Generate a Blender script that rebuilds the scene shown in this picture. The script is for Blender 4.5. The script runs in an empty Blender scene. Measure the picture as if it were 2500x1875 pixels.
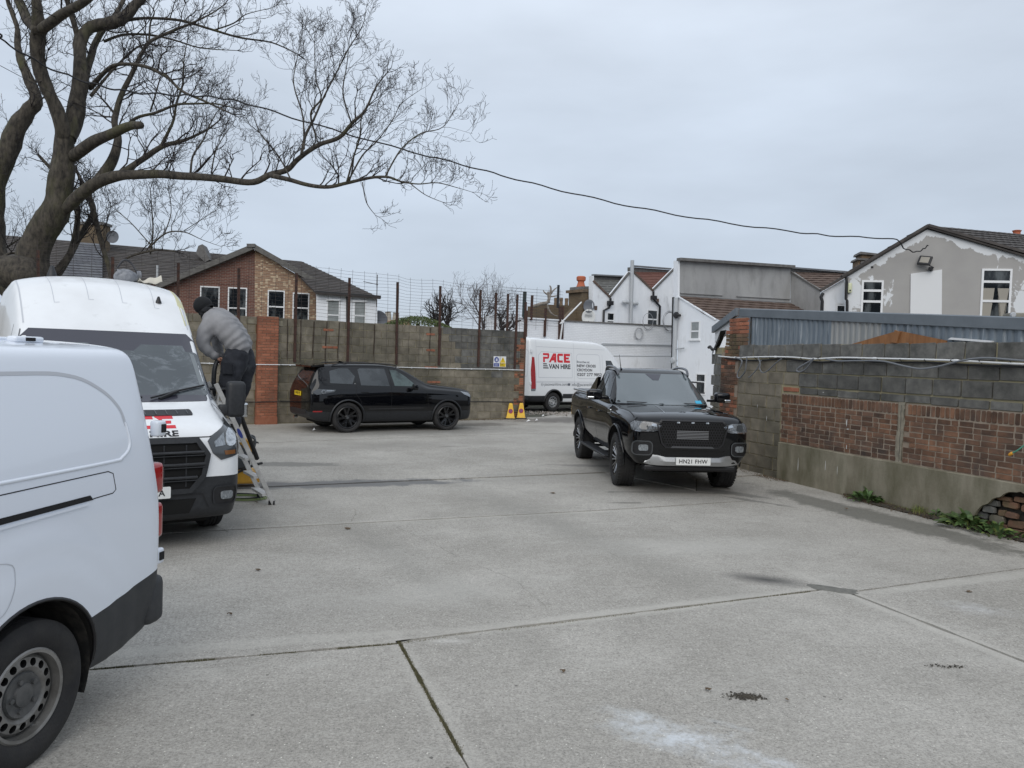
import bpy, bmesh, math, random
from math import sin, cos, pi, radians, sqrt, atan2
from mathutils import Vector, Matrix, noise
from mathutils.bvhtree import BVHTree
S = bpy.context.scene
COL = S.collection
random.seed(7)

# ------------------------------------------------------------------ camera
FPX, CAMH = 1878.0, 1.95
PITCH, ROLL = radians(1.9), radians(1.8)
cd = bpy.data.cameras.new('camera'); cam = bpy.data.objects.new('camera', cd); COL.objects.link(cam)
cd.sensor_fit = 'HORIZONTAL'; cd.sensor_width = 36.0; cd.lens = 36.0*FPX/2500.0
cd.clip_start = 0.05; cd.clip_end = 3000
CM = Matrix.Rotation(pi/2-PITCH, 3, 'X') @ Matrix.Rotation(ROLL, 3, 'Z')
cam.matrix_world = Matrix.Translation((0, 0, CAMH)) @ CM.to_4x4()
S.camera = cam
S.render.resolution_x, S.render.resolution_y = 1024, 768

# ------------------------------------------------------------------ light: overcast daylight
SUN_EL, SUN_AZ = radians(38), radians(188)
w = bpy.data.worlds.new('World'); S.world = w; w.use_nodes = True
nt = w.node_tree; N = nt.nodes; L = nt.links
for n in list(N): N.remove(n)
out = N.new('ShaderNodeOutputWorld'); bg = N.new('ShaderNodeBackground'); bg.inputs['Strength'].default_value = 0.1
L.new(bg.outputs[0], out.inputs[0])
sky = N.new('ShaderNodeTexSky'); sky.sky_type = 'NISHITA'; sky.sun_disc = False
sky.sun_elevation = SUN_EL; sky.sun_rotation = SUN_AZ
tc = N.new('ShaderNodeTexCoord'); sep = N.new('ShaderNodeSeparateXYZ'); L.new(tc.outputs['Generated'], sep.inputs[0])
rmp = N.new('ShaderNodeValToRGB'); L.new(sep.outputs['Z'], rmp.inputs[0])
e = rmp.color_ramp.elements
e[0].position = 0.0; e[0].color = (0.550, 0.622, 0.722, 1); e[1].position = 0.75; e[1].color = (0.79, 0.865, 0.965, 1)
for p_, c_ in ((0.12, (0.568, 0.645, 0.752, 1)), (0.30, (0.655, 0.738, 0.852, 1)), (0.46, (0.735, 0.812, 0.920, 1))):
    q = e.new(p_); q.color = c_
mpn = N.new('ShaderNodeMapping'); mpn.inputs['Scale'].default_value = (1.0, 1.0, 3.2); L.new(tc.outputs['Generated'], mpn.inputs[0])
nz = N.new('ShaderNodeTexNoise'); nz.inputs['Scale'].default_value = 2.1; nz.inputs['Detail'].default_value = 5; nz.inputs['Roughness'].default_value = .5
L.new(mpn.outputs[0], nz.inputs['Vector'])
nr = N.new('ShaderNodeMapRange'); nr.inputs['From Min'].default_value = .3; nr.inputs['From Max'].default_value = .7
nr.inputs['To Min'].default_value = 8.7; nr.inputs['To Max'].default_value = 11.4
L.new(nz.outputs['Fac'], nr.inputs['Value'])
vm = N.new('ShaderNodeVectorMath'); vm.operation = 'SCALE'; L.new(rmp.outputs[0], vm.inputs[0]); L.new(nr.outputs[0], vm.inputs['Scale'])
mx = N.new('ShaderNodeMix'); mx.data_type = 'RGBA'; mx.inputs['Factor'].default_value = .93
L.new(sky.outputs[0], mx.inputs['A']); L.new(vm.outputs[0], mx.inputs['B']); L.new(mx.outputs['Result'], bg.inputs['Color'])
sd = bpy.data.lights.new('sun', 'SUN'); sd.energy = 1.5; sd.angle = radians(55); sd.color = (1, .95, .88)
sun = bpy.data.objects.new('sun', sd); COL.objects.link(sun)
sun.rotation_euler = (pi/2-SUN_EL, 0, pi-SUN_AZ)
S.view_settings.view_transform = 'Standard'; S.view_settings.look = 'None'
S.view_settings.exposure = 0.0; S.view_settings.gamma = 1; S.view_settings.use_curve_mapping = False
S.cycles.max_bounces = 6

# ------------------------------------------------------------------ measuring helpers (photo survey -> real positions in metres)
def ray(u, v): return CM @ Vector(((u-1250)/FPX, -(v-937.5)/FPX, -1.0))
def G(u, v, z=0.0):
    d = ray(u, v); t = (z-CAMH)/d.z; return Vector((d.x*t, d.y*t, z))
def AT(u, v, Y):
    d = ray(u, v); t = Y/d.y; return Vector((d.x*t, Y, CAMH+d.z*t))
class Plane:
    """vertical plane: origin o (x,y), unit direction d along it; local coordinates (s,z)"""
    def __init__(s, o, d):
        s.o = Vector((o[0], o[1], 0)); s.d = Vector((d[0], d[1], 0)).normalized(); s.n = Vector((s.d.y, -s.d.x, 0))  # n faces the yard side
        s.ang = atan2(s.d.y, s.d.x)
    def sz(s, u, v):
        r = ray(u, v); c = Vector((0, 0, CAMH)); t = ((s.o-c).dot(s.n))/r.dot(s.n); p = c+r*t
        return (p-s.o).dot(s.d), p.z
    def P(s, a, z, off=0.0): q = s.o+s.d*a+s.n*off; return Vector((q.x, q.y, z))
    def M(s): return Matrix(((s.d.x, -s.n.x, 0, s.o.x), (s.d.y, -s.n.y, 0, s.o.y), (0, 0, 1, 0), (0, 0, 0, 1)))  # local x along, y away from yard

# ------------------------------------------------------------------ materials
MATS = {}
def newmat(name):
    m = bpy.data.materials.new(name); m.use_nodes = True; t = m.node_tree
    b = t.nodes['Principled BSDF']; MATS[name] = m; return m, t.nodes, t.links, b
def mixc(N, L, fac, a, b, mode='MIX'):
    x = N.new('ShaderNodeMix'); x.data_type = 'RGBA'; x.blend_type = mode
    for sck, v in (('Factor', fac), ('A', a), ('B', b)):
        if hasattr(v, 'links') or hasattr(v, 'is_linked'): L.new(v, x.inputs[sck])
        elif sck == 'Factor': x.inputs[sck].default_value = v
        else: x.inputs[sck].default_value = (*v, 1) if len(v) == 3 else v
    return x.outputs['Result']
def nnoise(N, L, vec, scale, detail=3, rough=.55, dist=0.0, stretch=None):
    if stretch:
        mp = N.new('ShaderNodeMapping'); mp.inputs['Scale'].default_value = stretch; L.new(vec, mp.inputs[0]); vec = mp.outputs[0]
    n = N.new('ShaderNodeTexNoise'); n.inputs['Scale'].default_value = scale; n.inputs['Detail'].default_value = detail
    n.inputs['Roughness'].default_value = rough; n.inputs['Distortion'].default_value = dist
    L.new(vec, n.inputs['Vector']); return n.outputs['Fac']
def nramp(N, L, v, lo, hi, a=0.0, b=1.0):
    n = N.new('ShaderNodeMapRange'); n.inputs['From Min'].default_value = lo; n.inputs['From Max'].default_value = hi
    n.inputs['To Min'].default_value = a; n.inputs['To Max'].default_value = b; L.new(v, n.inputs['Value']); return n.outputs[0]
def nmath(N, L, op, a, b=None):
    n = N.new('ShaderNodeMath'); n.operation = op; n.use_clamp = False
    for i, v in enumerate((a, b)):
        if v is None: continue
        if isinstance(v, (int, float)): n.inputs[i].default_value = v
        else: L.new(v, n.inputs[i])
    return n.outputs[0]
def nbump(N, L, b, h, strength=.3, dist=.01):
    n = N.new('ShaderNodeBump'); n.inputs['Strength'].default_value = strength; n.inputs['Distance'].default_value = dist
    L.new(h, n.inputs['Height']); L.new(n.outputs[0], b.inputs['Normal'])
def coords(N, kind='Object'):
    t = N.new('ShaderNodeTexCoord'); return t.outputs[kind]
def wpos(N): return N.new('ShaderNodeNewGeometry').outputs['Position']

def M(name, c, rough=.6, c2=None, scale=4, metal=0, bump=0, bscale=60, coat=0, spec=.5, ior=None, lo=.35, hi=.65, stretch=None, dirt=None, dscale=1.3, dlo=.5, dhi=.75, world=False, piece=0, rvar=0, flake=0):
    m, N, L, b = newmat(name)
    b.inputs['Roughness'].default_value = rough; b.inputs['Metallic'].default_value = metal
    b.inputs['Specular IOR Level'].default_value = spec
    if ior: b.inputs['IOR'].default_value = ior
    if coat: b.inputs['Coat Weight'].default_value = coat; b.inputs['Coat Roughness'].default_value = .04
    vec = wpos(N) if world else coords(N)
    col = None
    if c2:
        col = mixc(N, L, nramp(N, L, nnoise(N, L, vec, scale, 5, .6, stretch=stretch), lo, hi), c, c2)
    if dirt:
        col = mixc(N, L, nramp(N, L, nnoise(N, L, vec, dscale, 6, .65, stretch=stretch), dlo, dhi), col if col else c, dirt)
    if piece:
        oi = N.new('ShaderNodeObjectInfo'); f = nramp(N, L, oi.outputs['Random'], 0, 1, 1-piece, 1+piece)
        v = N.new('ShaderNodeVectorMath'); v.operation = 'SCALE'
        if col: L.new(col, v.inputs[0])
        else: v.inputs[0].default_value = c
        L.new(f, v.inputs['Scale']); col = v.outputs[0]
    if col: L.new(col, b.inputs['Base Color'])
    else: b.inputs['Base Color'].default_value = (*c, 1)
    if rvar: L.new(nramp(N, L, nnoise(N, L, vec, 6, 4), .3, .7, max(.02, rough-rvar), rough+rvar), b.inputs['Roughness'])
    if bump: nbump(N, L, b, nnoise(N, L, vec, bscale, 4, .6), bump, .01)
    return m

# ------------------------------------------------------------------ object helpers
def put(o, parent=None):
    COL.objects.link(o)
    if parent is not None: o.parent = parent
    return o
def tag(o, label=None, cat=None, group=None, kind=None):
    if label: o['label'] = label
    if cat: o['category'] = cat
    if group: o['group'] = group
    if kind: o['kind'] = kind
    return o
def thing(name, label, cat, loc=(0, 0, 0), rz=0, group=None):
    o = bpy.data.objects.new(name, None); o.empty_display_size = .2; COL.objects.link(o); o.location = loc; o.rotation_euler = (0, 0, rz)
    return tag(o, label, cat, group)
def at_matrix(o, m): o.matrix_world = m; return o
def OBJ(name, bm, mat, parent=None, smooth=0, kind=None, label=None, loc=None, rz=0, mats=None):
    me = bpy.data.meshes.new(name)
    if isinstance(bm, tuple): me.from_pydata(bm[0], [], bm[1])
    else: bm.to_mesh(me); bm.free()
    for x in (mats or [mat]): me.materials.append(MATS[x] if isinstance(x, str) else x)
    if smooth:
        me.shade_smooth()
        if smooth < 180: me.set_sharp_from_angle(angle=radians(smooth))
    o = bpy.data.objects.new(name, me); put(o, parent)
    if loc is not None: o.location = loc
    if rz: o.rotation_euler = (0, 0, rz)
    if kind: o['kind'] = kind
    if label: o['label'] = label
    return o
def B(): return bmesh.new()
def box(bm, a, b, mtx=None, mi=0):
    x0, y0, z0 = a; x1, y1, z1 = b
    vs = [bm.verts.new(p) for p in ((x0,y0,z0),(x1,y0,z0),(x1,y1,z0),(x0,y1,z0),(x0,y0,z1),(x1,y0,z1),(x1,y1,z1),(x0,y1,z1))]
    if mtx is not None:
        for v in vs: v.co = mtx @ v.co
    for f in ((3,2,1,0),(4,5,6,7),(0,1,5,4),(1,2,6,5),(2,3,7,6),(3,0,4,7)):
        q = bm.faces.new([vs[i] for i in f]); q.material_index = mi
    return vs
def bbox(bm, a, b, r=.01, seg=2, mtx=None):
    """bevelled box"""
    t = B(); box(t, a, b); bmesh.ops.bevel(t, geom=list(t.edges), offset=r, segments=seg, affect='EDGES', profile=.5)
    merge(bm, t, mtx)
def merge(bm, t, mtx=None):
    mp = {}
    for v in t.verts: mp[v] = bm.verts.new(mtx @ v.co if mtx is not None else v.co)
    for f in t.faces:
        q = bm.faces.new([mp[v] for v in f.verts]); q.material_index = f.material_index; q.smooth = f.smooth
    t.free()
def frame_at(d):
    d = d.normalized(); a = Vector((0, 0, 1)) if abs(d.z) < .9 else Vector((1, 0, 0))
    x = d.cross(a).normalized(); y = x.cross(d); return x, y
def tube(bm, pts, rad, n=8, caps=True):
    pts = [Vector(p) for p in pts]; rings = []
    if isinstance(rad, (int, float)): rad = [rad]*len(pts)
    x = None
    for i, p in enumerate(pts):
        d = (pts[min(i+1, len(pts)-1)]-pts[max(i-1, 0)])
        if d.length < 1e-9: d = Vector((0, 0, 1))
        d.normalize()
        if x is None: x, y = frame_at(d)
        else:
            x = (x-d*x.dot(d)); x = x.normalized() if x.length > 1e-6 else frame_at(d)[0]; y = x.cross(d)
        rings.append([bm.verts.new(p+(x*cos(2*pi*k/n)+y*sin(2*pi*k/n))*rad[i]) for k in range(n)])
    for a, b in zip(rings, rings[1:]):
        for k in range(n): bm.faces.new((a[k], b[k], b[(k+1) % n], a[(k+1) % n]))
    if caps:
        try: bm.faces.new(rings[0]); bm.faces.new(rings[-1][::-1])
        except ValueError: pass
def lathe(bm, prof, n=32, axis='Y', center=(0, 0, 0), closed=False):
    """prof: list of (r, h); axis Y: spins around the y axis"""
    c = Vector(center); rings = []
    for r, h in prof:
        ring = []
        for k in range(n):
            a = 2*pi*k/n
            p = Vector((r*cos(a), h, r*sin(a))) if axis == 'Y' else Vector((r*cos(a), r*sin(a), h))
            ring.append(bm.verts.new(c+p))
        rings.append(ring)
    prs = list(zip(rings, rings[1:]))
    if closed: prs.append((rings[-1], rings[0]))
    for a, b in prs:
        for k in range(n): bm.faces.new((a[k], a[(k+1) % n], b[(k+1) % n], b[k]))
    bmesh.ops.remove_doubles(bm, verts=bm.verts, dist=1e-5)
def prism(bm, poly, y0, y1, mtx=None):
    """poly in (x,z), extruded y0..y1"""
    a = [bm.verts.new((p[0], y0, p[1])) for p in poly]; b = [bm.verts.new((p[0], y1, p[1])) for p in poly]
    if mtx is not None:
        for v in a+b: v.co = mtx @ v.co
    n = len(poly); fs = []
    for f in (a, b[::-1]): fs.append(bm.faces.new(f))
    for i in range(n): bm.faces.new((a[i], b[i], b[(i+1) % n], a[(i+1) % n]))
    bmesh.ops.triangulate(bm, faces=[f for f in fs if len(f.verts) > 4])
    bmesh.ops.recalc_face_normals(bm, faces=bm.faces)
def rrect(x0, z0, x1, z1, r, n=4):
    P = []
    for cx, cz, a0 in ((x1-r, z1-r, 0), (x0+r, z1-r, 90), (x0+r, z0+r, 180), (x1-r, z0+r, 270)):
        for k in range(n+1):
            a = radians(a0+90*k/n); P.append((cx+r*cos(a), cz+r*sin(a)))
    return P
def smooth_pts(P, n=6, closed=False):
    """catmull-rom through P"""
    P = [Vector(p) for p in P]; R = []; m = len(P)
    rng = range(m if closed else m-1)
    for i in rng:
        p0 = P[(i-1) % m] if closed else P[max(i-1, 0)]; p1 = P[i]; p2 = P[(i+1) % m] if closed else P[i+1]
        p3 = P[(i+2) % m] if closed else P[min(i+2, m-1)]
        for k in range(n):
            t = k/n; R.append(.5*((2*p1)+(p2-p0)*t+(2*p0-5*p1+4*p2-p3)*t*t+(3*p1-p0-3*p2+p3)*t**3))
    if not closed: R.append(P[-1])
    return R
_tc = {}
def text_bm(txt, size, bold=0, width=None, shear=0, font=None, spacing=1.0):
    """text as flat mesh in (x,y), lower left at 0,0"""
    c = bpy.data.curves.new('t', 'FONT'); c.body = txt; c.size = size; c.offset = bold; c.shear = shear; c.space_character = spacing
    c.resolution_u = 3
    o = bpy.data.objects.new('t', c); COL.objects.link(o); dg = bpy.context.evaluated_depsgraph_get()
    me = bpy.data.meshes.new_from_object(o.evaluated_get(dg)); bm = B(); bm.from_mesh(me)
    bpy.data.objects.remove(o); bpy.data.curves.remove(c); bpy.data.meshes.remove(me)
    if bm.verts:
        xs = [v.co.x for v in bm.verts]; ys = [v.co.y for v in bm.verts]; x0, x1, y0 = min(xs), max(xs), min(ys)
        k = (width/(x1-x0)) if width else 1
        for v in bm.verts: v.co.x = (v.co.x-x0)*k; v.co.y = v.co.y-y0*0
    bmesh.ops.triangulate(bm, faces=bm.faces)
    return bm
def text_obj(txt, size, m, parent, mtx, name='lettering', thick=.002, **k):
    bm = text_bm(txt, size, **k)
    r = bmesh.ops.extrude_face_region(bm, geom=list(bm.faces))
    for v in r['geom']:
        if isinstance(v, bmesh.types.BMVert): v.co.z += thick
    bmesh.ops.recalc_face_normals(bm, faces=bm.faces)
    for v in bm.verts: v.co = mtx @ v.co
    return OBJ(name, bm, m, parent)
# ------------------------------------------------------------------ material table
def concrete(name):
    m, N, L, b = newmat(name); P = wpos(N)
    big = nnoise(N, L, P, .55, 5, .6); mid = nnoise(N, L, P, 2.6, 9, .78); fine = nnoise(N, L, P, 62, 5, .8); grit = nnoise(N, L, P, 190, 2, .6)
    c = mixc(N, L, nramp(N, L, big, .35, .68), (.318, .301, .270), (.424, .403, .366))
    c = mixc(N, L, nramp(N, L, mid, .45, .72, 0, .45), c, (.235, .222, .195))
    sp = nmath(N, L, 'ADD', nramp(N, L, fine, .32, .68, -.42, .42), nramp(N, L, grit, .3, .7, -.14, .14))
    one = nmath(N, L, 'ADD', nmath(N, L, 'ADD', sp, nramp(N, L, nnoise(N, L, P, 19, 6, .8), .36, .64, -.16, .16)), 1.0)
    v = N.new('ShaderNodeVectorMath'); v.operation = 'SCALE'; L.new(c, v.inputs[0]); L.new(one, v.inputs['Scale']); c = v.outputs[0]
    # brushed grooves along the casting direction
    mp = N.new('ShaderNodeMapping'); mp.inputs['Rotation'].default_value = (0, 0, radians(-18.3)); L.new(P, mp.inputs[0])
    wv = N.new('ShaderNodeTexWave'); wv.bands_direction = 'X'; wv.inputs['Scale'].default_value = 7.5; wv.inputs['Distortion'].default_value = 5.5
    wv.inputs['Detail'].default_value = 3; wv.inputs['Detail Scale'].default_value = 1.2; L.new(mp.outputs[0], wv.inputs['Vector'])
    gate = nramp(N, L, nnoise(N, L, P, .45, 3), .47, .62); g = nmath(N, L, 'MULTIPLY', nramp(N, L, wv.outputs['Fac'], .6, 1.0), gate)
    c = mixc(N, L, nmath(N, L, 'MULTIPLY', g, .2), c, (.2, .19, .17))
    # pale scuffs
    st = nnoise(N, L, mp.outputs[0], 2.0, 6, .7, stretch=(.55, 1.6, 1)); c = mixc(N, L, nramp(N, L, st, .56, .76, 0, .45), c, (.50, .485, .445))
    # aggregate flecks
    vo = N.new('ShaderNodeTexVoronoi'); vo.inputs['Scale'].default_value = 42; vo.inputs['Randomness'].default_value = 1; L.new(P, vo.inputs['Vector'])
    hx = N.new('ShaderNodeSeparateXYZ'); L.new(vo.outputs['Color'], hx.inputs[0])
    near = nmath(N, L, 'LESS_THAN', vo.outputs['Distance'], .17)
    wh = nmath(N, L, 'MULTIPLY', near, nmath(N, L, 'GREATER_THAN', hx.outputs['X'], .82)); c = mixc(N, L, wh, c, (.72, .70, .63))
    dk = nmath(N, L, 'MULTIPLY', near, nmath(N, L, 'LESS_THAN', hx.outputs['Y'], .32)); c = mixc(N, L, nmath(N, L, 'MULTIPLY', dk, .7), c, (.10, .095, .085))
    vo2 = N.new('ShaderNodeTexVoronoi'); vo2.inputs['Scale'].default_value = 12; L.new(P, vo2.inputs['Vector'])
    hy = N.new('ShaderNodeSeparateXYZ'); L.new(vo2.outputs['Color'], hy.inputs[0])
    gm = nmath(N, L, 'MULTIPLY', nmath(N, L, 'LESS_THAN', vo2.outputs['Distance'], .12), nmath(N, L, 'GREATER_THAN', hy.outputs['X'], .975)); c = mixc(N, L, nmath(N, L, 'MULTIPLY', gm, .7), c, (.06, .055, .05))
    wob = nnoise(N, L, P, 2.4, 9, .78)
    dust = nramp(N, L, nnoise(N, L, P, 11, 10, .8), .40, .60, .08, 1)
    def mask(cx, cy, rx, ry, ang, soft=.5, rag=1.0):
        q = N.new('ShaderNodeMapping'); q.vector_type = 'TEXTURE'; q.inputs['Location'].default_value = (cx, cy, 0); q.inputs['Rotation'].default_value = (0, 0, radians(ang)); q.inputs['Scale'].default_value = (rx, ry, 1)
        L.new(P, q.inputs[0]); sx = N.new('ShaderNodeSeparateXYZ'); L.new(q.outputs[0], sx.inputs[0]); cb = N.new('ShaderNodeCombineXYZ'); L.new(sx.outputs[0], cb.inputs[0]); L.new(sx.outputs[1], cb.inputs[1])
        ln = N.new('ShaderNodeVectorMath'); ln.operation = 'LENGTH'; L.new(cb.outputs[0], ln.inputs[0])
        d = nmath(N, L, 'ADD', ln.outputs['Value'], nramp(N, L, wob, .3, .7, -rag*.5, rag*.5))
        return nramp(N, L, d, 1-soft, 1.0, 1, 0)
    for (cx, cy, rx, ry, an, so, ra, col, k) in STAINS_AND_SHADE:
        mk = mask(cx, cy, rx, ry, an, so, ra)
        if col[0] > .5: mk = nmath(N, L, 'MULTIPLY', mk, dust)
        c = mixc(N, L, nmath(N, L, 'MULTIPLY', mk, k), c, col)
    L.new(c, b.inputs['Base Color'])
    wet = mask(-2.6, 11.35, 2.3, .34, 20, .3, .9)
    L.new(nramp(N, L, wet, 0, 1, .82, .5), b.inputs['Roughness']); b.inputs['Specular IOR Level'].default_value = .35
    h = nmath(N, L, 'ADD', nmath(N, L, 'MULTIPLY', fine, .7), nmath(N, L, 'ADD', nmath(N, L, 'MULTIPLY', grit, .4), nmath(N, L, 'MULTIPLY', g, -.2)))
    nbump(N, L, b, h, .55, .004); return m
DK = (.085, .082, .076)
ED = (.50, .48, .435)
STAINS_AND_SHADE = [(1.05, 5.98, 2.4, .13, 23.6, .5, .25, ED, .5), (-2.2, 4.9, 2.6, .10, 17, .5, .3, ED, .35), (-.45, 4.45, 1.4, .09, -69, .5, .25, ED, .3), (3.3, 5.75, 2.1, .12, -70, .5, .25, ED, .5), (4.6, 7.25, 2.0, .12, 23, .5, .3, ED, .45), (-.5, 9.3, 3.6, .10, 21, .5, .4, ED, .3),  # ground marks, with painted shade under the parked vehicles among them
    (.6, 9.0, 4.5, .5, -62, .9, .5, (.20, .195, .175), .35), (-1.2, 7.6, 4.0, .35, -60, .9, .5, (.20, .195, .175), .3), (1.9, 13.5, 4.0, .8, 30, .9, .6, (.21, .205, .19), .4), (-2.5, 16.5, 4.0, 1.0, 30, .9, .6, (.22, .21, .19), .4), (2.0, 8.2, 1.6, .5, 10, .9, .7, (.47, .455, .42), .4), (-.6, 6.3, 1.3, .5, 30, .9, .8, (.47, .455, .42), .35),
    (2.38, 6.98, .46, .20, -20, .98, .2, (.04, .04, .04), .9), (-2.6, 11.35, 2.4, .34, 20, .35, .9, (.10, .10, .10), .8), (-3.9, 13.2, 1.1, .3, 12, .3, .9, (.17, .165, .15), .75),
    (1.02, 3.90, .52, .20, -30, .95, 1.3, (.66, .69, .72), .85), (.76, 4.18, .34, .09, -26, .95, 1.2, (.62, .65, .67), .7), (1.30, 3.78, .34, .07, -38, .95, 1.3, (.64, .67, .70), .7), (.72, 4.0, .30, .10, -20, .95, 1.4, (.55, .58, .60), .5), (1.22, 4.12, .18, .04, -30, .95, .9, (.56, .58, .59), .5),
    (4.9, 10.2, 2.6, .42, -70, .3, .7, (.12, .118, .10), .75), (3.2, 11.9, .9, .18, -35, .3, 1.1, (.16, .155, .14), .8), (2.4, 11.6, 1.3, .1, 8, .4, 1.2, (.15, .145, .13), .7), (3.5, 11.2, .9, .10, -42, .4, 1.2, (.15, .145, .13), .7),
    (1.5, 14.2, 1.0, .2, 5, .5, .8, (.16, .155, .15), .6), (-2.6, 20.0, 3.4, 1.5, 33, .6, .4, (.13, .128, .12), .55), (-.4, 5.2, .22, .08, 10, .9, .8, (.62, .60, .56), .7), (-3.9, 8.6, 1.9, 1.2, -40, .7, .4, (.15, .148, .14), .55),  # broad soft ellipses under SUV and front van: contact shade painted in
    (3.9, 6.3, .35, .22, -20, .9, .8, (.56, .56, .56), .6), (1.6, 10.6, .4, .05, 10, .6, .8, (.10, .095, .085), .7), (2.8, 12.0, 1.9, 1.3, 10, .8, .3, (.14, .137, .13), .5), (2.2, 25.2, 3.0, 1.4, 30, .5, .8, (.11, .10, .09), .8),  # soft ellipse under the pickup nose: contact shade painted in
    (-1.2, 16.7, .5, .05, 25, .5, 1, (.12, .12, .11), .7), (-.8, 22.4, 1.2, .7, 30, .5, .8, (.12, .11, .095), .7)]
concrete('concrete')
M('joint_dirt', (.055, .052, .040), .95, c2=(.09, .085, .065), scale=9, bump=.6, bscale=90, dirt=(.055, .075, .03), dscale=3, world=True)
M('earth', (.07, .062, .05), .95, c2=(.14, .13, .11), scale=1.2, bump=.5, bscale=30, world=True)
M('mortar', (.30, .26, .16), .95, c2=(.38, .34, .22), scale=2.5, bump=.5, bscale=60, world=True)
M('mortar_red', (.25, .20, .155), .95, c2=(.34, .28, .22), scale=6, bump=.4, bscale=90, world=True)
M('block_olive', (.170, .149, .114), .95, c2=(.258, .229, .178), scale=5, bump=.8, bscale=140, dirt=(.075, .072, .052), dscale=.8, dlo=.44, dhi=.70, piece=.17, world=True)
M('block_dark', (.095, .094, .088), .95, c2=(.17, .166, .152), scale=7, bump=.9, bscale=110, dirt=(.042, .044, .040), dscale=1.1, piece=.2, world=True)
M('block_grey', (.12, .12, .112), .95, c2=(.205, .20, .185), scale=9, bump=.9, bscale=120, dirt=(.05, .05, .045), dscale=1.5, piece=.14, world=True)
M('brick_brown', (.130, .068, .040), .9, c2=(.215, .110, .064), scale=8, bump=.8, bscale=70, dirt=(.062, .050, .044), dscale=1.7, dlo=.42, dhi=.70, piece=.38, world=True)
M('brick_red', (.285, .105, .058), .9, c2=(.36, .145, .085), scale=8, bump=.5, bscale=90, dirt=(.16, .075, .05), dscale=2.0, piece=.2, world=True)
M('brick_mossy', (.13, .095, .055), .95, c2=(.20, .11, .07), scale=6, bump=.6, bscale=90, dirt=(.07, .07, .035), dscale=2, piece=.3, world=True)
M('plinth_render', (.200, .178, .130), .92, c2=(.31, .285, .22), scale=3.0, bump=.5, bscale=30, dirt=(.105, .098, .058), dscale=1.6, dlo=.46, dhi=.70, stretch=(1, 1, .35), world=True)
M('repair_mortar', (.30, .27, .21), .95, c2=(.20, .18, .14), scale=9, bump=.8, bscale=50, world=True)
M('rust', (.040, .024, .020), .85, c2=(.085, .038, .026), scale=14, bump=.4)
M('wire', (.055, .045, .042), .8)
M('galv', (.125, .155, .185), .5, c2=(.20, .235, .27), scale=5, stretch=(1.8, 1, .16), metal=.1, dirt=(.46, .50, .53), dscale=8, dlo=.56, dhi=.70, bump=.15)
M('grey_trim', (.125, .145, .165), .45, c2=(.155, .178, .20), scale=3)
M('white_conduit', (.72, .73, .74), .5)
M('grey_cable', (.16, .17, .185), .5)
M('black_cable', (.012, .012, .014), .6)
M('timber', (.20, .085, .030), .7, c2=(.30, .14, .055), scale=3, stretch=(6, 1, 1))
M('white_board', (.70, .71, .72), .6)
M('leaf_green', (.045, .092, .028), .5, c2=(.095, .15, .045), scale=9, piece=.35)
M('leaf_yellow', (.19, .24, .06), .55, c2=(.12, .17, .05), scale=9, piece=.2)
M('grass_blade', (.13, .19, .04), .6, c2=(.22, .22, .07), scale=12)
M('dead_leaf', (.06, .04, .026), .9, c2=(.14, .10, .06), scale=22)

# ------------------------------------------------------------------ ground and slabs
ground = OBJ('ground', (([(-400, -60, -.04), (400, -60, -.04), (400, 700, -.04), (-400, 700, -.04)]), [(0, 1, 2, 3)]), 'earth', kind='structure')
ground['label'] = 'dark earth and dirt under and beyond the concrete yard'
def V2(p): return Vector((p[0], p[1]))
def isect(a, b, c, d):
    r = b-a; s = d-c; t = ((c-a).x*s.y-(c-a).y*s.x)/(r.x*s.y-r.y*s.x); return a+r*t
def gl(a, b): return (V2(G(*a)), V2(G(*b)))
J1L = gl((226, 1635), (972, 1571)); J1R = gl((985, 1565), (2007, 1440)); J1F = gl((2079, 1446), (2500, 1388))
J2 = gl((574, 1293), (1500, 1244)); J2R = gl((1500, 1244), (1939, 1220)); J3 = gl((640, 1190), (1477, 1154)); J3b = gl((639, 1160), (1469, 1132))
J4 = gl((619, 1093), (1395, 1091)); J5 = gl((614, 1082), (1220, 1060)); A_ = gl((979, 1576), (1141, 1870)); B_ = gl((2079, 1450), (2500, 1616)); C_ = gl((1823, 1223), (2500, 1345))
LF = (V2((-15, -4)), V2((-15, 40))); NR = (V2((-15, -3)), V2((15, -3))); RW_ = (V2((4.72, 13.6)), V2((6.03, 9.64)))
I = lambda p, q: isect(*p, *q)
FAR = (V2((-15, 22)), V2((15, 42)))
RT = (V2((8, 0)), V2((8, 10)))
far_edge = [V2((-9.6, 18.9)), V2((.8, 26.0)), V2((-1.0, 40)), V2((22, 40)), V2((22, 18)), V2((4.3, 15))]
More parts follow.
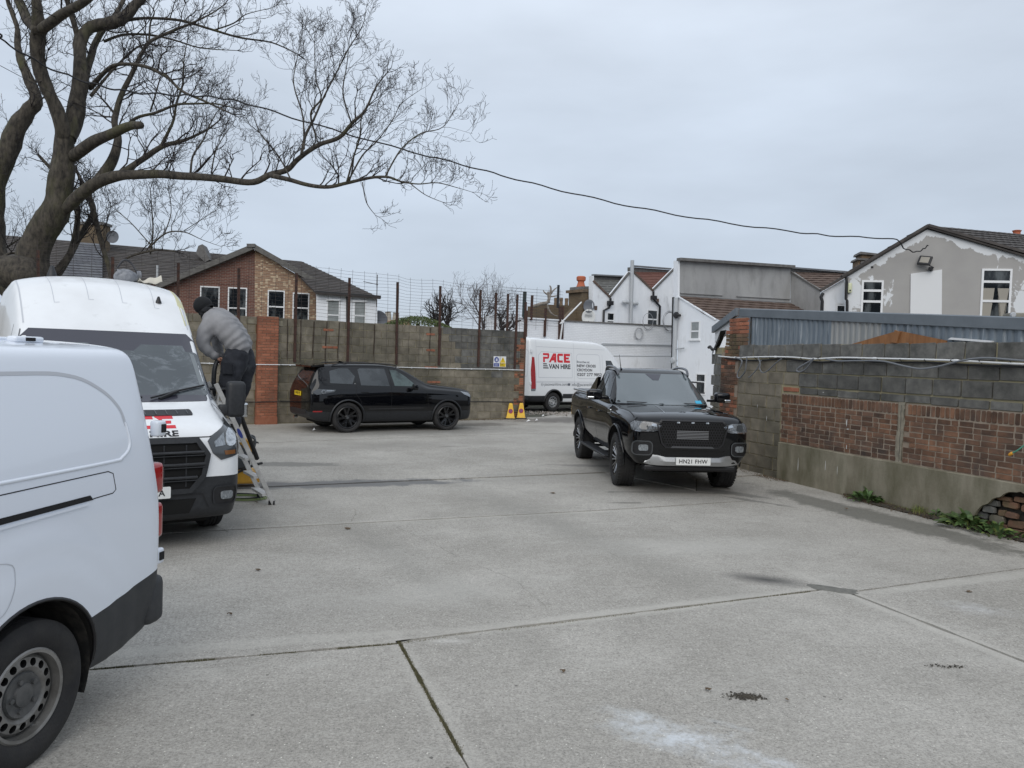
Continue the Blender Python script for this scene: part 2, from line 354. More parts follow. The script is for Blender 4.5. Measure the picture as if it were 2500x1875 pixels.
SL = [
    [I(J1L, LF), I(J1L, A_), I(NR, A_), I(NR, LF)],
    [I(J1R, A_), I(J1R, B_), I(NR, B_), I(NR, A_)],
    [I(J1F, B_), I(J1F, RT), I(NR, RT), I(NR, B_)],
    [I(J2, LF), J2[1], V2(G(1823, 1223)), I(C_, J1F), I(J1F, B_), I(J1R, B_), I(J1R, A_), I(J1L, A_), I(J1L, LF)],
    [I(J3, LF), J3[1], V2(G(1700, 1198)), V2(G(1823, 1223)), J2[1], I(J2, LF)],
    [I(J3b, LF), J3b[1], V2(G(1700, 1170)), V2(G(1700, 1198)), J3[1], I(J3, LF)],
    [I(J4, LF), J4[1], V2((3.2, 18.0)), V2(G(1700, 1170)), J3b[1], I(J3b, LF)],
    [I(J5, LF), J5[1], V2((3.0, 21.0)), V2((3.2, 18.0)), J4[1], I(J4, LF)],
    [V2((-15, 14.9)), V2((1.0, 26)), V2((5, 36)), V2((5.5, 36)), V2((3.0, 21.0)), J5[1], I(J5, LF)],
    [V2((3.2, 18)), V2((3.0, 21.0)), V2((5.5, 36)), V2((9, 36)), V2((5.2, 14.2)), V2(G(1700, 1170))],
    [V2(G(1700, 1170)), V2((5.2, 14.2)), V2((7.4, 7.4)), I(C_, RT), V2(G(1823, 1223)), V2(G(1700, 1198))],
    [I(C_, RT), V2((8.2, 7.4)), I(J1F, RT), I(C_, J1F)],
]
def slab(poly, gap=.009, top=0.0):
    c = sum(poly, Vector((0, 0)))/len(poly); ins = []
    area = sum(a.x*b.y-b.x*a.y for a, b in zip(poly, poly[1:]+poly[:1]))
    if area < 0: poly = poly[::-1]
    n = len(poly)
    for i in range(n):   # inset each corner by gap
        a, b, d = poly[i-1], poly[i], poly[(i+1) % n]
        e1 = (b-a).normalized(); e2 = (d-b).normalized(); n1 = Vector((-e1.y, e1.x)); n2 = Vector((-e2.y, e2.x)); k = 1+n1.dot(n2)
        ins.append(b+(n1+n2)*(gap/max(k, .3)))
    pts = []
    for i in range(n):
        a, b = ins[i], ins[(i+1) % n]; e = b-a; m = int(min(120, max(1, e.length/.12))); nn = Vector((-e.y, e.x)).normalized()
        for k in range(m):
            p = a+e*(k/m)
            if k: p = p+nn*(noise.noise(Vector((p.x*4, p.y*4, 0)))*.012+noise.noise(Vector((p.x*17, p.y*17, 5)))*.008)
            pts.append(p)
    bm = B(); vt = [bm.verts.new((p.x, p.y, top)) for p in pts]; f = bm.faces.new(vt)
    vb = [bm.verts.new((p.x, p.y, top-.1)) for p in pts]
    for i in range(len(pts)): bm.faces.new((vb[i], vb[(i+1) % len(pts)], vt[(i+1) % len(pts)], vt[i]))
    bmesh.ops.triangulate(bm, faces=[f]); return bm
for i, pl_ in enumerate(SL):
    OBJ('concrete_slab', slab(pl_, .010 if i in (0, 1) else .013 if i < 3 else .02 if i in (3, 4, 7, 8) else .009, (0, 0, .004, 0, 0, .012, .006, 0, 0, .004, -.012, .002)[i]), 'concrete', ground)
OBJ('joint_filling', ([(-15, -3, -.018), (9, -3, -.018), (9, 36, -.018), (-15, 36, -.018)], [(0, 1, 2, 3)]), 'joint_dirt', ground)

def ribbon(pts, wd, z=.0035, jit=.01, step=.05, seed=0):
    r = random.Random(seed); P = []
    for a, b in zip(pts, pts[1:]):
        a, b = V2(a), V2(b); m = max(1, int((b-a).length/step))
        for k in range(m): P.append(a+(b-a)*(k/m))
    P.append(V2(pts[-1])); bm = B(); prev = None
    off = 0
    for i, p in enumerate(P):
        d = (P[min(i+1, len(P)-1)]-P[max(i-1, 0)]).normalized(); n = Vector((-d.y, d.x)); off += r.uniform(-jit, jit); off *= .9
        w_ = wd*.6*r.uniform(.2, 1.3)*(1 if 0 < i < len(P)-1 else .1); q = p+n*off
        cur = (bm.verts.new((*(q+n*w_/2), z)), bm.verts.new((*(q-n*w_/2), z)))
        if prev: bm.faces.new((prev[0], prev[1], cur[1], cur[0]))
        prev = cur
    return bm
M('crack', (.12, .112, .095), .95)
for i, (pts, wd) in enumerate([([(960, 1285), (1100, 1350), (1250, 1420), (1340, 1490)], .004), ([(855, 1275), (870, 1255), (862, 1240)], .008),
        ([(470, 1635), (700, 1600)], .003), ([(1500, 1130), (1540, 1160), (1640, 1170)], .012), ([(840, 1090), (870, 1100)], .01), ([(560, 1300), (510, 1270)], .01), ([(1480, 1345), (1530, 1370)], .004)]):
    OBJ('crack', ribbon([G(*p) for p in pts], wd, seed=i, jit=.012), 'crack', ground)
# worn patches where joints meet
def blotch(name, c, rx, ry, ang, m, parent, z=.005, seed=1, rag=.35, h=.008):
    r = random.Random(seed); n = 26; P = []
    for k in range(n):
        a = 2*pi*k/n; q = 1+rag*noise.noise(Vector((cos(a)*1.7+seed, sin(a)*1.7, seed*3.1)))*1.6+r.uniform(-.07, .07)
        x, y = rx*q*cos(a), ry*q*sin(a); P.append((c[0]+x*cos(ang)-y*sin(ang), c[1]+x*sin(ang)+y*cos(ang)))
    bm = B(); ce = bm.verts.new((c[0], c[1], z+h)); vs = [bm.verts.new((*p, z*.2)) for p in P]
    mid = [bm.verts.new((c[0]+(p[0]-c[0])*.8, c[1]+(p[1]-c[1])*.8, z+h*.8)) for p in P]
    for k in range(n): bm.faces.new((ce, mid[k], mid[(k+1) % n])); bm.faces.new((mid[k], vs[k], vs[(k+1) % n], mid[(k+1) % n]))
    return OBJ(name, bm, m, parent, smooth=60)
M('patch_tar', (.13, .128, .115), .95, c2=(.18, .175, .155), scale=20, bump=.6, world=True)
blotch('repair_patch', G(2045, 1440), .22, .10, -.5, 'patch_tar', ground, seed=3, z=.002, h=.004)
# moss and grass in the two near joints
def tufts(name, lines, n, m, seed, hgt=.02, spread=.012, label=None, cat='moss'):
    r = random.Random(seed); bm = B()
    for _ in range(n):
        a, b = r.choice(lines); t = r.random(); p = a+(b-a)*t
        if noise.noise(Vector((p.x*2.2, p.y*2.2, seed))) < -.12: continue
        x, y = p.x+r.gauss(0, spread), p.y+r.gauss(0, spread); h = hgt*r.uniform(.3, 1.2); a_ = r.uniform(0, pi); w_ = r.uniform(.002, .005)
        lx, ly = r.gauss(0, h*.5), r.gauss(0, h*.5)
        v = [bm.verts.new((x-cos(a_)*w_, y-sin(a_)*w_, -.008)), bm.verts.new((x+cos(a_)*w_, y+sin(a_)*w_, -.008)), bm.verts.new((x+lx, y+ly, h))]
        bm.faces.new(v)
    o = OBJ(name, bm, m, None, kind='stuff'); return tag(o, label, cat)
M('moss', (.10, .098, .05), .95, c2=(.17, .155, .09), scale=30)
tufts('moss', [(J1L[0], J1L[1]), (J1L[1], J1R[1]), (I(J1R, A_), A_[1]), (I(J1R, A_), A_[1])], 7000, 'moss', 4, .008, .008, 'short moss and grass growing in the two nearest slab joints')

# ------------------------------------------------------------------ walls made of separate pieces
_pm = {}
def piece_mesh(key, sx, sy, sz, m, bev=.006, jit=.004, seed=0):
    k = (key, round(sx, 3), round(sz, 3), m, seed)
    if k in _pm: return _pm[k]
    r = random.Random(hash((round(sx, 3), round(sz, 3), seed)) & 0xffff); bm = B()
    x, z = sx/2, sz/2
    fr = [(-x+bev, -z), (x-bev, -z), (x, -z+bev), (x, z-bev), (x-bev, z), (-x+bev, z), (-x, z-bev), (-x, -z+bev)]
    fr = [(a+r.uniform(-jit, jit), c+r.uniform(-jit, jit)) for a, c in fr]
    A = [bm.verts.new((a*(1-bev*.5/x), r.uniform(-.002, .002), c*(1-bev*.5/z))) for a, c in fr]; Bk = [bm.verts.new((a, bev, c)) for a, c in fr]; Ck = [bm.verts.new((a, sy, c)) for a, c in fr]
    bm.faces.new(A)
    for P, Q in ((A, Bk), (Bk, Ck)):
        for i in range(8): bm.faces.new((P[i], Q[i], Q[(i+1) % 8], P[(i+1) % 8]))
    bmesh.ops.recalc_face_normals(bm, faces=bm.faces)
    me = bpy.data.meshes.new(key); bm.to_mesh(me); bm.free(); me.materials.append(MATS[m]); _pm[k] = me; return me
def piece(name, parent, s, z, sx, sz, m, proud=.0, depth=.05, rng=random, label=None, bev=.006, jit=.003, y=0.0):
    me = piece_mesh(name, sx, depth, sz, m, bev, jit, rng.randrange(4)); o = bpy.data.objects.new(name, me); COL.objects.link(o); o.parent = parent
    o.location = (s+sx/2, y-proud, z+sz/2); o.rotation_euler = (0, rng.uniform(-.006, .006), rng.uniform(-.008, .008))
    if label: o['label'] = label
    return o

# -------- left boundary wall of concrete blocks
LW = Plane(G(650, 1035)[:2], (G(1107, 1025)-G(650, 1035))[:2])
lw = thing('block_wall', 'long mossy concrete block wall behind the black car, brick quoins at its right end', 'wall'); lw.matrix_world = LW.M()
R1 = random.Random(11)
bm = B(); box(bm, (-9.2, .012, -.1), (-.32, .20, 2.83)); box(bm, (.26, .012, -.1), (8.36, .20, 2.81)); box(bm, (-.32, .05, -.1), (.26, .2, 2.8))
OBJ('mortar', bm, 'mortar', lw)
bm = B()
for r_ in range(13):
    s = -9.2+(r_ % 2)*.22
    while s < -2.5: box(bm, (s, -.004*R1.random(), .02+r_*.2175), (min(s+.436, -2.36), .04, .225+r_*.2175)); s += .449
OBJ('far_blocks', bm, 'block_olive', lw, kind='stuff')
BH, BW = .2175, .449
for r_ in range(13):
    z = .02+r_*BH; off = (r_ % 2)*BW/2
    lo, hi = -2.35, 8.34; s = lo-off
    while s < hi-.03:
        a, b_ = max(s, lo), min(s+BW, hi)
        quoin = (.16 if r_ % 2 else .36)
        e_ = 8.34-quoin
        if a < -.30 and b_ > -.30: b_ = -.30
        if a >= -.30 and b_ <= .25: s += BW; continue
        if a < .25 < b_ and a >= -.30: a = .25
        if r_ < 12 and a > e_-.02: s += BW; continue
        if r_ < 12: b_ = min(b_, e_)
        skip = False
        for (qs, qz) in ((3.05, None),): pass
        if b_-a > .06:
            dark = (7 <= r_ <= 11 and a > 5.35+(.45 if r_ < 10 else 0)+R1.uniform(-.2, .2) and a < 7.9) or (r_ == 12 and a > 5.2)
            if r_ == 6 and 6.2 < a < 7.4 and R1.random() < .6: dark = True
            piece('block', lw, a+.006, z, b_-a-.013, BH-.013, 'block_dark' if dark else 'block_olive', R1.uniform(-.002, .006), rng=R1, jit=.004)
        s += BW
    if r_ < 12:  # brick quoins at the end
        q = (.16 if r_ % 2 else .36)
        for k in range(3):
            if q > .2:
                for j in range(3 if k % 2 else 2):
                    wd = q/(3 if k % 2 else 2); piece('brick', lw, 8.34-q+wd*j+.004, z+k*.0725, wd-.009, .062, 'brick_brown' if R1.random() < .6 else 'brick_red', R1.uniform(0, .008), rng=R1)
            else: piece('brick', lw, 8.34-q+.004, z+k*.0725, q-.006, .062, 'brick_red' if R1.random() < .4 else 'brick_brown', R1.uniform(0, .008), rng=R1)
# red brick inserts where courses were made up
for s0, zz, n in ((1.52, 2.58, 2), (1.5, 2.10, 3), (4.72, 2.60, 2), (4.74, 2.12, 2), (4.70, 1.60, 3), (4.80, 1.16, 3)):
    for k in range(n): piece('brick', lw, s0+k*.15, zz-.03, .138, .062, 'brick_red', .016, rng=R1)
# ends of the wall: flank
bm = B(); box(bm, (8.345, .0, 0), (8.40, .215, 2.82)); OBJ('wall_end', bm, 'brick_brown', lw)
# brick pier
pr_ = thing('brick_pier', 'orange red brick pier standing against the block wall beside the man', 'pier'); pr_.matrix_world = LW.M() @ Matrix.Translation((-.30, -.13, 0))
bm = B(); box(bm, (.012, .012, -.05), (.528, .20, 2.86)); OBJ('mortar', bm, 'mortar_red', pr_)
for r_ in range(38):
    z = .01+r_*.075
    if z > 2.8: break
    cuts = [0, .225, .54-.0] if r_ % 2 else [0, .11, .33, .54]
    cuts = [0, .215, .43, .54] if r_ % 2 else [0, .11, .325, .54]
    for a, b_ in zip(cuts, cuts[1:]): piece('brick', pr_, a+.004, z, b_-a-.009, .065, 'brick_red', R1.uniform(-.001, .004), rng=R1, bev=.003, jit=.002)
    if r_ < 38:
        for sd_, X in ((1, .54), (-1, 0)):
            pass
bm = B(); box(bm, (-.01, -.012, 0), (.55, .19, .19)); OBJ('footing', bm, 'brick_red', pr_)
bm = B(); box(bm, (.0, .004, .2), (.004, .19, 2.85)); box(bm, (.536, .004, .2), (.54, .19, 2.85)); OBJ('side_face', bm, 'brick_red', pr_)
bm = B(); box(bm, (-.56, -.012, 2.66), (-.36, .05, 2.76)); box(bm, (.27, -.012, 2.62), (.38, .05, 2.76)); OBJ('coping_stone', bm, 'plinth_render', lw)

# -------- mesh fence on posts
fe = thing('mesh_fence', 'tall rusty steel posts with wire mesh rising above the block wall', 'fence'); fe.matrix_world = LW.M()
bmp = B(); box(bmp, (-.032, -.05, 0), (.032, -.042, 2.40)); box(bmp, (-.032, -.042, 0), (-.026, .0, 2.40)); me = bpy.data.meshes.new('post'); bmp.to_mesh(me); bmp.free(); me.materials.append(MATS['rust'])
posts = [(-5.2, 1.66), (-3.7, 1.66), (-2.24, 1.66), (-.78, 1.66), (.72, 1.67), (2.24, 1.67), (3.75, 1.67), (5.17, 1.67), (6.57, 1.66), (7.16, 2.84), (7.62, 2.84), (7.96, 1.62), (8.32, 2.6)]
for s_, z0 in posts:
    o = bpy.data.objects.new('post', me); COL.objects.link(o); o.parent = fe; o.location = (s_, -.0, z0); o.rotation_euler = (0, R1.uniform(-.012, .012), R1.uniform(-.1, .1))
    if z0 > 2.5: o.scale = (1, 1, (4.02-z0)/2.4 if s_ < 8.1 else .5)
bm = B()
def wz(s): return .035*noise.noise(Vector((s*.9, 2.2, 0)))+(.03 if s < 4 else -.03)
for k in range(39):
    s_ = -5.6+k*.36+R1.uniform(-.01, .01)
    if s_ > 8.3: break
    P = [(s_+noise.noise(Vector((s_, z*1.3, 1)))*.03, -.055+(.0 if z < 2.9 else noise.noise(Vector((s_*.7, z, 4)))*.10*(z-2.9)), z+(wz(s_) if z > 4 else 0)) for z in [1.68, 2.3, 2.85, 3.3, 3.8, 4.27]]
    tube(bm, P, .004, 4, caps=False)
for j in range(15):
    z = 2.93+j*.092
    P = [(s_, -.06+noise.noise(Vector((s_*.7, z, 4)))*.10*(z-2.9), z+wz(s_)*(j/14)+noise.noise(Vector((s_*1.3, j*.3, 9)))*.03) for s_ in [-5.6+q*.3 for q in range(47)]]
    tube(bm, P, .003, 4, caps=False)
OBJ('wire_mesh', bm, 'wire', fe, kind='stuff')
# rust runs below the wires (a stain that stays on the blocks)
bm = B()
for k in range(6, 39):
    s_ = -5.6+k*.36
    if s_ > 5.2 or s_ < -1.6 or abs(s_) < .5: continue
    if R1.random() < .3: continue
    wd = R1.uniform(.008, .018); zt = 2.8; zb = R1.uniform(1.62, 1.9); n = 8; pv = None
    for i in range(n+1):
        z = zt+(zb-zt)*i/n; q = wd*R1.uniform(.6, 1.2)*(1 if i < n else .3); x = s_+noise.noise(Vector((s_, z*1.3, 1)))*.03
        cv = (bm.verts.new((x-q, -.0105, z)), bm.verts.new((x+q, -.0105, z)))
        if pv: bm.faces.new((pv[0], pv[1], cv[1], cv[0]))
        pv = cv
M('rust_run', (.050, .036, .024), .9)
OBJ('rust_stains', bm, 'rust_run', lw)
# conduits
cw = thing('white_conduit', 'thin white conduit running level along the block wall', 'pipe'); cw.matrix_world = LW.M()
bm = B(); tube(bm, [(s_*1.0, -.14 if -.36 < s_ < .3 else -.035, 1.585+.006*sin(s_*2)) for s_ in [-2.4, -1.2, -.42, -.35, .28, .36, 1.2, 2.4, 3.6, 4.8, 6, 7.2, 8.3]], .0125, 8); OBJ('pipe', bm, 'white_conduit', cw)
bm = B()
for k in range(20):
    s_ = -2.0+k*.52
    if abs(s_) > .4 and s_ < 8.3: box(bm, (s_-.012, -.052, 1.565), (s_+.012, -.01, 1.605))
OBJ('clips', bm, 'white_conduit', cw)
bc = tag(OBJ('black_cable', (lambda b_: (tube(b_, [(s_, -.16 if -.36 < s_ < .3 else -.03, .60-.05*max(0, s_*.12)+.01*sin(s_*3)) for s_ in [-2.4, -1.6, -.9, -.4, -.33, .27, .35, 1, 2, 3.4, 5, 6.4, 7, 7.6, 8.3]], .012, 6), b_)[1])(B()), 'black_cable'), 'black cable running low along the block wall behind the car', 'cable'); bc.matrix_world = LW.M()
# safety sign
M('sign_white', (.75, .76, .77), .4); M('sign_blue', (.02, .05, .28), .4); M('sign_yellow', (.80, .56, .02), .4); M('sign_black', (.012, .012, .012), .5)
sg = thing('safety_sign', 'white safety notice with blue circle and yellow warning triangle on block wall', 'sign'); sg.matrix_world = LW.M() @ Matrix.Translation((7.13, -.035, 1.66))
bm = B(); box(bm, (0, 0, 0), (.48, .006, .345)); OBJ('board', bm, 'sign_white', sg)
bm = B(); box(bm, (.012, -.003, .015), (.215, 0, .125)); lathe(bm, [(.0, 0), (.085, 0), (.085, -.003), (0, -.003)], 24, 'Y', (.115, 0, .235)); OBJ('blue_print', bm, 'sign_blue', sg)
bm = B(); prism(bm, [(.25, .145), (.46, .145), (.355, .33)], -.003, 0); box(bm, (.245, -.003, .015), (.465, 0, .13)); OBJ('yellow_print', bm, 'sign_yellow', sg)
bm = B(); prism(bm, [(.348, .215), (.362, .215), (.366, .29), (.344, .29)], -.005, -.003); box(bm, (.347, -.005, .188), (.363, -.003, .203))
for k in range(3): box(bm, (.27, -.005, .028+k*.03), (.44-.03*k, -.003, .036+k*.03))
OBJ('black_print', bm, 'sign_black', sg)
text_obj('WARNING', .035, 'sign_black', sg, Matrix.Translation((.26, -.003, .098)) @ Matrix.Rotation(pi/2, 4, 'X'), width=.19)
bm = B(); 
for k in range(3): box(bm, (.085+k*.022, -.005, .20), (.102+k*.022, -.003, .275))
box(bm, (.07, -.005, .185), (.165, -.003, .197))
for k in range(3): box(bm, (.03, -.005, .03+k*.03), (.195-.03*(k % 2), -.003, .038+k*.03))
OBJ('white_print', bm, 'sign_white', sg)

# -------- right boundary wall
RW = Plane(G(1886, 1164)[:2], (G(2400, 1290)-G(1886, 1164))[:2])
# d points towards the camera here, so n = (d.y,-d.x) points to the yard (left)
RM = RW.M()
rw = thing('boundary_wall', 'patched wall of brown brick on a rendered plinth with dark concrete blocks above', 'wall'); rw.matrix_world = RM
R2 = random.Random(5)
RM_flip = 1
def fr_y(s): return 0
bm = B(); box(bm, (-1.14, .012, -.1), (.20, .2, 2.33)); box(bm, (.20, .018, 1.49), (6.6, .2, 2.335)); OBJ('mortar', bm, 'mortar', rw); bm = B(); box(bm, (.16, .007, .6), (6.6, .12, 1.495)); OBJ('mortar', bm, 'mortar_red', rw)
M('soil_dark', (.03, .027, .022), .95, c2=(.07, .06, .05), scale=9, bump=.8, bscale=30)
# rendered plinth with a broken-out hole at its near end
hp_ = [(4.0, -.1), (4.03, .03), (4.08, .19), (4.15, .28), (4.24, .33), (4.32, .41), (4.41, .45), (4.50, .52), (4.66, .545), (4.9, .53), (5.15, .48), (5.26, .3), (5.3, -.1)]
def hz(s):
    for (a, za), (b_, zb) in zip(hp_, hp_[1:]):
        if a <= s <= b_: return za+(zb-za)*(s-a)/(b_-a)+.012*noise.noise(Vector((s*19, 0, 0)))
    return -.1
bm = B(); n_ = 260; cols = []
for i in range(n_+1):
    s = .15+6.45*i/n_; zt = .64+.012*noise.noise(Vector((s*.8, 3, 0)))+.004*noise.noise(Vector((s*9, 1, 0))); zb_ = hz(s); x0 = .03*(1-i/3) if i < 3 else 0
    cols.append([bm.verts.new((s, y, z)) for y, z in ((.012, zb_), (-.03, zb_), (-.032+.004*noise.noise(Vector((s*2, 7, 0))), (zb_+zt)/2), (-.03, zt-.012), (-.018, zt), (.012, zt))])
for a, b_ in zip(cols, cols[1:]):
    for k in range(5): bm.faces.new((a[k], a[k+1], b_[k+1], b_[k]))
bm.faces.new(cols[0]); bmesh.ops.recalc_face_normals(bm, faces=bm.faces); OBJ('plinth', bm, 'plinth_render', rw, smooth=35)
bm = B(); box(bm, (3.95, .13, -.1), (5.4, .2, .62)); OBJ('hole_back', bm, 'soil_dark', rw)
for a, z, w_, h_, m, pr in ((4.0, .02, .2, .08, 'brick_mossy', -.07), (4.02, .11, .16, .08, 'block_grey', -.05), (4.25, .02, .2, .07, 'brick_brown', -.06), (4.5, .0, .2, .07, 'brick_mossy', -.05), (4.60, .10, .2, .08, 'brick_mossy', -.06), (4.70, .42, .2, .07, 'brick_brown', -.06), (4.86, .3, .2, .08, 'brick_mossy', -.06), (4.16, .30, .17, .07, 'block_grey', -.03), (4.36, .31, .2, .08, 'brick_mossy', -.06), (4.13, .2, .16, .09, 'block_grey', -.02), (4.32, .19, .09, .08, 'brick_mossy', -.05), (4.43, .19, .15, .075, 'brick_brown', -.03), (4.2, .1, .2, .08, 'block_olive', -.05), (4.44, .08, .22, .09, 'brick_mossy', -.06), (4.62, .30, .2, .08, 'brick_brown', -.05), (4.7, .18, .2, .08, 'brick_brown', -.06), (4.28, .39, .2, .05, 'brick_mossy', -.04), (4.52, .40, .2, .07, 'brick_mossy', -.05)):
    piece('brick', rw, a, z, w_, h_, m, pr, rng=R2, bev=.014, jit=.008)
# brick field
for r_ in range(9):
    z = .655+r_*.0745; s = .13 if r_ % 2 else .02; k = 0
    lo = .16+.03*(r_ % 2); first = True
    while s < 4.95:
        wd = .215 if (k+r_) % 3 else .11
        a, b_ = max(s, lo), min(s+wd, 4.98)
        if a < 2.74 < b_: b_ = 2.735
        elif a < 2.85 < b_ and a > 2.6: a = 2.85
        elif 2.735 <= a and b_ <= 2.85: a = b_
        if b_-a > .04: piece('brick', rw, a+.004, z, b_-a-.014, .0615, 'brick_brown', R2.uniform(-.004, .004), rng=R2, bev=.003, jit=.004)
        s += wd+.008; k += 1
bm = B()
for r_ in range(9):
    s = 4.99-(.11 if r_ % 2 else 0)
    while s < 6.5: a = max(s, 4.985); box(bm, (a, -.003*R2.random(), .655+r_*.0745), (s+.205, .03, .7165+r_*.0745)); s += .22
OBJ('far_bricks', bm, 'brick_brown', rw, kind='stuff')
s = .16
while s < 4.9:
    if not (2.70 < s < 2.84): piece('brick', rw, s, 1.335, .062, .142, 'brick_brown', R2.uniform(0, .008), rng=R2, bev=.010, jit=.004)
    s += .0765
bm = B(); rr = random.Random(2); L_, R__ = [], []
for i in range(19):
    z = .64+i*.048; c = 2.79+noise.noise(Vector((z*3, 1, 1)))*.03+.02*(z-.9); L_.append((c-.045-rr.uniform(0, .02), z)); R__.append((c+.045+rr.uniform(0, .02), z))
prism(bm, L_+R__[::-1], -.008, .02); OBJ('mortar_repair', bm, 'repair_mortar', rw)
OBJ('wall_crack', (lambda b_: (tube(b_, [(2.80+noise.noise(Vector((i*.7, 3, 1)))*.02, -.009, .66+i*.05) for i in range(17)], [.004+.004*abs(noise.noise(Vector((i*.9, 1, 1)))) for i in range(17)], 5), b_)[1])(B()), 'crack', rw)
# small dark blocks
s = .62
piece('brick', rw, .19, 1.535, .2, .07, 'brick_red', .004, rng=R2); piece('brick', rw, .40, 1.535, .18, .065, 'brick_red', .002, rng=R2)
while s < 6.4:
    piece('block', rw, s, 1.505+.004*sin(s*3), .425, .100, 'block_dark', R2.uniform(0, .006), rng=R2, bev=.008, jit=.006); s += .445
s = .60
while s < 6.4:
    piece('block', rw, s, 1.632, .43, .215, 'block_dark', R2.uniform(0, .008), rng=R2, bev=.008, jit=.005); s += .452
s = .25
while s < 6.4:
    piece('block', rw, s, 1.868, .43, .20, 'block_grey' if s < 1.2 else 'block_dark', R2.uniform(0, .006), rng=R2, bev=.008, jit=.005); s += .45
s = -1.14
while s < 6.4:
    piece('block', rw, s, 2.115+.012*noise.noise(Vector((s, 0, 0))), .43, .225, 'block_grey' if s > -.5 else 'block_grey', R2.uniform(0, .012), rng=R2, bev=.012, jit=.010); s += .448
for r_ in range(10):
    z = 1.855-(r_)*.2175 if r_ else 1.868
    z = 1.868-r_*.2185; off = .0 if r_ % 2 else .215; s = -1.14-off; lim = .235 if r_ < 1 else (.59 if r_ == 1 else .15)
    while s < lim-.03:
        a, b_ = max(s, -1.13), min(s+.435, lim)
        if b_-a > .05: piece('block', rw, a, z, b_-a-.012, .206, 'block_olive', R2.uniform(-.002, .006), rng=R2, bev=.006, jit=.004)
        s += .447
# pale splashes on the wall (droppings, lime runs)
M('splash', (.62, .62, .6), .8); bm = B()
for (a, z, w_, h_) in ((1.75, 1.12, .03, .12), (1.78, 1.02, .05, .02), (1.77, .74, .02, .07), (-.22, 1.02, .02, .1), (-.5, 1.22, .015, .07), (1.2, 1.56, .02, .02), (1.35, .4, .012, .22), (1.62, .35, .012, .15), (.7, .3, .015, .25)):
    n = 9; c = bm.verts.new((a, -.0335 if z < .64 else -.0105, z)); vs = [bm.verts.new((a+w_*.5*cos(2*pi*k/n)*R2.uniform(.5, 1.3), c.co.y, z+h_*.5*sin(2*pi*k/n)*R2.uniform(.5, 1.3))) for k in range(n)]
    for k in range(n): bm.faces.new((c, vs[k], vs[(k+1) % n]))
OBJ('splashes', bm, 'splash', rw)

# conduit and cables along the right wall
ct = thing('white_conduit', 'white conduit sagging along the top blocks of the patched wall', 'pipe'); ct.matrix_world = RM
cp = [(-1.76, 2.125), (-1.2, 2.10), (-.6, 2.115), (.0, 2.125), (.5, 2.12), (1.0, 2.10), (1.6, 2.125), (2.3, 2.12), (3.0, 2.115), (3.7, 2.105), (4.6, 2.075), (5.4, 2.07), (6.4, 2.08)]
bm = B(); tube(bm, smooth_pts([(a, -.05, z) for a, z in cp], 4), .0125, 8)
for a, z in cp[1::2]: tube(bm, [(a-.03, -.05, z), (a+.03, -.05, z)], .018, 8)
OBJ('pipe', bm, 'white_conduit', ct)
bm = B(); tube(bm, smooth_pts([(a+.2, -.03, z-.035-.02*abs(sin(a*2))) for a, z in cp], 4), .016, 6); tag(at_matrix(OBJ('black_cable', bm, 'black_cable'), RM), 'thick black cable clipped under the white conduit on the patched wall', 'cable')
def loops(name, paths, m, lab, rad):
    bm = B()
    for p in paths: tube(bm, smooth_pts([(a, -.075-.01*i, z) for i, (a, z) in enumerate(p)], 5), rad, 6)
    return tag(at_matrix(OBJ(name, bm, m), RM), lab, 'cable')
loops('grey_cable', [[(-1.15, 2.10), (-.95, 2.06), (-.92, 1.98), (-1.02, 1.80), (-.98, 1.72), (-.88, 1.74), (-.74, 1.86), (-.70, 2.02), (-.68, 2.11)]], 'grey_cable', 'grey cable hanging in a narrow U loop nearest the brick corner', .014)
loops('grey_cable', [[(-.45, 2.10), (-.37, 2.0), (-.36, 1.90), (-.26, 1.84), (-.10, 1.88), (.1, 2.0), (.28, 2.09)], [(-.36, 2.06), (-.46, 1.9), (-.62, 1.77), (-.68, 1.74)]], 'grey_cable', 'grey cable in a wide V loop with a loose tail pointing down', .011)
loops('grey_cable', [[(1.02, 2.10), (.85, 2.02), (.68, 1.94), (.66, 1.89), (.76, 1.88), (.9, 1.93), (1.02, 2.03), (1.10, 2.10)]], 'grey_cable', 'grey cable in a slanted teardrop loop under the white conduit', .015)
loops('grey_cable', [[(1.3, 2.10), (1.6, 2.07), (2.0, 2.08), (2.5, 2.08), (2.9, 2.02), (3.2, 1.985), (3.5, 2.02), (3.85, 2.10), (4.2, 2.14), (4.6, 2.12), (5.2, 2.08)]], 'grey_cable', 'grey cable sagging then arching over the conduit at the near end', .014)
bm = B()
for k in range(16): a = -1.0+k*.42; tube(bm, [(a, -.02, 2.13), (a+.01, -.075, 2.11), (a+.012, -.02, 2.07)], .006, 4)
tag(at_matrix(OBJ('cable_ties', bm, 'black_cable', kind='stuff'), RM), 'small black cable ties holding the cables on the patched wall', 'cable ties')
# hose end
M('hose_green', (.10, .34, .24), .5); M('hose_orange', (.75, .35, .03), .45)
hs = thing('garden_hose', 'green hose end with orange connector in front of the brick field', 'hose', RW.P(4.72, 0, .1))
p0 = RW.P(4.60, 1.005, .12)-hs.location; p1 = RW.P(4.72, 1.08, .14)-hs.location; p2 = RW.P(4.95, 1.3, .14)-hs.location; p3 = RW.P(5.1, 1.62, .04)-hs.location
bm = B(); tube(bm, smooth_pts([p0, p1, p2, p3], 5), .009, 8); OBJ('hose', bm, 'hose_green', hs)
bm = B(); tube(bm, [p0+(p0-p1).normalized()*.05, p0+(p0-p1).normalized()*.03, p0, p0+(p1-p0)*.1], [.014, .019, .019, .012], 10); OBJ('connector', bm, 'hose_orange', hs)

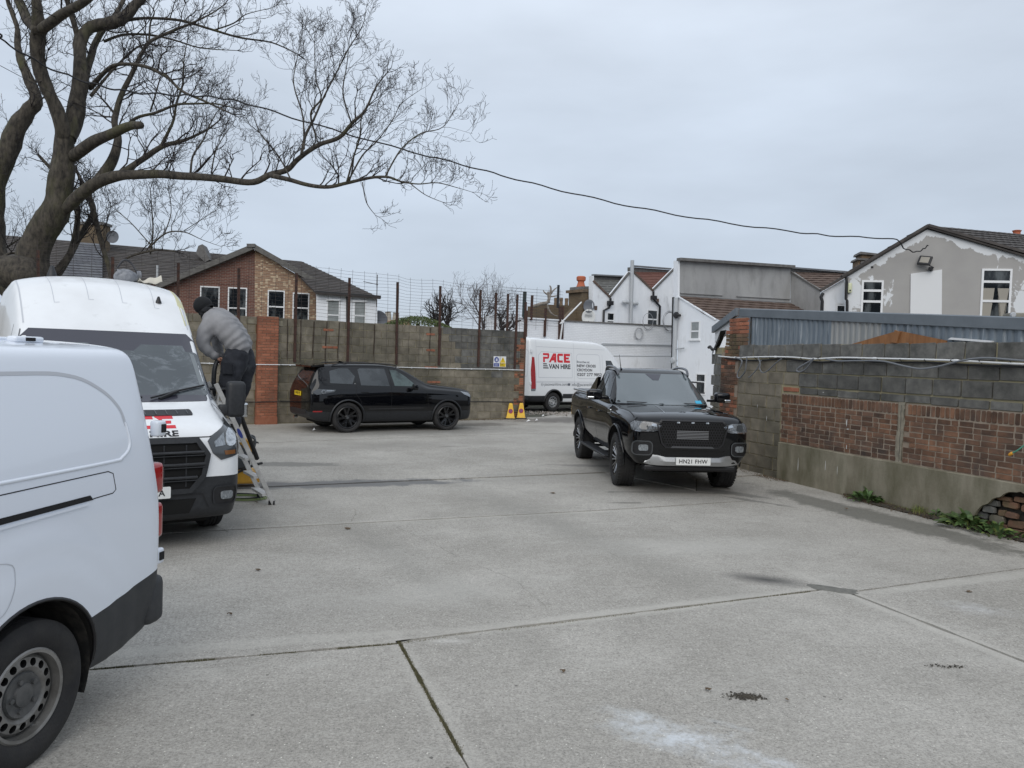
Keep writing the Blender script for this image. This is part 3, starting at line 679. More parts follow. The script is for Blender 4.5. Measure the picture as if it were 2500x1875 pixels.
# -------- shed behind the right wall
sh = thing('metal_shed', 'shed with blue grey corrugated cladding, brick corner pier and grey roof trim', 'shed'); sh.matrix_world = RM
def ztop(s): return 2.87-(s+.84)*.0701
R3 = random.Random(8)
bx_ = 1.05; s0 = -.84; k = 0
while s0 < 7.4:
    bm = B(); n = 54; prev = None
    for i in range(n+1):
        a = s0+(bx_+.01)*i/n; y = .055-.012*(1 if (a*8.3) % 1 < .5 else -1)-.004*(k % 2)
        cur = (bm.verts.new((a, y, 2.30)), bm.verts.new((a, y, ztop(a)+.02)))
        if prev: bm.faces.new((prev[0], cur[0], cur[1], prev[1]))
        prev = cur
    r = bmesh.ops.extrude_face_region(bm, geom=list(bm.faces))
    for v in r['geom']:
        if isinstance(v, bmesh.types.BMVert): v.co.y += .003
    m_ = 'galv' if k != 2 else 'galv_pale'
    if m_ not in MATS: M('galv_pale', (.26, .27, .27), .5, c2=(.33, .34, .34), scale=4, stretch=(2, 1, .2), metal=.2)
    OBJ('cladding_sheet', bm, m_, sh); s0 += bx_; k += 1
bm = B()
P = [(-1.25, .03), (7.6, .03)]
for a0, a1 in ((-1.22, 3.6), (3.6, 7.6)):
    vs = []
    for a in (a0, a1):
        z = ztop(a)
        vs.append([bm.verts.new((a, y, z+dz)) for y, dz in ((.012, -.005), (.008, .135), (.03, .15), (.35, .155), (.35, .12), (.04, -.01))])
    for i in range(6): bm.faces.new((vs[0][i], vs[1][i], vs[1][(i+1) % 6], vs[0][(i+1) % 6]))
    bm.faces.new(vs[0]); bm.faces.new(vs[1][::-1])
bmesh.ops.recalc_face_normals(bm, faces=bm.faces); OBJ('roof_trim', bm, 'grey_trim', sh)
# brick corner pier of the shed
bm = B(); box(bm, (-1.72, .012, -.1), (-1.17, .5, 2.2)); box(bm, (-1.50, .014, 2.2), (-.86, .4, 2.86)); OBJ('pier_core', bm, 'mortar_red', sh)
for r_ in range(28):
    z = .01+r_*.075
    e_ = -1.27+(.1 if (r_//3) % 2 else 0)
    cuts = [-1.73, -1.62, -1.40, e_] if r_ % 2 else [-1.73, -1.515, e_-.11, e_]
    for a, b_ in zip(cuts, cuts[1:]):
        m_ = 'brick_red' if R3.random() < .35 else 'brick_brown'
        piece('brick', sh, a+.004, z, b_-a-.010, .064, m_, R3.uniform(0, .006), rng=R3, depth=.1, bev=.004)
for r_ in range(10):
    z = 2.11+r_*.075; lo = -1.62+.02*(r_ > 2)+(.1 if r_ > 6 else 0); hi = -.86-(.26 if r_ < 3 else 0)
    cuts = [lo, lo+.11, lo+.33, lo+.55, hi] if r_ % 2 else [lo, lo+.22, lo+.44, hi]
    cuts = [c for c in cuts if c < hi-.04]+[hi]
    for a, b_ in zip(cuts, cuts[1:]): piece('brick', sh, a+.004, z, b_-a-.010, .064, 'brick_red' if r_ > 6 else ('brick_mossy' if R3.random() < .75 else 'brick_red'), R3.uniform(0, .008), rng=R3, depth=.1, bev=.004)
bm = B(); box(bm, (-.91, -.001, 2.33), (-.86, .1, 2.86)); OBJ('corner_flashing', bm, 'grey_trim', sh)
# shed side wall, running away from the corner
c0 = RW.P(-1.735, 0, .0); c1 = AT(1741, 950, 15.9)
SP = Plane(c1[:2], (Vector(c0)-Vector((c1.x, c1.y, 0)))[:2]); SLn = (Vector((c0.x, c0.y, 0))-Vector((c1.x, c1.y, 0))).length
sw = thing('shed_side_wall', 'block side wall of the shed with toothed left edge and drooping felt', 'wall'); sw.matrix_world = SP.M()
zB = AT(1738, 800, 15.9).z; zA = ztop(-1.2)+.1
bm = B(); box(bm, (0, .012, -.1), (SLn, .15, 2.3)); OBJ('mortar', bm, 'mortar', sw)
for r_ in range(11):
    z = .01+r_*.2175; off = 0 if r_ % 2 else .225; s = -.22+off
    if r_ >= 10: break
    while s < SLn-.05:
        b_ = min(s+.44, SLn); piece('block', sw, s, z, b_-s-.012, .205, 'block_olive' if r_ < 6 else 'block_grey', R3.uniform(-.002, .006), rng=R3); s += .45
ve = RW.P(-1.24, 0, .02); VP = Plane(c1[:2], (ve-Vector((c1.x, c1.y, 0)))[:2]); VL = (Vector((ve.x, ve.y, 0))-Vector((c1.x, c1.y, 0))).length
fo = thing('roof_verge', 'sloping grey roof edge with pale fascia beneath at the shed corner', 'roof edge'); fo.matrix_world = VP.M()
bm = B(); prism(bm, [(-.1, zB-.30), (VL-.25, zA-.36), (VL-.25, zA-.02), (-.1, zB-.04)], .03, .06); OBJ('fascia', bm, 'white_board', fo)
bm = B(); prism(bm, [(-.15, zB-.10), (VL+.0, zA-.09), (VL+.0, zA+.055), (-.15, zB+.03)], -.03, .03); OBJ('verge_trim', bm, 'grey_trim', fo)
M('felt', (.03, .03, .032), .9, c2=(.06, .06, .06), scale=9)
bm = B(); pv = None
for i in range(24):
    a = -.12+(SLn+.02)*i/23; z = 2.24+(.36)*(i/23)**1.3; dz = .09+.05*noise.noise(Vector((a*7, 1, 1)))+.03*R3.random()
    cv = (bm.verts.new((a, -.02-.03*R3.random(), z-dz)), bm.verts.new((a, -.02, z+.03)), bm.verts.new((a, .1, z+.05)))
    if pv:
        bm.faces.new((pv[0], cv[0], cv[1], pv[1])); bm.faces.new((pv[1], cv[1], cv[2], pv[2]))
    pv = cv
tube(bm, [(-.12, -.02, 2.26), (-.25, -.05, 2.33), (-.34, -.06, 2.31)], .03, 6)
OBJ('torn_felt', bm, 'felt', sw)
# shed roof sheet
a0 = RW.P(-1.2, ztop(-1.2)+.14, -.3); a1 = RW.P(7.6, ztop(7.6)+.14, -.3); a2 = RW.P(7.6, ztop(7.6)+.0, -5); a3 = RW.P(-1.2, ztop(-1.2)-.1, -5); b0 = SP.P(-.1, zB, 0); b1 = SP.P(-.1, zB-.3, -4)
bm = B(); f_ = [bm.verts.new(RM.inverted() @ Vector(p)) for p in (a0, a1, a2, a3, b1, b0)]; bm.faces.new(f_); r = bmesh.ops.extrude_face_region(bm, geom=list(bm.faces))
for v in r['geom']:
    if isinstance(v, bmesh.types.BMVert): v.co.z -= .05
bmesh.ops.recalc_face_normals(bm, faces=bm.faces); OBJ('roof_sheet', bm, 'grey_trim', sh)
# timber frame poking above the wall
tf = thing('timber_frame', 'brown timber triangle poking up between the wall and the cladding', 'timber'); tf.matrix_world = RM @ Matrix.Translation((0, -.075, 0))
bm = B(); prism(bm, [(1.72, 2.33), (2.62, 2.515), (2.70, 2.515), (3.48, 2.37), (3.48, 2.33)], .082, .10); OBJ('board', bm, 'timber', tf)
bm = B(); prism(bm, [(2.56, 2.36), (2.66, 2.34), (2.72, 2.50), (2.62, 2.53)], .055, .082); OBJ('batten', bm, 'timber', tf)
bm = B(); prism(bm, [(3.5, 2.385), (4.15, 2.335), (4.15, 2.36), (3.55, 2.41)], .08, .12); tag(at_matrix(OBJ('white_scrap', bm, 'white_board'), RM @ Matrix.Translation((0, -.075, 0))), 'torn white strip lying on the wall top beside the timber', 'scrap')

# -------- plants at the foot of the right wall
def leaf_mesh(ln, wd, m, seed):
    r = random.Random(seed); bm = B(); n = 6; rows = []
    for i in range(n+1):
        t = i/n; w_ = wd*sin(pi*min(1, t*.92+.06))**.8*.5; x = ln*t; z = .35*ln*sin(t*1.9)-.28*ln*t*t
        rows.append([bm.verts.new((x, -w_, z+.12*w_)), bm.verts.new((x, 0, z-.15*w_)), bm.verts.new((x, w_, z+.12*w_))])
    for a, b_ in zip(rows, rows[1:]):
        for k in range(2): bm.faces.new((a[k], b_[k], b_[k+1], a[k+1]))
    for f in bm.faces: f.smooth = True
    me = bpy.data.meshes.new('leaf'); bm.to_mesh(me); bm.free(); me.materials.append(MATS[m]); return me
LV = [leaf_mesh(.16, .058, 'leaf_green', 1), leaf_mesh(.12, .05, 'leaf_green', 2), leaf_mesh(.13, .055, 'leaf_yellow', 3), leaf_mesh(.09, .045, 'leaf_green', 4)]
def rosette(pos, n, sc, lab, ms, seed, spread=.16):
    r = random.Random(seed); t = thing('leafy_weed', lab, 'weed', pos)
    for i in range(n):
        o = bpy.data.objects.new('leaf', r.choice(ms)); COL.objects.link(o); o.parent = t
        a = r.uniform(0, 2*pi); d = r.random()*spread; el = r.uniform(-.15, 1.1)*(1-d/spread*.5)
        o.location = (d*cos(a), d*sin(a), .01+.10*r.random()*(1-d/spread)); o.rotation_euler = (r.uniform(-.5, .5), -el, a+r.uniform(-.4, .4)); s_ = sc*r.uniform(.7, 1.2); o.scale = (s_, s_, s_)
    bm = B(); tube(bm, [(0, 0, -.02), (.01, 0, .06), (0, .01, .12)], [.012, .008, .004], 6); OBJ('stem', bm, 'leaf_green', t)
rosette(RW.P(2.35, 0, .10), 70, 1.0, 'bushy green weed with pointed leaves growing where plinth repair meets the ground', LV[:2], 1, .2)
rosette(RW.P(4.05, 0, .13), 95, 1.15, 'large leafy weed growing beside the hole in the plinth', LV, 2, .26)
rosette(RW.P(4.55, 0, .2), 60, 1.0, 'low weed with yellowish leaves nearest the camera at the wall foot', LV[1:], 3, .28)
rosette(RW.P(3.55, 0, .08), 16, .75, 'small dark green weed between the grass clump and the large weed', [LV[1], LV[3]], 4, .10)
def grass(name, pts, m, seed, lab, h=(.04, .14), kind='stuff', cat='grass'):
    r = random.Random(seed); bm = B()
    for (p, n, sp) in pts:
        for _ in range(n):
            x, y = p.x+r.gauss(0, sp), p.y+r.gauss(0, sp); hh = r.uniform(*h); a = r.uniform(0, 2*pi); l = hh*r.uniform(.1, .8)
            v = [bm.verts.new((x+cos(a+1.57)*q, y+sin(a+1.57)*q, z_)) for q, z_ in ((-.003, 0), (.003, 0))]
            m1 = [bm.verts.new((x+cos(a)*l*.4+cos(a+1.57)*q, y+sin(a)*l*.4+sin(a+1.57)*q, hh*.7)) for q in (-.002, .002)]; tp = bm.verts.new((x+cos(a)*l, y+sin(a)*l, hh))
            bm.faces.new((v[0], v[1], m1[1], m1[0])); bm.faces.new((m1[0], m1[1], tp))
    return tag(OBJ(name, bm, m, None, kind=kind), lab, cat)
grass('green_fringe', [(RW.P(2.6+.13*i, 0, .05+.015*(i % 3)), 26, .04) for i in range(16)], 'grass_blade', 8, 'thin fringe of green grass between the weeds at the wall foot', (.02, .07))
grass('grass_clump', [(RW.P(3.25, 0, .06), 200, .045)], 'grass_blade', 3, 'yellow green grass clump at the foot of the plinth')
grass('low_weeds', [(RW.P(1.9+.07*i, 0, .07+.02*(i % 3)), 60, .04) for i in range(44)], 'dead_leaf', 5, 'dry stems and low weeds along the foot of the patched wall', (.02, .06))
def debris(name, centre_fn, n, size, m, seed, lab, cat, flat=.35):
    r = random.Random(seed); bm = B()
    for _ in range(n):
        c = centre_fn(r); s_ = r.uniform(*size); mt = Matrix.Translation((c.x, c.y, c.z+s_*flat*.4)) @ Matrix.Rotation(r.uniform(0, 6.3), 4, 'Z') @ Matrix.Rotation(r.uniform(-.4, .4), 4, 'X')
        q = [(s_*r.uniform(.6, 1), s_*r.uniform(.3, .8), s_*flat*r.uniform(.3, 1))]
        x, y, z = q[0]; vs = [bm.verts.new(mt @ Vector(p)) for p in ((-x/2, -y/3, -z/2), (x/3, -y/2, -z/2), (x/2, y/3, -z/2), (-x/4, y/2, -z/2), (r.uniform(-.2, .2)*x, r.uniform(-.2, .2)*y, z/2))]
        bm.faces.new((vs[3], vs[2], vs[1], vs[0]))
        for i in range(4): bm.faces.new((vs[i], vs[(i+1) % 4], vs[4]))
    return tag(OBJ(name, bm, m, None, kind='stuff'), lab, cat)
debris('soil_and_leaves', lambda r: RW.P(r.uniform(1.9, 5.0), 0, abs(r.gauss(0, .09))+.03), 2600, (.008, .035), 'dead_leaf', 4, 'dark soil and dead leaves lying along the foot of the wall', 'debris')
debris('leaf_litter', lambda r: RW.P(r.uniform(-1.2, .5), 0, abs(r.gauss(0, .12))+.03), 600, (.01, .04), 'dead_leaf', 6, 'dead leaves gathered at the wall foot beside the black truck', 'debris')
M('soil', (.035, .031, .024), .95, c2=(.07, .06, .045), scale=14, bump=.8, world=True)
bm = B(); pv = None
for i in range(60):
    s_ = 1.75+i*.06; w_ = (.16+.07*noise.noise(Vector((s_*2, 0, 0)))+.03*R3.random())*min(1, (i+1)/8); cv = [bm.verts.new(RW.P(s_, z, q)) for q, z in ((.0, .035), (w_*.6, .028), (w_, .004))]
    if pv:
        for k in range(2): bm.faces.new((pv[k], pv[k+1], cv[k+1], cv[k]))
    pv = cv
OBJ('soil_bank', bm, 'soil', None, kind='structure')['label'] = 'bank of dark soil along the foot of the patched wall'
# rubble at the back of the yard
M('rubble_mix', (.16, .12, .09), .95, c2=(.42, .40, .38), scale=9)
debris('rubble', lambda r: Vector((G(1430, 1015).x+r.gauss(-.5, 1.1), G(1430, 1012).y+r.gauss(0, .5), .0)), 900, (.02, .10), 'rubble_mix', 9, 'loose rubble and litter on the ground behind the far white van', 'rubble', .5)
debris('twigs_and_dirt', lambda r: LW.P(r.uniform(4.6, 8.3), 0, abs(r.gauss(0, .15))+.03), 1400, (.01, .05), 'dead_leaf', 10, 'dirt and dead leaves at the foot of the block wall', 'debris')
bm = B(); prev = None
M('paper', (.7, .71, .72), .7)
for i, (u, v, s_) in enumerate(((1335, 1002, .10), (1355, 1003, .13), (1326, 1017, .08), (1290, 1030, .12), (1310, 1028, .08), (1395, 1000, .08), (767, 1052, .07))):
    p = G(u, v); bm = B(); vs = [bm.verts.new((p.x+s_*a, p.y+s_*b_, .01+c)) for a, b_, c in ((-.6, -.3, 0), (.5, -.4, .03), (.7, .4, .0), (-.1, .5, .05), (-.5, .3, .01), (0, 0, .07))]
    for a, b_ in ((0, 1), (1, 2), (2, 3), (3, 4), (4, 0)): bm.faces.new((vs[a], vs[b_], vs[5]))
    labs = ['crumpled pale litter left of the pair near the van wheel', 'largest crumpled pale litter under the far van', 'small pale litter just behind the yellow cones', 'pale litter lying beside the right yellow cone', 'small pale litter between cone and rubble', 'pale litter at the right end of the rubble', 'pale lump of rubble beside the rear wheel of the black car']
    tag(OBJ('litter', bm, 'paper'), labs[i], 'litter')
# leaves and clods lying about the yard
LS = [((1375, 1642), .05, 'small dead leaf on the near slab left of the dark clod'), ((1730, 1688), .06, 'dead leaf just left of the clod of dirt'), ((1350, 1205), .10, 'dark clump on the slab left of the black truck'), ((848, 1292), .09, 'oval dark leaf just below the third joint'), ((625, 1228), .05, 'dark chip beside the foot of the ladder'),
      ((560, 1502), .05, 'dead leaf on the slab in front of the white vans'), ((628, 1394), .07, 'curled twig on the slab ahead of the vans'), ((2065, 1243), .09, 'dark clump near the wet strip by the wall'), ((2365, 1447), .07, 'flat leaf right of the repair patch'), ((1920, 1712), .04, 'small dark leaf right of the clod of dirt')]
for (px, s_, lab) in LS:
    p = G(*px); s_ *= .75; bm = B(); r = random.Random(px[0]); n = 8; c = bm.verts.new((p.x, p.y, .022)); vs = [bm.verts.new((p.x+s_*cos(k*pi/4)*r.uniform(.35, .7), p.y+s_*.45*sin(k*pi/4)*r.uniform(.5, 1), .006+r.uniform(0, .014))) for k in range(n)]
    for k in range(n): bm.faces.new((c, vs[k], vs[(k+1) % n]))
    tag(OBJ('dead_leaf', bm, 'dead_leaf'), lab, 'leaf')
pc = G(1820, 1702)
debris('dirt_clod', lambda r: Vector((pc.x+r.gauss(0, .05), pc.y+r.gauss(0, .022), .004)), 320, (.005, .022), 'soil', 12, 'broken clod of dark dirt on the near slab', 'dirt')
pd = G(2320, 1628)
debris('dirt_trail', lambda r: Vector((pd.x+r.gauss(0, .07), pd.y+r.gauss(0, .014), .004)), 90, (.005, .02), 'soil', 13, 'thin trail of dirt on the near slab at the right', 'dirt')
# ================================================================== vehicles
M('paint_white', (.78, .80, .82), .26, coat=.6, spec=.5)
M('paint_white_dull', (.80, .82, .84), .34, coat=.35, c2=(.74, .755, .77), scale=2.0, dirt=(.50, .51, .50), dscale=3, dlo=.60, dhi=.85)
M('paint_black', (.003, .0033, .0045), .035, coat=.0, spec=.5)
M('plastic_black', (.014, .015, .018), .5, c2=(.022, .024, .027), scale=30, bump=.05, bscale=300)
M('plastic_dark', (.010, .010, .012), .45)
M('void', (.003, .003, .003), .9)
M('glass_dark', (.016, .021, .025), .04, c2=(.035, .042, .048), scale=2, lo=.45, hi=.55, spec=.6, ior=1.6)  # paler patches paint reflections into the vehicle windows
M('glass_screen', (.085, .105, .115), .06, spec=.9, ior=1.75)
M('glass_side', (.075, .105, .105), .06, c2=(.012, .018, .02), scale=2.2, lo=.42, hi=.6, spec=.5)
M('glass_frit', (.045, .045, .060), .16, spec=.6, ior=1.5)
M('tyre', (.014, .014, .016), .85, c2=(.028, .027, .026), scale=7, bump=.35, bscale=60)
M('alloy_black', (.006, .006, .007), .22)
M('alloy_edge', (.45, .46, .48), .3, metal=.9)
M('steel_wheel', (.29, .285, .275), .45, c2=(.15, .145, .135), scale=7, metal=.4, dirt=(.42, .42, .41), dscale=9, dlo=.64, dhi=.72)
M('wheel_silver', (.42, .43, .44), .4, metal=.6)
M('chrome', (.62, .64, .66), .14, metal=1.0)
M('silver_paint', (.42, .43, .44), .35, metal=.7)
M('lamp_clear', (.40, .43, .46), .10, c2=(.12, .135, .15), scale=30, spec=.9, metal=.4, lo=.3, hi=.7, stretch=(1, 3, 1))
M('lamp_bright', (.66, .69, .72), .08, c2=(.28, .30, .32), scale=30, spec=.9, metal=.6, lo=.3, hi=.7)
M('lamp_dark', (.05, .055, .06), .12, spec=.9)
M('lamp_red', (.32, .008, .010), .18, coat=.8)
M('lamp_amber', (.20, .085, .03), .2)
M('plate_white', (.74, .75, .74), .4); M('plate_yellow', (.78, .55, .02), .4); M('print_black', (.010, .010, .014), .5); M('print_red', (.60, .022, .035), .45); M('print_grey', (.09, .10, .12), .5); M('print_blue', (.05, .42, .66), .4)
M('gap', (.006, .006, .007), .8); M('gap_soft', (.12, .125, .14), .6); M('seam_white', (.50, .52, .56), .5)

def sect(t):
    """t: zb, zt, hb, hs, hbelt, zbelt, hr, crown -> half section, bottom centre to top centre"""
    zb, zt, hb, hs, hbl, zbl, hr, cr = t
    zs = zb+(zbl-zb)*.32; rr = min(.10, (zt-zbl)*.42+.01)
    return [(0, zb), (hb*.6, zb), (hb*.96, zb+.005), (hb, zb+.04), (hs, zs), ((hs+hbl)/2+.004, (zs+zbl)/2), (hbl, zbl), (hbl+(hr-hbl)*.48+.008, zbl+(zt-rr-zbl)*.5), (hr, zt-rr), (hr-.025, zt-rr*.35), (hr-.09, zt-.004), (hr*.55, zt+cr*.75), (0, zt+cr)]
def hull(stations, lvl=1, sub=2):
    """stations: (x, zb, zt, hb, hs, hbelt, zbelt, hr, crown)"""
    st = []
    for a, b_ in zip(stations, stations[1:]):
        m = max(1, int(round(abs(b_[0]-a[0])/.32)))
        for k in range(m): st.append([a[i]+(b_[i]-a[i])*k/m for i in range(9)])
    st.append(list(stations[-1])); bm = B(); R = []
    for s in st:
        P = sect(s[1:]); full = [(y, z) for y, z in P]+[(-y, z) for y, z in P[-2:0:-1]]
        R.append([bm.verts.new((s[0], y, z)) for y, z in full])
    n = len(R[0]); h = n//2
    for a, b_ in zip(R, R[1:]):
        for k in range(n): bm.faces.new((a[k], a[(k+1) % n], b_[(k+1) % n], b_[k]))
    for ring, fl in ((R[0], 1), (R[-1], 0)):
        for k in range(h):
            vs = [ring[k], ring[k+1], ring[(n-k-1) % n], ring[(n-k) % n]]; u = []
            for v in vs:
                if v not in u: u.append(v)
            if len(u) > 2: bm.faces.new(u)
    bmesh.ops.recalc_face_normals(bm, faces=bm.faces); return subsurf(bm, sub)
def subsurf(bm, lv, simple=False):
    me = bpy.data.meshes.new('h'); bm.to_mesh(me); bm.free(); o = bpy.data.objects.new('h', me); COL.objects.link(o)
    m = o.modifiers.new('s', 'SUBSURF'); m.levels = lv; m.subdivision_type = 'SIMPLE' if simple else 'CATMULL_CLARK'
    r = evalbm(o); return r
def evalbm(o):
    dg = bpy.context.evaluated_depsgraph_get(); me = bpy.data.meshes.new_from_object(o.evaluated_get(dg)); bm = B(); bm.from_mesh(me)
    old = o.data; bpy.data.objects.remove(o); bpy.data.meshes.remove(old); bpy.data.meshes.remove(me); return bm
def boolean(bm, cutters, op='DIFFERENCE'):
    me = bpy.data.meshes.new('h'); bm.to_mesh(me); bm.free(); me.materials.append(MATS['void']); me.materials.append(MATS['void']); o = bpy.data.objects.new('h', me); COL.objects.link(o); cs = []
    for c in cutters:
        for f in c.faces: f.material_index = 1
        m2 = bpy.data.meshes.new('c'); c.to_mesh(m2); c.free(); m2.materials.append(MATS['void']); m2.materials.append(MATS['void']); oc = bpy.data.objects.new('c', m2); COL.objects.link(oc); cs.append(oc)
        b_ = o.modifiers.new('b', 'BOOLEAN'); b_.operation = op; b_.object = oc; b_.solver = 'EXACT'
    r = evalbm(o)
    for c in cs: m2 = c.data; bpy.data.objects.remove(c); bpy.data.meshes.remove(m2)
    return r
def cyl(r, y0, y1, c, n=40, flat=None):
    bm = B(); a = [bm.verts.new((c[0]+r*cos(2*pi*k/n), y0, c[1]+r*sin(2*pi*k/n))) for k in range(n)]; b_ = [bm.verts.new((v.co.x, y1, v.co.z)) for v in a]
    if flat is not None:
        for v in a+b_: v.co.z = min(v.co.z, flat)
    bm.faces.new(a); bm.faces.new(b_[::-1])
    for k in range(n): bm.faces.new((a[k], b_[k], b_[(k+1) % n], a[(k+1) % n]))
    bmesh.ops.recalc_face_normals(bm, faces=bm.faces); return bm
def cut_planes(bm, planes):
    for co, no in planes: bmesh.ops.bisect_plane(bm, geom=list(bm.verts)+list(bm.edges)+list(bm.faces), plane_co=co, plane_no=no, dist=1e-5)
def take(bm, pred):
    """move faces matching pred to a new bmesh"""
    fs = [f for f in bm.faces if pred(f.calc_center_median())]; nb = B(); mp = {}
    for f in fs:
        vs = []
        for v in f.verts:
            if v not in mp: mp[v] = nb.verts.new(v.co)
            vs.append(mp[v])
        nb.faces.new(vs).material_index = f.material_index
    bmesh.ops.delete(bm, geom=fs, context='FACES'); return nb
class Car:
    def __init__(s, root, bm, mb, name='body', smooth=38):
        s.root = root; s.bvh = BVHTree.FromBMesh(bm); s.cnt = 0
    def hit(s, axis, a, b_, sg, off, start=None):
        if axis == 'y': o, d = Vector((a, 4*sg if start is None else start, b_)), Vector((0, -sg, 0))
        elif axis == 'x': o, d = Vector((6*sg if start is None else start, a, b_)), Vector((-sg, 0, 0))
        else: o, d = Vector((a, b_, 6 if start is None else start)), Vector((0, 0, -1))
        h = s.bvh.ray_cast(o, d)
        return None if h[0] is None else (h[0]+h[1]*(off if h[1].dot(d) < 0 else -off), h[1] if h[1].dot(d) < 0 else -h[1])
    def sheet(s, name, tri, m, axis, sg=1, off=.004, th=.01, smooth=30, parent=None, start=None, label=None):
        bm = tri; bad = []; nm = {}
        for v in bm.verts:
            h = s.hit(axis, v.co.x, v.co.y, sg, off, start)
            if h is None: bad.append(v)
            else: v.co = h[0]; nm[v] = h[1]
        if bad: bmesh.ops.delete(bm, geom=bad, context='VERTS')
        if not bm.faces: bm.free(); return None
        if th:
            ed = [e_ for e_ in bm.edges if len(e_.link_faces) == 1]; base = {v: v.co-nm[v]*(th+off) for e_ in ed for v in e_.verts}; nv = {v: bm.verts.new(c) for v, c in base.items()}
            for e_ in ed: a, b_ = e_.verts; bm.faces.new((a, b_, nv[b_], nv[a]))
        bmesh.ops.recalc_face_normals(bm, faces=bm.faces)
        c = sum((f.normal*f.calc_area() for f in bm.faces), Vector()); ref = Vector({'y': (0, sg, 0), 'x': (sg, 0, 0), 'z': (0, 0, 1)}[axis])
        if c.dot(ref) < 0: bmesh.ops.reverse_faces(bm, faces=bm.faces)
        return OBJ(name, bm, m, parent or s.root, smooth=smooth, label=label)
    def patch(s, name, outline, m, axis, sg=1, off=.004, th=.01, res=.09, holes=None, **k):
        bm = B(); bm.faces.new([bm.verts.new((a, b_, 0)) for a, b_ in outline]); grid(bm, res); return s.sheet(name, bm, m, axis, sg, off, th, **k)
    def line(s, name, pts, wd, m, axis, sg=1, off=.0015, res=.05, closed=False, **k):
        P = [Vector((*p, 0)) for p in pts]
        if closed: P.append(P[0])
        Q = []
        for a, b_ in zip(P, P[1:]):
            n = max(1, int((b_-a).length/res)); Q += [a+(b_-a)*(i/n) for i in range(n)]
        Q.append(P[-1]); bm = B(); pv = None
        for i, p in enumerate(Q):
            d = (Q[min(i+1, len(Q)-1)]-Q[max(i-1, 0)]).normalized()
            if closed and i in (0, len(Q)-1): d = (Q[1]-Q[-2]).normalized()
            n = Vector((-d.y, d.x, 0))*wd/2; cv = (bm.verts.new(p+n), bm.verts.new(p-n))
            if pv: bm.faces.new((pv[0], pv[1], cv[1], cv[0]))
            pv = cv
        return s.sheet(name, bm, m, axis, sg, off, 0, **k)
    def text(s, name, txt, size, m, axis, sg, pos, off=.003, width=None, **k):
        vk = k.pop('vk', 1); tk = {q: k.pop(q) for q in ('bold', 'shear', 'spacing') if q in k}
        bm = text_bm(txt, size, width=width, **tk)
        # pos is where the lower left of the writing sits as read by a viewer; direction of reading in the surface's own axis
        rd = {('y', 1): -1, ('y', -1): 1, ('x', 1): 1, ('x', -1): -1}[(axis, sg)]
        for v in bm.verts: v.co.x = pos[0]+rd*v.co.x; v.co.y = pos[1]+v.co.y*vk
        grid(bm, .12); return s.sheet(name, bm, m, axis, sg, off, 0, smooth=0, **k)
def grid(bm, res):
    xs = [v.co.x for v in bm.verts]; ys = [v.co.y for v in bm.verts]
    for ax, lo, hi in ((0, min(xs), max(xs)), (1, min(ys), max(ys))):
        n = int((hi-lo)/res)
        for i in range(1, n+1):
            co = [0, 0, 0]; no = [0, 0, 0]; co[ax] = lo+(hi-lo)*i/(n+1); no[ax] = 1
            bmesh.ops.bisect_plane(bm, geom=list(bm.verts)+list(bm.edges)+list(bm.faces), plane_co=co, plane_no=no, dist=1e-6)
    bmesh.ops.triangulate(bm, faces=[f for f in bm.faces if len(f.verts) > 4])

def tyre(bm, R, r, w, lugs=0):
    h = w/2; d = R-r
    prof = [(r, -h*.78), (r+.012, -h*.86), (r+d*.35, -h*1.0), (r+d*.7, -h*.98), (R-.016, -h*.86), (R-.003, -h*.76), (R, -h*.5)]
    for g_ in (-.3, .0, .3): prof += [(R, h*(g_-.045)), (R-.008, h*(g_-.04)), (R-.008, h*(g_+.04)), (R, h*(g_+.045))]
    prof += [(R, h*.5), (R-.003, h*.76), (R-.016, h*.86), (r+d*.7, h*.98), (r+d*.35, h), (r+.012, h*.86), (r, h*.78)]
    lathe(bm, prof, 56, 'Y', closed=True)
    if lugs:
        for k in range(lugs):
            a = 2*pi*k/lugs
            for sg in (-1, 1):
                t = Matrix.Rotation(-a, 4, 'Y'); box(bm, (R-.012, sg*h*.56 if sg > 0 else -h*.9, -.010), (R+.004, h*.9 if sg > 0 else -h*.56, .010), t)
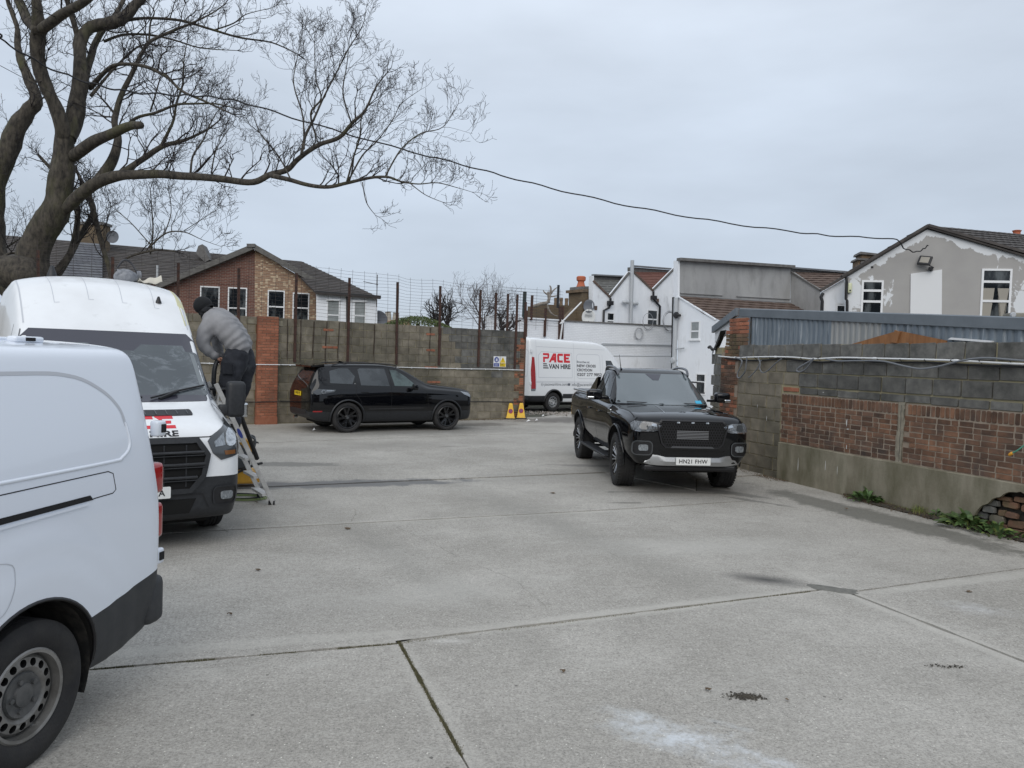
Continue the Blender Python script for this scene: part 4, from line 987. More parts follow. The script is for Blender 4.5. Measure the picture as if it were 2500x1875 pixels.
def wheel(name, root, x, y, R, r, w, style, sg, mt='tyre', steer=0):
    """sg: +1 outer face toward +y"""
    t = bpy.data.objects.new('wheel', None); COL.objects.link(t); t.parent = root; t.location = (x, y, R); t.rotation_euler = (0, 0, (0 if sg > 0 else pi)+steer); t.empty_display_size = .1
    bm = B(); tyre(bm, R, r, w, {'truck': 44, 'steel': 0}.get(style, 0)); OBJ('tyre', bm, mt, t, smooth=35)
    o = w/2
    if style == 'steel':
        bm = B(); lathe(bm, [(r+.004, o*.80), (r-.004, o*.86), (r-.018, o*.82), (r-.022, o*.3), (r-.035, o*.18), (r*.86, o*.40), (r*.80, o*.54), (r*.60, o*.62), (r*.52, o*.52), (r*.40, o*.30), (r*.22, o*.28), (0, o*.28), (0, -o*.3), (r*.9, -o*.3), (r+.002, -o*.6)], 64, 'Y', closed=True)
        bmesh.ops.recalc_face_normals(bm, faces=bm.faces)
        cs = [cyl(.0185, -o, o*1.2, (cos(2*pi*k/16)*r*.70, sin(2*pi*k/16)*r*.70), 12) for k in range(16)]
        b2 = boolean(bm, cs); OBJ('rim', b2, 'steel_wheel', t, smooth=30, mats=['steel_wheel', 'void'])
        bm = B(); lathe(bm, [(r*.50, o*.50), (r*.47, o*.62), (r*.40, o*.60), (r*.26, o*.56), (r*.24, o*.66), (r*.14, o*.68), (0, o*.66)], 40, 'Y'); bmesh.ops.recalc_face_normals(bm, faces=bm.faces); OBJ('hub_cap', bm, 'plastic_hub', t, smooth=40)
        for k in range(5):
            a = 2*pi*k/5; bm = B(); lathe(bm, [(.013, o*.56), (.012, o*.70), (0, o*.71)], 8, 'Y', (cos(a)*r*.34, 0, sin(a)*r*.34)); OBJ('wheel_nut', bm, 'plastic_hub', t)
    elif style == 'van':
        bm = B(); lathe(bm, [(r+.004, o*.80), (r-.012, o*.84), (r-.02, o*.3), (r*.80, o*.2), (r*.62, o*.42), (r*.55, o*.62), (r*.40, o*.62), (r*.3, o*.5), (r*.2, o*.8), (0, o*.8)], 40, 'Y'); OBJ('rim', bm, 'wheel_silver', t, smooth=30)
        bm = B()
        for k in range(10): a = 2*pi*k/10; lathe(bm, [(.022, o*.40), (.022, o*.50), (0, o*.5)], 10, 'Y', (cos(a)*r*.72, 0, sin(a)*r*.72))
        OBJ('rim_holes', bm, 'void', t)
    else:
        n = {'truck': 8, 'suv': 5}[style]; bm = B(); lathe(bm, [(r+.004, o*.82), (r-.012, o*.90), (r-.03, o*.84), (r-.035, o*.0), (r-.04, -o*.5), (0, -o*.5)], 48, 'Y'); OBJ('rim', bm, 'alloy_black', t, smooth=30)
        bm = B(); lathe(bm, [(r*.26, o*.2), (r*.24, o*.62), (r*.16, o*.70), (0, o*.68)], 24, 'Y')
        for k in range(n):
            for dv in ((-.16, .16) if style == 'truck' else (-.20, .12)):
                a = 2*pi*k/n; a2 = a+dv
                if style == 'suv': a2 = a+dv*1.6+.25
                p0 = Vector((cos(a+dv*.5)*r*.2, 0, sin(a+dv*.5)*r*.2)); p1 = Vector((cos(a2)*(r-.03), 0, sin(a2)*(r-.03))); dd = p1-p0; px_ = Vector((-dd.z, 0, dd.x)).normalized()
                w0, w1 = (.022, .016) if style == 'truck' else (.026, .022)
                vs = [bm.verts.new(q) for q in (p0-px_*w0+Vector((0, o*.60, 0)), p0+px_*w0+Vector((0, o*.60, 0)), p1+px_*w1+Vector((0, o*.84, 0)), p1-px_*w1+Vector((0, o*.84, 0)), p0-px_*w0+Vector((0, o*.3, 0)), p0+px_*w0+Vector((0, o*.3, 0)), p1+px_*w1+Vector((0, o*.5, 0)), p1-px_*w1+Vector((0, o*.5, 0)))]
                for f in ((0, 1, 2, 3), (0, 3, 7, 4), (1, 5, 6, 2), (3, 2, 6, 7)): bm.faces.new([vs[i] for i in f])
        bmesh.ops.recalc_face_normals(bm, faces=bm.faces); OBJ('spokes', bm, 'alloy_black', t)
        bm = B(); e0 = (.0035, .0025)
        for k in range(n):
            a = 2*pi*k/n
            if style == 'truck':
                for dv in (-.16, .16):
                    p0 = Vector((cos(a+dv*.5)*r*.28, o*.62, sin(a+dv*.5)*r*.28)); p1 = Vector((cos(a+dv)*(r-.045), o*.85, sin(a+dv)*(r-.045))); tube(bm, [p0, p1], [.003, .006], 4)
            else:
                a2 = a+.12*1.6+.25; p0 = Vector((cos(a)*r*.4, o*.68, sin(a)*r*.4)); p1 = Vector((cos(a2)*(r-.05), o*.85, sin(a2)*(r-.05))); tube(bm, [p0, p1], .002, 4)
        OBJ('spoke_edges', bm, 'alloy_edge' if style == 'truck' else 'lamp_dark', t)
        bm = B(); lathe(bm, [(r*.14, o*.68), (r*.12, o*.74), (0, o*.74)], 16, 'Y'); OBJ('hub_cap', bm, 'lamp_dark', t)
    return t
M('plastic_hub', (.05, .053, .055), .4, c2=(.10, .10, .10), scale=14)
def mirror_pair(fn):
    for sg in (1, -1): fn(sg)
def mkbody(root, bm, arches, R, paint, inner=.62, rocker=None, flat=None, name='body', smooth=40):
    cuts = []
    for ax_, rr, zc in arches:
        for sg in (1, -1): cuts.append(cyl(rr, sg*inner, sg*1.4, (ax_, zc), 44, flat))
    for c in cuts: bmesh.ops.recalc_face_normals(c, faces=c.faces)
    return boolean(bm, cuts)
def finish(root, bm, paint, name='body', smooth=40, label=None): return OBJ(name, bm, None, root, smooth=smooth, mats=[paint, 'void'], label=label)
def plate(root, mtx, txt, m, wd=.52, ht=.111, size=.083, right=False):
    bm = B(); P = rrect(-wd/2, -ht/2, wd/2, ht/2, .01, 3); prism(bm, P, -.006, 0, mtx); o = OBJ('number_plate', bm, m, root)
    t = text_bm(txt, size, bold=.0012, spacing=1.05); xs = [v.co.x for v in t.verts]; ys = [v.co.y for v in t.verts]; cx = (min(xs)+max(xs))/2; cy = (min(ys)+max(ys))/2
    if right: cx = max(xs)-wd/2+.05
    for v in t.verts: v.co = mtx @ Vector((v.co.x-cx, -.0085, v.co.y-cy))
    OBJ('lettering', t, 'print_black', o)
# ------------------------------------------------------------------ A: black double cab pickup (x forward, origin under front axle)
def pickup():
    D = V2(G(1425, 1121))-V2(G(1515, 1183)); yaw = radians(-84.5-90+90)
    back = Vector((-.095, .995)); fwd = -back; yaw = atan2(fwd.y, fwd.x)
    left = Vector((-fwd.y, fwd.x))   # vehicle left = image right
    c = V2(G(1515, 1183))+left*.82+fwd*(.02)
    t = thing('pickup_truck', 'glossy black double cab pickup with silver bumper bar parked beside the patched wall', 'pickup truck', (c.x, c.y, 0), yaw)
    lo = hull([(.93, .50, 1.00, .55, .60, .62, .90, .55, 0), (.91, .46, 1.10, .72, .78, .80, .98, .74, 0), (.80, .43, 1.17, .80, .90, .90, 1.02, .82, .01), (.55, .42, 1.20, .84, .935, .925, 1.08, .84, .02), (.1, .42, 1.22, .86, .945, .935, 1.12, .85, .03),
        (-.45, .42, 1.235, .86, .94, .935, 1.12, .85, .035), (-.7, .44, 1.255, .86, .925, .930, 1.18, .86, .03), (-2.3, .46, 1.335, .86, .925, .930, 1.22, .86, .02), (-2.6, .48, 1.33, .86, .93, .935, 1.20, .87, 0), (-3.2, .50, 1.33, .86, .95, .945, 1.18, .88, 0), (-4.2, .55, 1.33, .86, .93, .93, 1.20, .88, 0), (-4.36, .58, 1.30, .84, .90, .90, 1.18, .84, 0)])
    zc = .42
    bm = mkbody(t, lo, [(0, .485, .46), (-3.22, .485, .46)], .4, 'paint_black', inner=.60)
    # greenhouse, lofted in height
    g = B(); R = []
    for z, xf, xr, h, bow in ((1.15, -.38, -2.50, .86, .16), (1.25, -.43, -2.50, .868, .17), (1.33, -.54, -2.48, .855, .17), (1.55, -.92, -2.40, .765, .14), (1.74, -1.24, -2.31, .70, .11), (1.81, -1.38, -2.26, .665, .09), (1.85, -1.60, -2.14, .56, .05)):
        ring = []
        for k in range(32):
            a = 2*pi*(k+.5)/32; ca, sa = cos(a), sin(a); e_ = .33; ux = abs(ca)**e_*(1 if ca > 0 else -1); uy = abs(sa)**e_*(1 if sa > 0 else -1)
            x = (xf+xr)/2+(xf-xr)/2*ux; y = h*uy
            if ux > 0: x -= bow*(y/h)**2*ux
            ring.append(g.verts.new((x, y, z)))
        R.append(ring)
    for a, b_ in zip(R, R[1:]):
        for k in range(32): g.faces.new((a[k], a[(k+1) % 32], b_[(k+1) % 32], b_[k]))
    g.faces.new(R[-1]); bmesh.ops.recalc_face_normals(g, faces=g.faces); g = subsurf(g, 1)
    both = B(); merge(both, bm.copy()); merge(both, g.copy()); both.normal_update(); car = Car(t, both, None); both.free()
    finish(t, bm, 'paint_black'); OBJ('cab', g, 'paint_black', t, smooth=50)
    # glass
    car.patch('windscreen', [(-.78, 1.265), (.78, 1.265), (.70, 1.50), (.645, 1.70), (.60, 1.755), (-.60, 1.755), (-.645, 1.70), (-.70, 1.50)], 'glass_screen', 'x', 1, .006)
    car.patch('camera_housing', [(-.14, 1.748), (.14, 1.748), (.05, 1.645), (-.05, 1.645)], 'glass_frit', 'x', 1, .009, th=.001)
    car.patch('parking_permit', [(.55, 1.285), (.67, 1.285), (.665, 1.33), (.55, 1.33)], 'print_blue', 'x', 1, .009, th=.001)
    for sg in (1, -1):
        car.patch('window', [(-.98, 1.36), (-1.55, 1.36), (-1.55, 1.72), (-1.36, 1.72)], 'glass_dark', 'y', sg, .005)
        car.patch('window', [(-1.62, 1.36), (-2.28, 1.36), (-2.18, 1.66), (-2.05, 1.72), (-1.62, 1.72)], 'glass_dark', 'y', sg, .005)
        car.line('chrome_strip', [(-.95, 1.335), (-2.4, 1.325)], .014, 'chrome', 'y', sg, .004)
        for P in ([(-.66, .55), (-.66, 1.0), (-.80, 1.30)], [(-1.58, .52), (-1.58, 1.70)], [(-2.46, 1.30), (-2.46, .95), (-2.62, .80)], [(-2.5, 1.3), (-2.5, .55)], [(-.66, .55), (-2.45, .55)]): car.line('panel_gap', P, .007, 'gap', 'y', sg)
        for x in (-1.30, -2.18):
            bm = B(); bbox(bm, (x-.10, .0, 1.075), (x+.10, .03, 1.10), .008); h = car.hit('y', x, 1.09, sg, 0)
            for v in bm.verts: v.co.y = h[0].y+sg*(v.co.y+.005)
            bmesh.ops.recalc_face_normals(bm, faces=bm.faces); OBJ('door_handle', bm, 'paint_black', t, smooth=40)
        # arch lips
        for ax_ in (0, -3.22):
            bm = B(); P = []
            for k in range(23):
                a = radians(-8+196*k/22); x, z = ax_+.50*cos(a), .46+.50*sin(a); h = car.hit('y', ax_+.53*cos(a), max(.47, .46+.53*sin(a)), sg, 0); P.append((x, sg*max(.90, abs(h[0].y) if h else .92)+sg*.012, z))
            P = [p for p in P if abs(p[1]) > .80]; tube(bm, P, .017, 6); OBJ('arch_lip', bm, 'paint_black', t, smooth=60)
        bm = B(); bbox(bm, (-2.68, .80, .36), (-.56, .99, .40), .015); box(bm, (-2.2, .6, .37), (-2.1, .85, .41)); box(bm, (-1.2, .6, .37), (-1.1, .85, .41))
        for k in range(14): box(bm, (-2.6+k*.145, .84, .40), (-2.56+k*.145, .97, .404))
        for v in bm.verts: v.co.y *= sg
        bmesh.ops.recalc_face_normals(bm, faces=bm.faces); OBJ('side_step', bm, 'plastic_black', t)
        # mirror
        mr = B(); bbox(mr, (-.98, .99, 1.30), (-.80, 1.24, 1.475), .045, 3); box(mr, (-.93, .86, 1.31), (-.87, 1.02, 1.35))
        for v in mr.verts: v.co.y *= sg
        bmesh.ops.recalc_face_normals(mr, faces=mr.faces); mo = OBJ('mirror', mr, 'paint_black', t, smooth=60)
        mr = B(); bbox(mr, (-.865, 1.13, 1.31), (-.792, 1.245, 1.36), .015); bmesh.ops.recalc_face_normals(mr, faces=mr.faces)
        for v in mr.verts: v.co.y *= sg
        OBJ('indicator', mr, 'chrome', mo)
        # roof rails
        bm = B(); tube(bm, smooth_pts([(-1.28, sg*.62, 1.735), (-1.40, sg*.64, 1.83), (-1.7, sg*.65, 1.865), (-2.1, sg*.64, 1.85), (-2.28, sg*.62, 1.75)], 5), .022, 6); OBJ('roof_rail', bm, 'silver_dark', t, smooth=60)
        # headlamp, fog lamp
        hd = [Vector(q) for q in ((sg*.46, .985), (sg*.47, 1.03), (sg*.60, 1.075), (sg*.83, 1.085), (sg*.885, 1.045), (sg*.88, .96), (sg*.80, .935), (sg*.58, .945))]
        hp = car.patch('headlamp', [(p.x, p.y) for p in hd], 'lamp_smoke', 'x', 1, .010, res=.05)
        car.patch('lamp_lens', rrect(sg*.72-.05, .97, sg*.72+.05, 1.06, .03), 'lamp_dark', 'x', 1, .016, res=.05, th=.004, parent=hp)
        car.patch('lamp_chrome', [(sg*.47, 1.03), (sg*.60, 1.06), (sg*.62, 1.03), (sg*.50, 1.0)], 'chrome', 'x', 1, .016, th=.002, parent=hp)
        car.patch('lamp_strip', [(sg*.50, .985), (sg*.70, .938), (sg*.84, .943), (sg*.84, .955), (sg*.70, .952), (sg*.51, 1.0)], 'chrome', 'x', 1, .016, th=.002, parent=hp)
        fp = car.patch('fog_surround', rrect(min(sg*.60, sg*.86), .60, max(sg*.60, sg*.86), .80, .06), 'plastic_dark', 'x', 1, .012)
        car.line('fog_rim', [(a, b_) for a, b_ in rrect(min(sg*.60, sg*.86), .60, max(sg*.60, sg*.86), .80, .06)], .016, 'lamp_dark', 'x', 1, .018, closed=True, parent=fp)
        car.patch('fog_lamp', rrect(min(sg*.66, sg*.79), .66, max(sg*.66, sg*.79), .75, .03), 'lamp_clear', 'x', 1, .02, th=.004, parent=fp)
        car.line('bonnet_gap', [(.68, sg*.82), (.3, sg*.80), (-.3, sg*.82)], .012, 'gap', 'z', 1)
        car.line('bonnet_crease', [(.62, sg*.34), (-.35, sg*.22)], .02, 'crease_highlight', 'z', 1, .003)
        h = car.hit('y', -.52, 1.14, sg, 0)
        bm = B(); bbox(bm, (-.66, abs(h[0].y)-.01, 1.10), (-.44, abs(h[0].y)+.014, 1.17), .01)
        for v in bm.verts: v.co.y *= sg
        bmesh.ops.recalc_face_normals(bm, faces=bm.faces); OBJ('fender_vent', bm, 'chrome', t)
        wheel('wheel', t, 0, sg*.81, .415, .265, .285, 'truck', sg, steer=radians(-3) if sg > 0 else radians(-3))
        wheel('wheel', t, -3.22, sg*.81, .415, .265, .285, 'truck', sg)

    # grille
    gp = [(-.46, 1.10), (-.53, 1.04), (-.46, .78), (-.40, .72), (.40, .72), (.46, .78), (.53, 1.04), (.46, 1.10)]
    gr = car.patch('grille', gp, 'void', 'x', 1, .014, th=.02)
    car.line('grille_rim', gp, .024, 'plastic_dark', 'x', 1, .026, closed=True, parent=gr)
    bm = B(); h0 = car.hit('x', 0, .9, 1, 0)[0].x
    for i in range(9):
        z = .755+i*.038
        for k in range(26):
            y = -.5+k*.04+(.02 if i % 2 else 0); lim = .44+(z-.72)*.24
            if abs(y) > lim-.02: continue
            h = car.hit('x', y, z, 1, .018)
            if h: tube(bm, [h[0]+Vector((0, .02*cos(2*pi*q/6+pi/6), .02*sin(2*pi*q/6+pi/6))) for q in range(7)], .0045, 3, caps=False)
    OBJ('mesh', bm, 'plastic_dark', gr, kind='stuff')
    for i in range(6): car.line('intercooler_fin', [(-.24, .85+i*.022), (.24, .85+i*.022)], .009, 'alloy_edge', 'x', 1, .0205, parent=gr)
    for y in (-.22, 0, .22): car.patch('marker_lamp', rrect(y-.022, 1.062, y+.022, 1.078, .005), 'lamp_clear', 'x', 1, .034, th=.004, parent=gr)
    car.patch('grille_bar', [(-.30, .738), (.30, .738), (.33, .712), (-.33, .712)], 'silver_dark', 'x', 1, .034, th=.01, parent=gr)
    car.patch('lower_intake', [(-.50, .68), (.50, .68), (.42, .585), (-.42, .585)], 'void', 'x', 1, .006)
    # silver bar below
    bm = B(); pts = [(-.70, .50, .90), (-.62, .605, .905), (-.52, .60, .955), (-.40, .575, .98), (.40, .575, .98), (.52, .60, .955), (.62, .605, .905), (.70, .50, .90)]
    lowp = [(-.72, .475, .885), (-.62, .455, .90), (-.52, .45, .94), (-.40, .45, .965), (.40, .45, .965), (.52, .45, .94), (.62, .455, .90), (.72, .475, .885)]
    rowA = [bm.verts.new((x, y, z)) for y, z, x in pts]; rowM = [bm.verts.new((a[2]*.5+b_[2]*.5+.02, (a[0]+b_[0])/2, (a[1]+b_[1])/2)) for a, b_ in zip(pts, lowp)]; rowB = [bm.verts.new((x, y, z)) for y, z, x in lowp]
    rowC = [bm.verts.new((v.co.x-.12, v.co.y, v.co.z)) for v in rowA]; rowD = [bm.verts.new((v.co.x-.12, v.co.y, v.co.z)) for v in rowB]
    for P, Q in ((rowC, rowA), (rowA, rowM), (rowM, rowB), (rowB, rowD)):
        for i in range(7): bm.faces.new((P[i], P[i+1], Q[i+1], Q[i]))
    bmesh.ops.recalc_face_normals(bm, faces=bm.faces); OBJ('bumper_bar', bm, 'silver_paint', t, smooth=30)
    bm = B(); bbox(bm, (.70, -.70, .36), (.90, .70, .455), .03); OBJ('valance', bm, 'plastic_dark', t)
    plate(t, Matrix.Translation((1.012, 0, .525)) @ Matrix.Rotation(pi/2, 4, 'Z'), 'HN21 FHW', 'plate_white')
    # wipers, antenna, load cover, washer
    for y0, y1 in ((-.62, -.05), (.12, .62)):
        car.line('wiper', [(y0, 1.285), (y1, 1.272)], .014, 'plastic_dark', 'x', 1, .018)
    bm = B(); tube(bm, [(-1.5, -.52, 1.82), (-1.55, -.52, 1.86), (-1.64, -.53, 2.08)], [.02, .008, .004], 6); OBJ('aerial', bm, 'plastic_dark', t)
    bm = B(); bbox(bm, (-4.28, -.78, 1.32), (-2.56, .78, 1.365), .02); OBJ('load_cover', bm, 'silver_dark', t)
    for sg in (1, -1): bm = B(); tube(bm, [(-2.50, sg*.86, 1.345), (-4.25, sg*.86, 1.345)], .022, 8); OBJ('bed_rail', bm, 'silver_paint', t, smooth=60)
    bm = B()
    pass
    bm.free()
    for sg in (1, -1):
        bm = B(); prism(bm, [(-2.22, 1.66), (-2.36, 1.64), (-3.0, 1.38), (-3.0, 1.34), (-2.42, 1.34)], sg*.72, sg*.78); OBJ('sports_bar', bm, 'paint_black', t)
    bm = B(); bbox(bm, (-4.2, -.5, .30), (.6, .5, .5), .03); OBJ('chassis', bm, 'void', t)
    bm = B(); tube(bm, [(-3.22, -.7, .38), (-3.22, .7, .38)], .06, 8); tube(bm, [(0, -.7, .38), (0, .7, .38)], .05, 8); OBJ('axle', bm, 'void', t)
    return t
M('lamp_smoke', (.20, .215, .235), .08, c2=(.04, .045, .05), scale=24, spec=.9, lo=.35, hi=.65, stretch=(1, 3, 1)); M('silver_dark', (.14, .145, .155), .3, metal=.7); M('crease_highlight', (.022, .023, .028), .12, coat=1)  # crease tone: highlight on bonnet and door pressings put into the colour
PK = pickup()

# ------------------------------------------------------------------ B: black SUV parked along the block wall
def suv():
    rr_, ff = V2(G(865, 1055)), V2(G(1095, 1049)); fwd = (ff-rr_).normalized(); left = Vector((-fwd.y, fwd.x))
    c = ff+left*.80-fwd*.12; yaw = atan2(fwd.y, fwd.x)
    t = thing('suv', 'black estate style SUV with tinted glass parked along the block wall', 'car', (c.x, c.y, 0), yaw)
    bm = hull([(.80, .44, .92, .60, .64, .64, .82, .57, 0), (.79, .32, 1.01, .74, .80, .80, .90, .72, .01), (.70, .26, 1.06, .82, .89, .88, .93, .80, .02), (.40, .24, 1.12, .85, .935, .925, .99, .82, .03), (0, .24, 1.16, .86, .945, .935, 1.02, .82, .04), (-.45, .24, 1.20, .86, .945, .935, 1.05, .80, .05),
        (-.56, .24, 1.23, .86, .94, .935, 1.05, .76, .05), (-.95, .24, 1.47, .86, .94, .93, 1.07, .68, .03), (-1.30, .24, 1.645, .86, .94, .93, 1.08, .64, .03), (-1.8, .24, 1.695, .86, .94, .93, 1.09, .64, .03), (-2.6, .24, 1.685, .86, .945, .93, 1.09, .615, .03), (-3.15, .25, 1.665, .86, .945, .925, 1.10, .60, .02),
        (-3.40, .27, 1.65, .85, .93, .91, 1.10, .61, .01), (-3.54, .32, 1.38, .84, .91, .89, 1.06, .70, 0), (-3.65, .38, 1.12, .82, .88, .87, .98, .78, 0), (-3.68, .42, 1.04, .76, .82, .82, .92, .72, 0)], sub=2)
    bm = mkbody(t, bm, [(0, .415, .375), (-2.74, .415, .375)], .37, 'paint_black', inner=.60); car = Car(t, bm, None)
    cut_planes(bm, [((0, 0, .52), (0, 0, 1))]); cl = take(bm, lambda c: c.z < .52); OBJ('lower_cladding', cl, None, t, smooth=45, mats=['plastic_black', 'void'])
    finish(t, bm, 'paint_black', smooth=45)
    for sg in (1, -1):
        car.patch('window', [(-1.06, 1.15), (-1.50, 1.16), (-1.56, 1.56), (-1.38, 1.55), (-1.12, 1.38), (-.86, 1.15)], 'glass_side', 'y', sg, .006, th=.004)
        car.patch('window', [(-1.64, 1.15), (-2.40, 1.165), (-2.42, 1.55), (-2.36, 1.58), (-1.70, 1.585)], 'glass_dark', 'y', sg, .006, th=.004)
        car.patch('window', [(-2.62, 1.19), (-3.18, 1.21), (-3.14, 1.50), (-2.90, 1.57), (-2.66, 1.57), (-2.52, 1.38)], 'glass_dark', 'y', sg, .006, th=.004)
        for P in ([(-.55, .55), (-.60, 1.0), (-.72, 1.12)], [(-1.60, .45), (-1.58, 1.60)], [(-2.35, .52), (-2.42, .80), (-2.54, .95), (-2.52, 1.30)], [(-.56, .5), (-2.3, .5)], [(-2.9, 1.6), (-3.2, 1.3)]): car.line('panel_gap', P, .007, 'gap', 'y', sg)
        car.line('door_highlight', [(-.7, .60), (-2.2, .585)], .012, 'crease_highlight', 'y', sg, .004)
        for x in (-1.45, -2.30):
            h = car.hit('y', x, 1.0, sg, 0); m_ = B(); bbox(m_, (x-.10, abs(h[0].y)-.01, .985), (x+.10, abs(h[0].y)+.022, 1.01), .008)
            for v in m_.verts: v.co.y *= sg
            bmesh.ops.recalc_face_normals(m_, faces=m_.faces); OBJ('door_handle', m_, 'paint_black', t, smooth=40)
        hl = car.patch('headlamp', [(.40, 1.03), (.66, .98), (.79, .90), (.70, .88), (.50, .95)], 'lamp_clear', 'y', sg, .01, th=.004)
        tl = car.patch('tail_lamp', [(-3.62, .99), (-3.52, .93), (-3.1, 1.0), (-3.05, 1.055), (-3.5, 1.07)], 'lamp_dark', 'y', sg, .01, th=.004)
        h = car.hit('y', -3.36, 1.0, sg, .014)
        m_ = B(); lathe(m_, [(.050, -.006), (.050, .012), (.036, .014), (.036, -.006)], 20, 'Y', closed=True)
        mt = Matrix.Translation(h[0]) @ h[1].to_track_quat('Y', 'Z').to_matrix().to_4x4()
        for v in m_.verts: v.co = mt @ v.co
        OBJ('lamp_ring', m_, 'lamp_clear', tl, smooth=40)
        car.patch('reversing_lamp', [(-3.15, 1.02), (-3.08, 1.04), (-3.28, 1.045), (-3.30, 1.01)], 'lamp_clear', 'y', sg, .015, th=.002, parent=tl)
        car.patch('reflector', rrect(-3.60, .515, -3.38, .545, .01), 'lamp_red', 'y', sg, .006, th=.003)
        car.line('fuel_flap', [(-2.98+.07*cos(2*pi*k/16), .94+.07*sin(2*pi*k/16)) for k in range(16)], .004, 'gap', 'y', sg, closed=True)
        m_ = B(); bbox(m_, (-1.08, .99, 1.07), (-.95, 1.16, 1.22), .035, 3); box(m_, (-1.03, .88, 1.09), (-.98, 1.02, 1.13))
        for v in m_.verts: v.co.y *= sg
        bmesh.ops.recalc_face_normals(m_, faces=m_.faces); OBJ('mirror', m_, 'paint_black', t, smooth=60)
        m_ = B(); tube(m_, smooth_pts([(-1.35, sg*.60, 1.62), (-1.45, sg*.615, 1.69), (-2.1, sg*.62, 1.715), (-2.8, sg*.61, 1.695), (-3.05, sg*.60, 1.65)], 4), .014, 6); OBJ('roof_rail', m_, 'plastic_dark', t)
        for ax_ in (0, -2.74):
            P = []
            for k in range(21):
                a = radians(-12+204*k/20); h = car.hit('y', ax_+.445*cos(a), .375+.445*sin(a), sg, .0)
                if h and abs(h[0].y) > .8: P.append((ax_+.43*cos(a), h[0].y+sg*.008, .375+.43*sin(a)))
            m_ = B(); tube(m_, P, .024, 6); OBJ('arch_lip', m_, 'plastic_black', t, smooth=60)
        wheel('wheel', t, 0, sg*.83, .372, .272, .235, 'suv', sg); wheel('wheel', t, -2.74, sg*.83, .372, .272, .235, 'suv', sg)
    car.patch('rear_window', [(-.56, 1.24), (.56, 1.24), (.52, 1.50), (-.52, 1.50)], 'glass_dark', 'x', -1, .006)
    m_ = B(); prism(m_, [(-3.26, 1.665), (-3.60, 1.625), (-3.58, 1.585), (-3.24, 1.62)], -.60, .60); OBJ('spoiler', m_, 'paint_black', t, smooth=30)
    h = car.hit('x', 0, .93, -1, 0); rm = Matrix.Rotation(-pi/2, 4, 'Z')
    plate(t, Matrix.Translation((h[0].x-.012, .04, .93)) @ Matrix.Rotation(-pi/2, 4, 'Z'), 'OW65 FFJ', 'plate_yellow')
    car.patch('tailgate_step', rrect(-.60, .48, .60, .55, .02), 'plastic_black', 'x', -1, .015)
    car.line('rear_wiper', [(.1, 1.26), (-.3, 1.30)], .014, 'plastic_dark', 'x', -1, .02)
    m_ = B(); tube(m_, [(-3.55, .5, .30), (-3.64, .5, .30)], .035, 8); OBJ('exhaust', m_, 'chrome', t)
    car.patch('windscreen', [(-.60, 1.24), (.60, 1.24), (.52, 1.56), (-.52, 1.56)], 'glass_screen', 'x', 1, .006)
    car.patch('grille', [(-.4, .90), (.4, .90), (.36, .72), (-.36, .72)], 'void', 'x', 1, .01)
    m_ = B(); prism(m_, [(-2.5, 1.685), (-2.62, 1.75), (-2.68, 1.75), (-2.68, 1.685)], -.02, .02); OBJ('roof_fin', m_, 'paint_black', t)
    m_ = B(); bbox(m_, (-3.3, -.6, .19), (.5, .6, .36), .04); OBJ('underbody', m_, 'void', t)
    h = car.hit('y', -2.55, 1.20, -1, .004); m_ = B(); lathe(m_, [(.022, -.002), (.022, .002), (0, .002)], 10, 'Y', h[0]); OBJ('badge', m_, 'silver_paint', t)
    return t
suv()

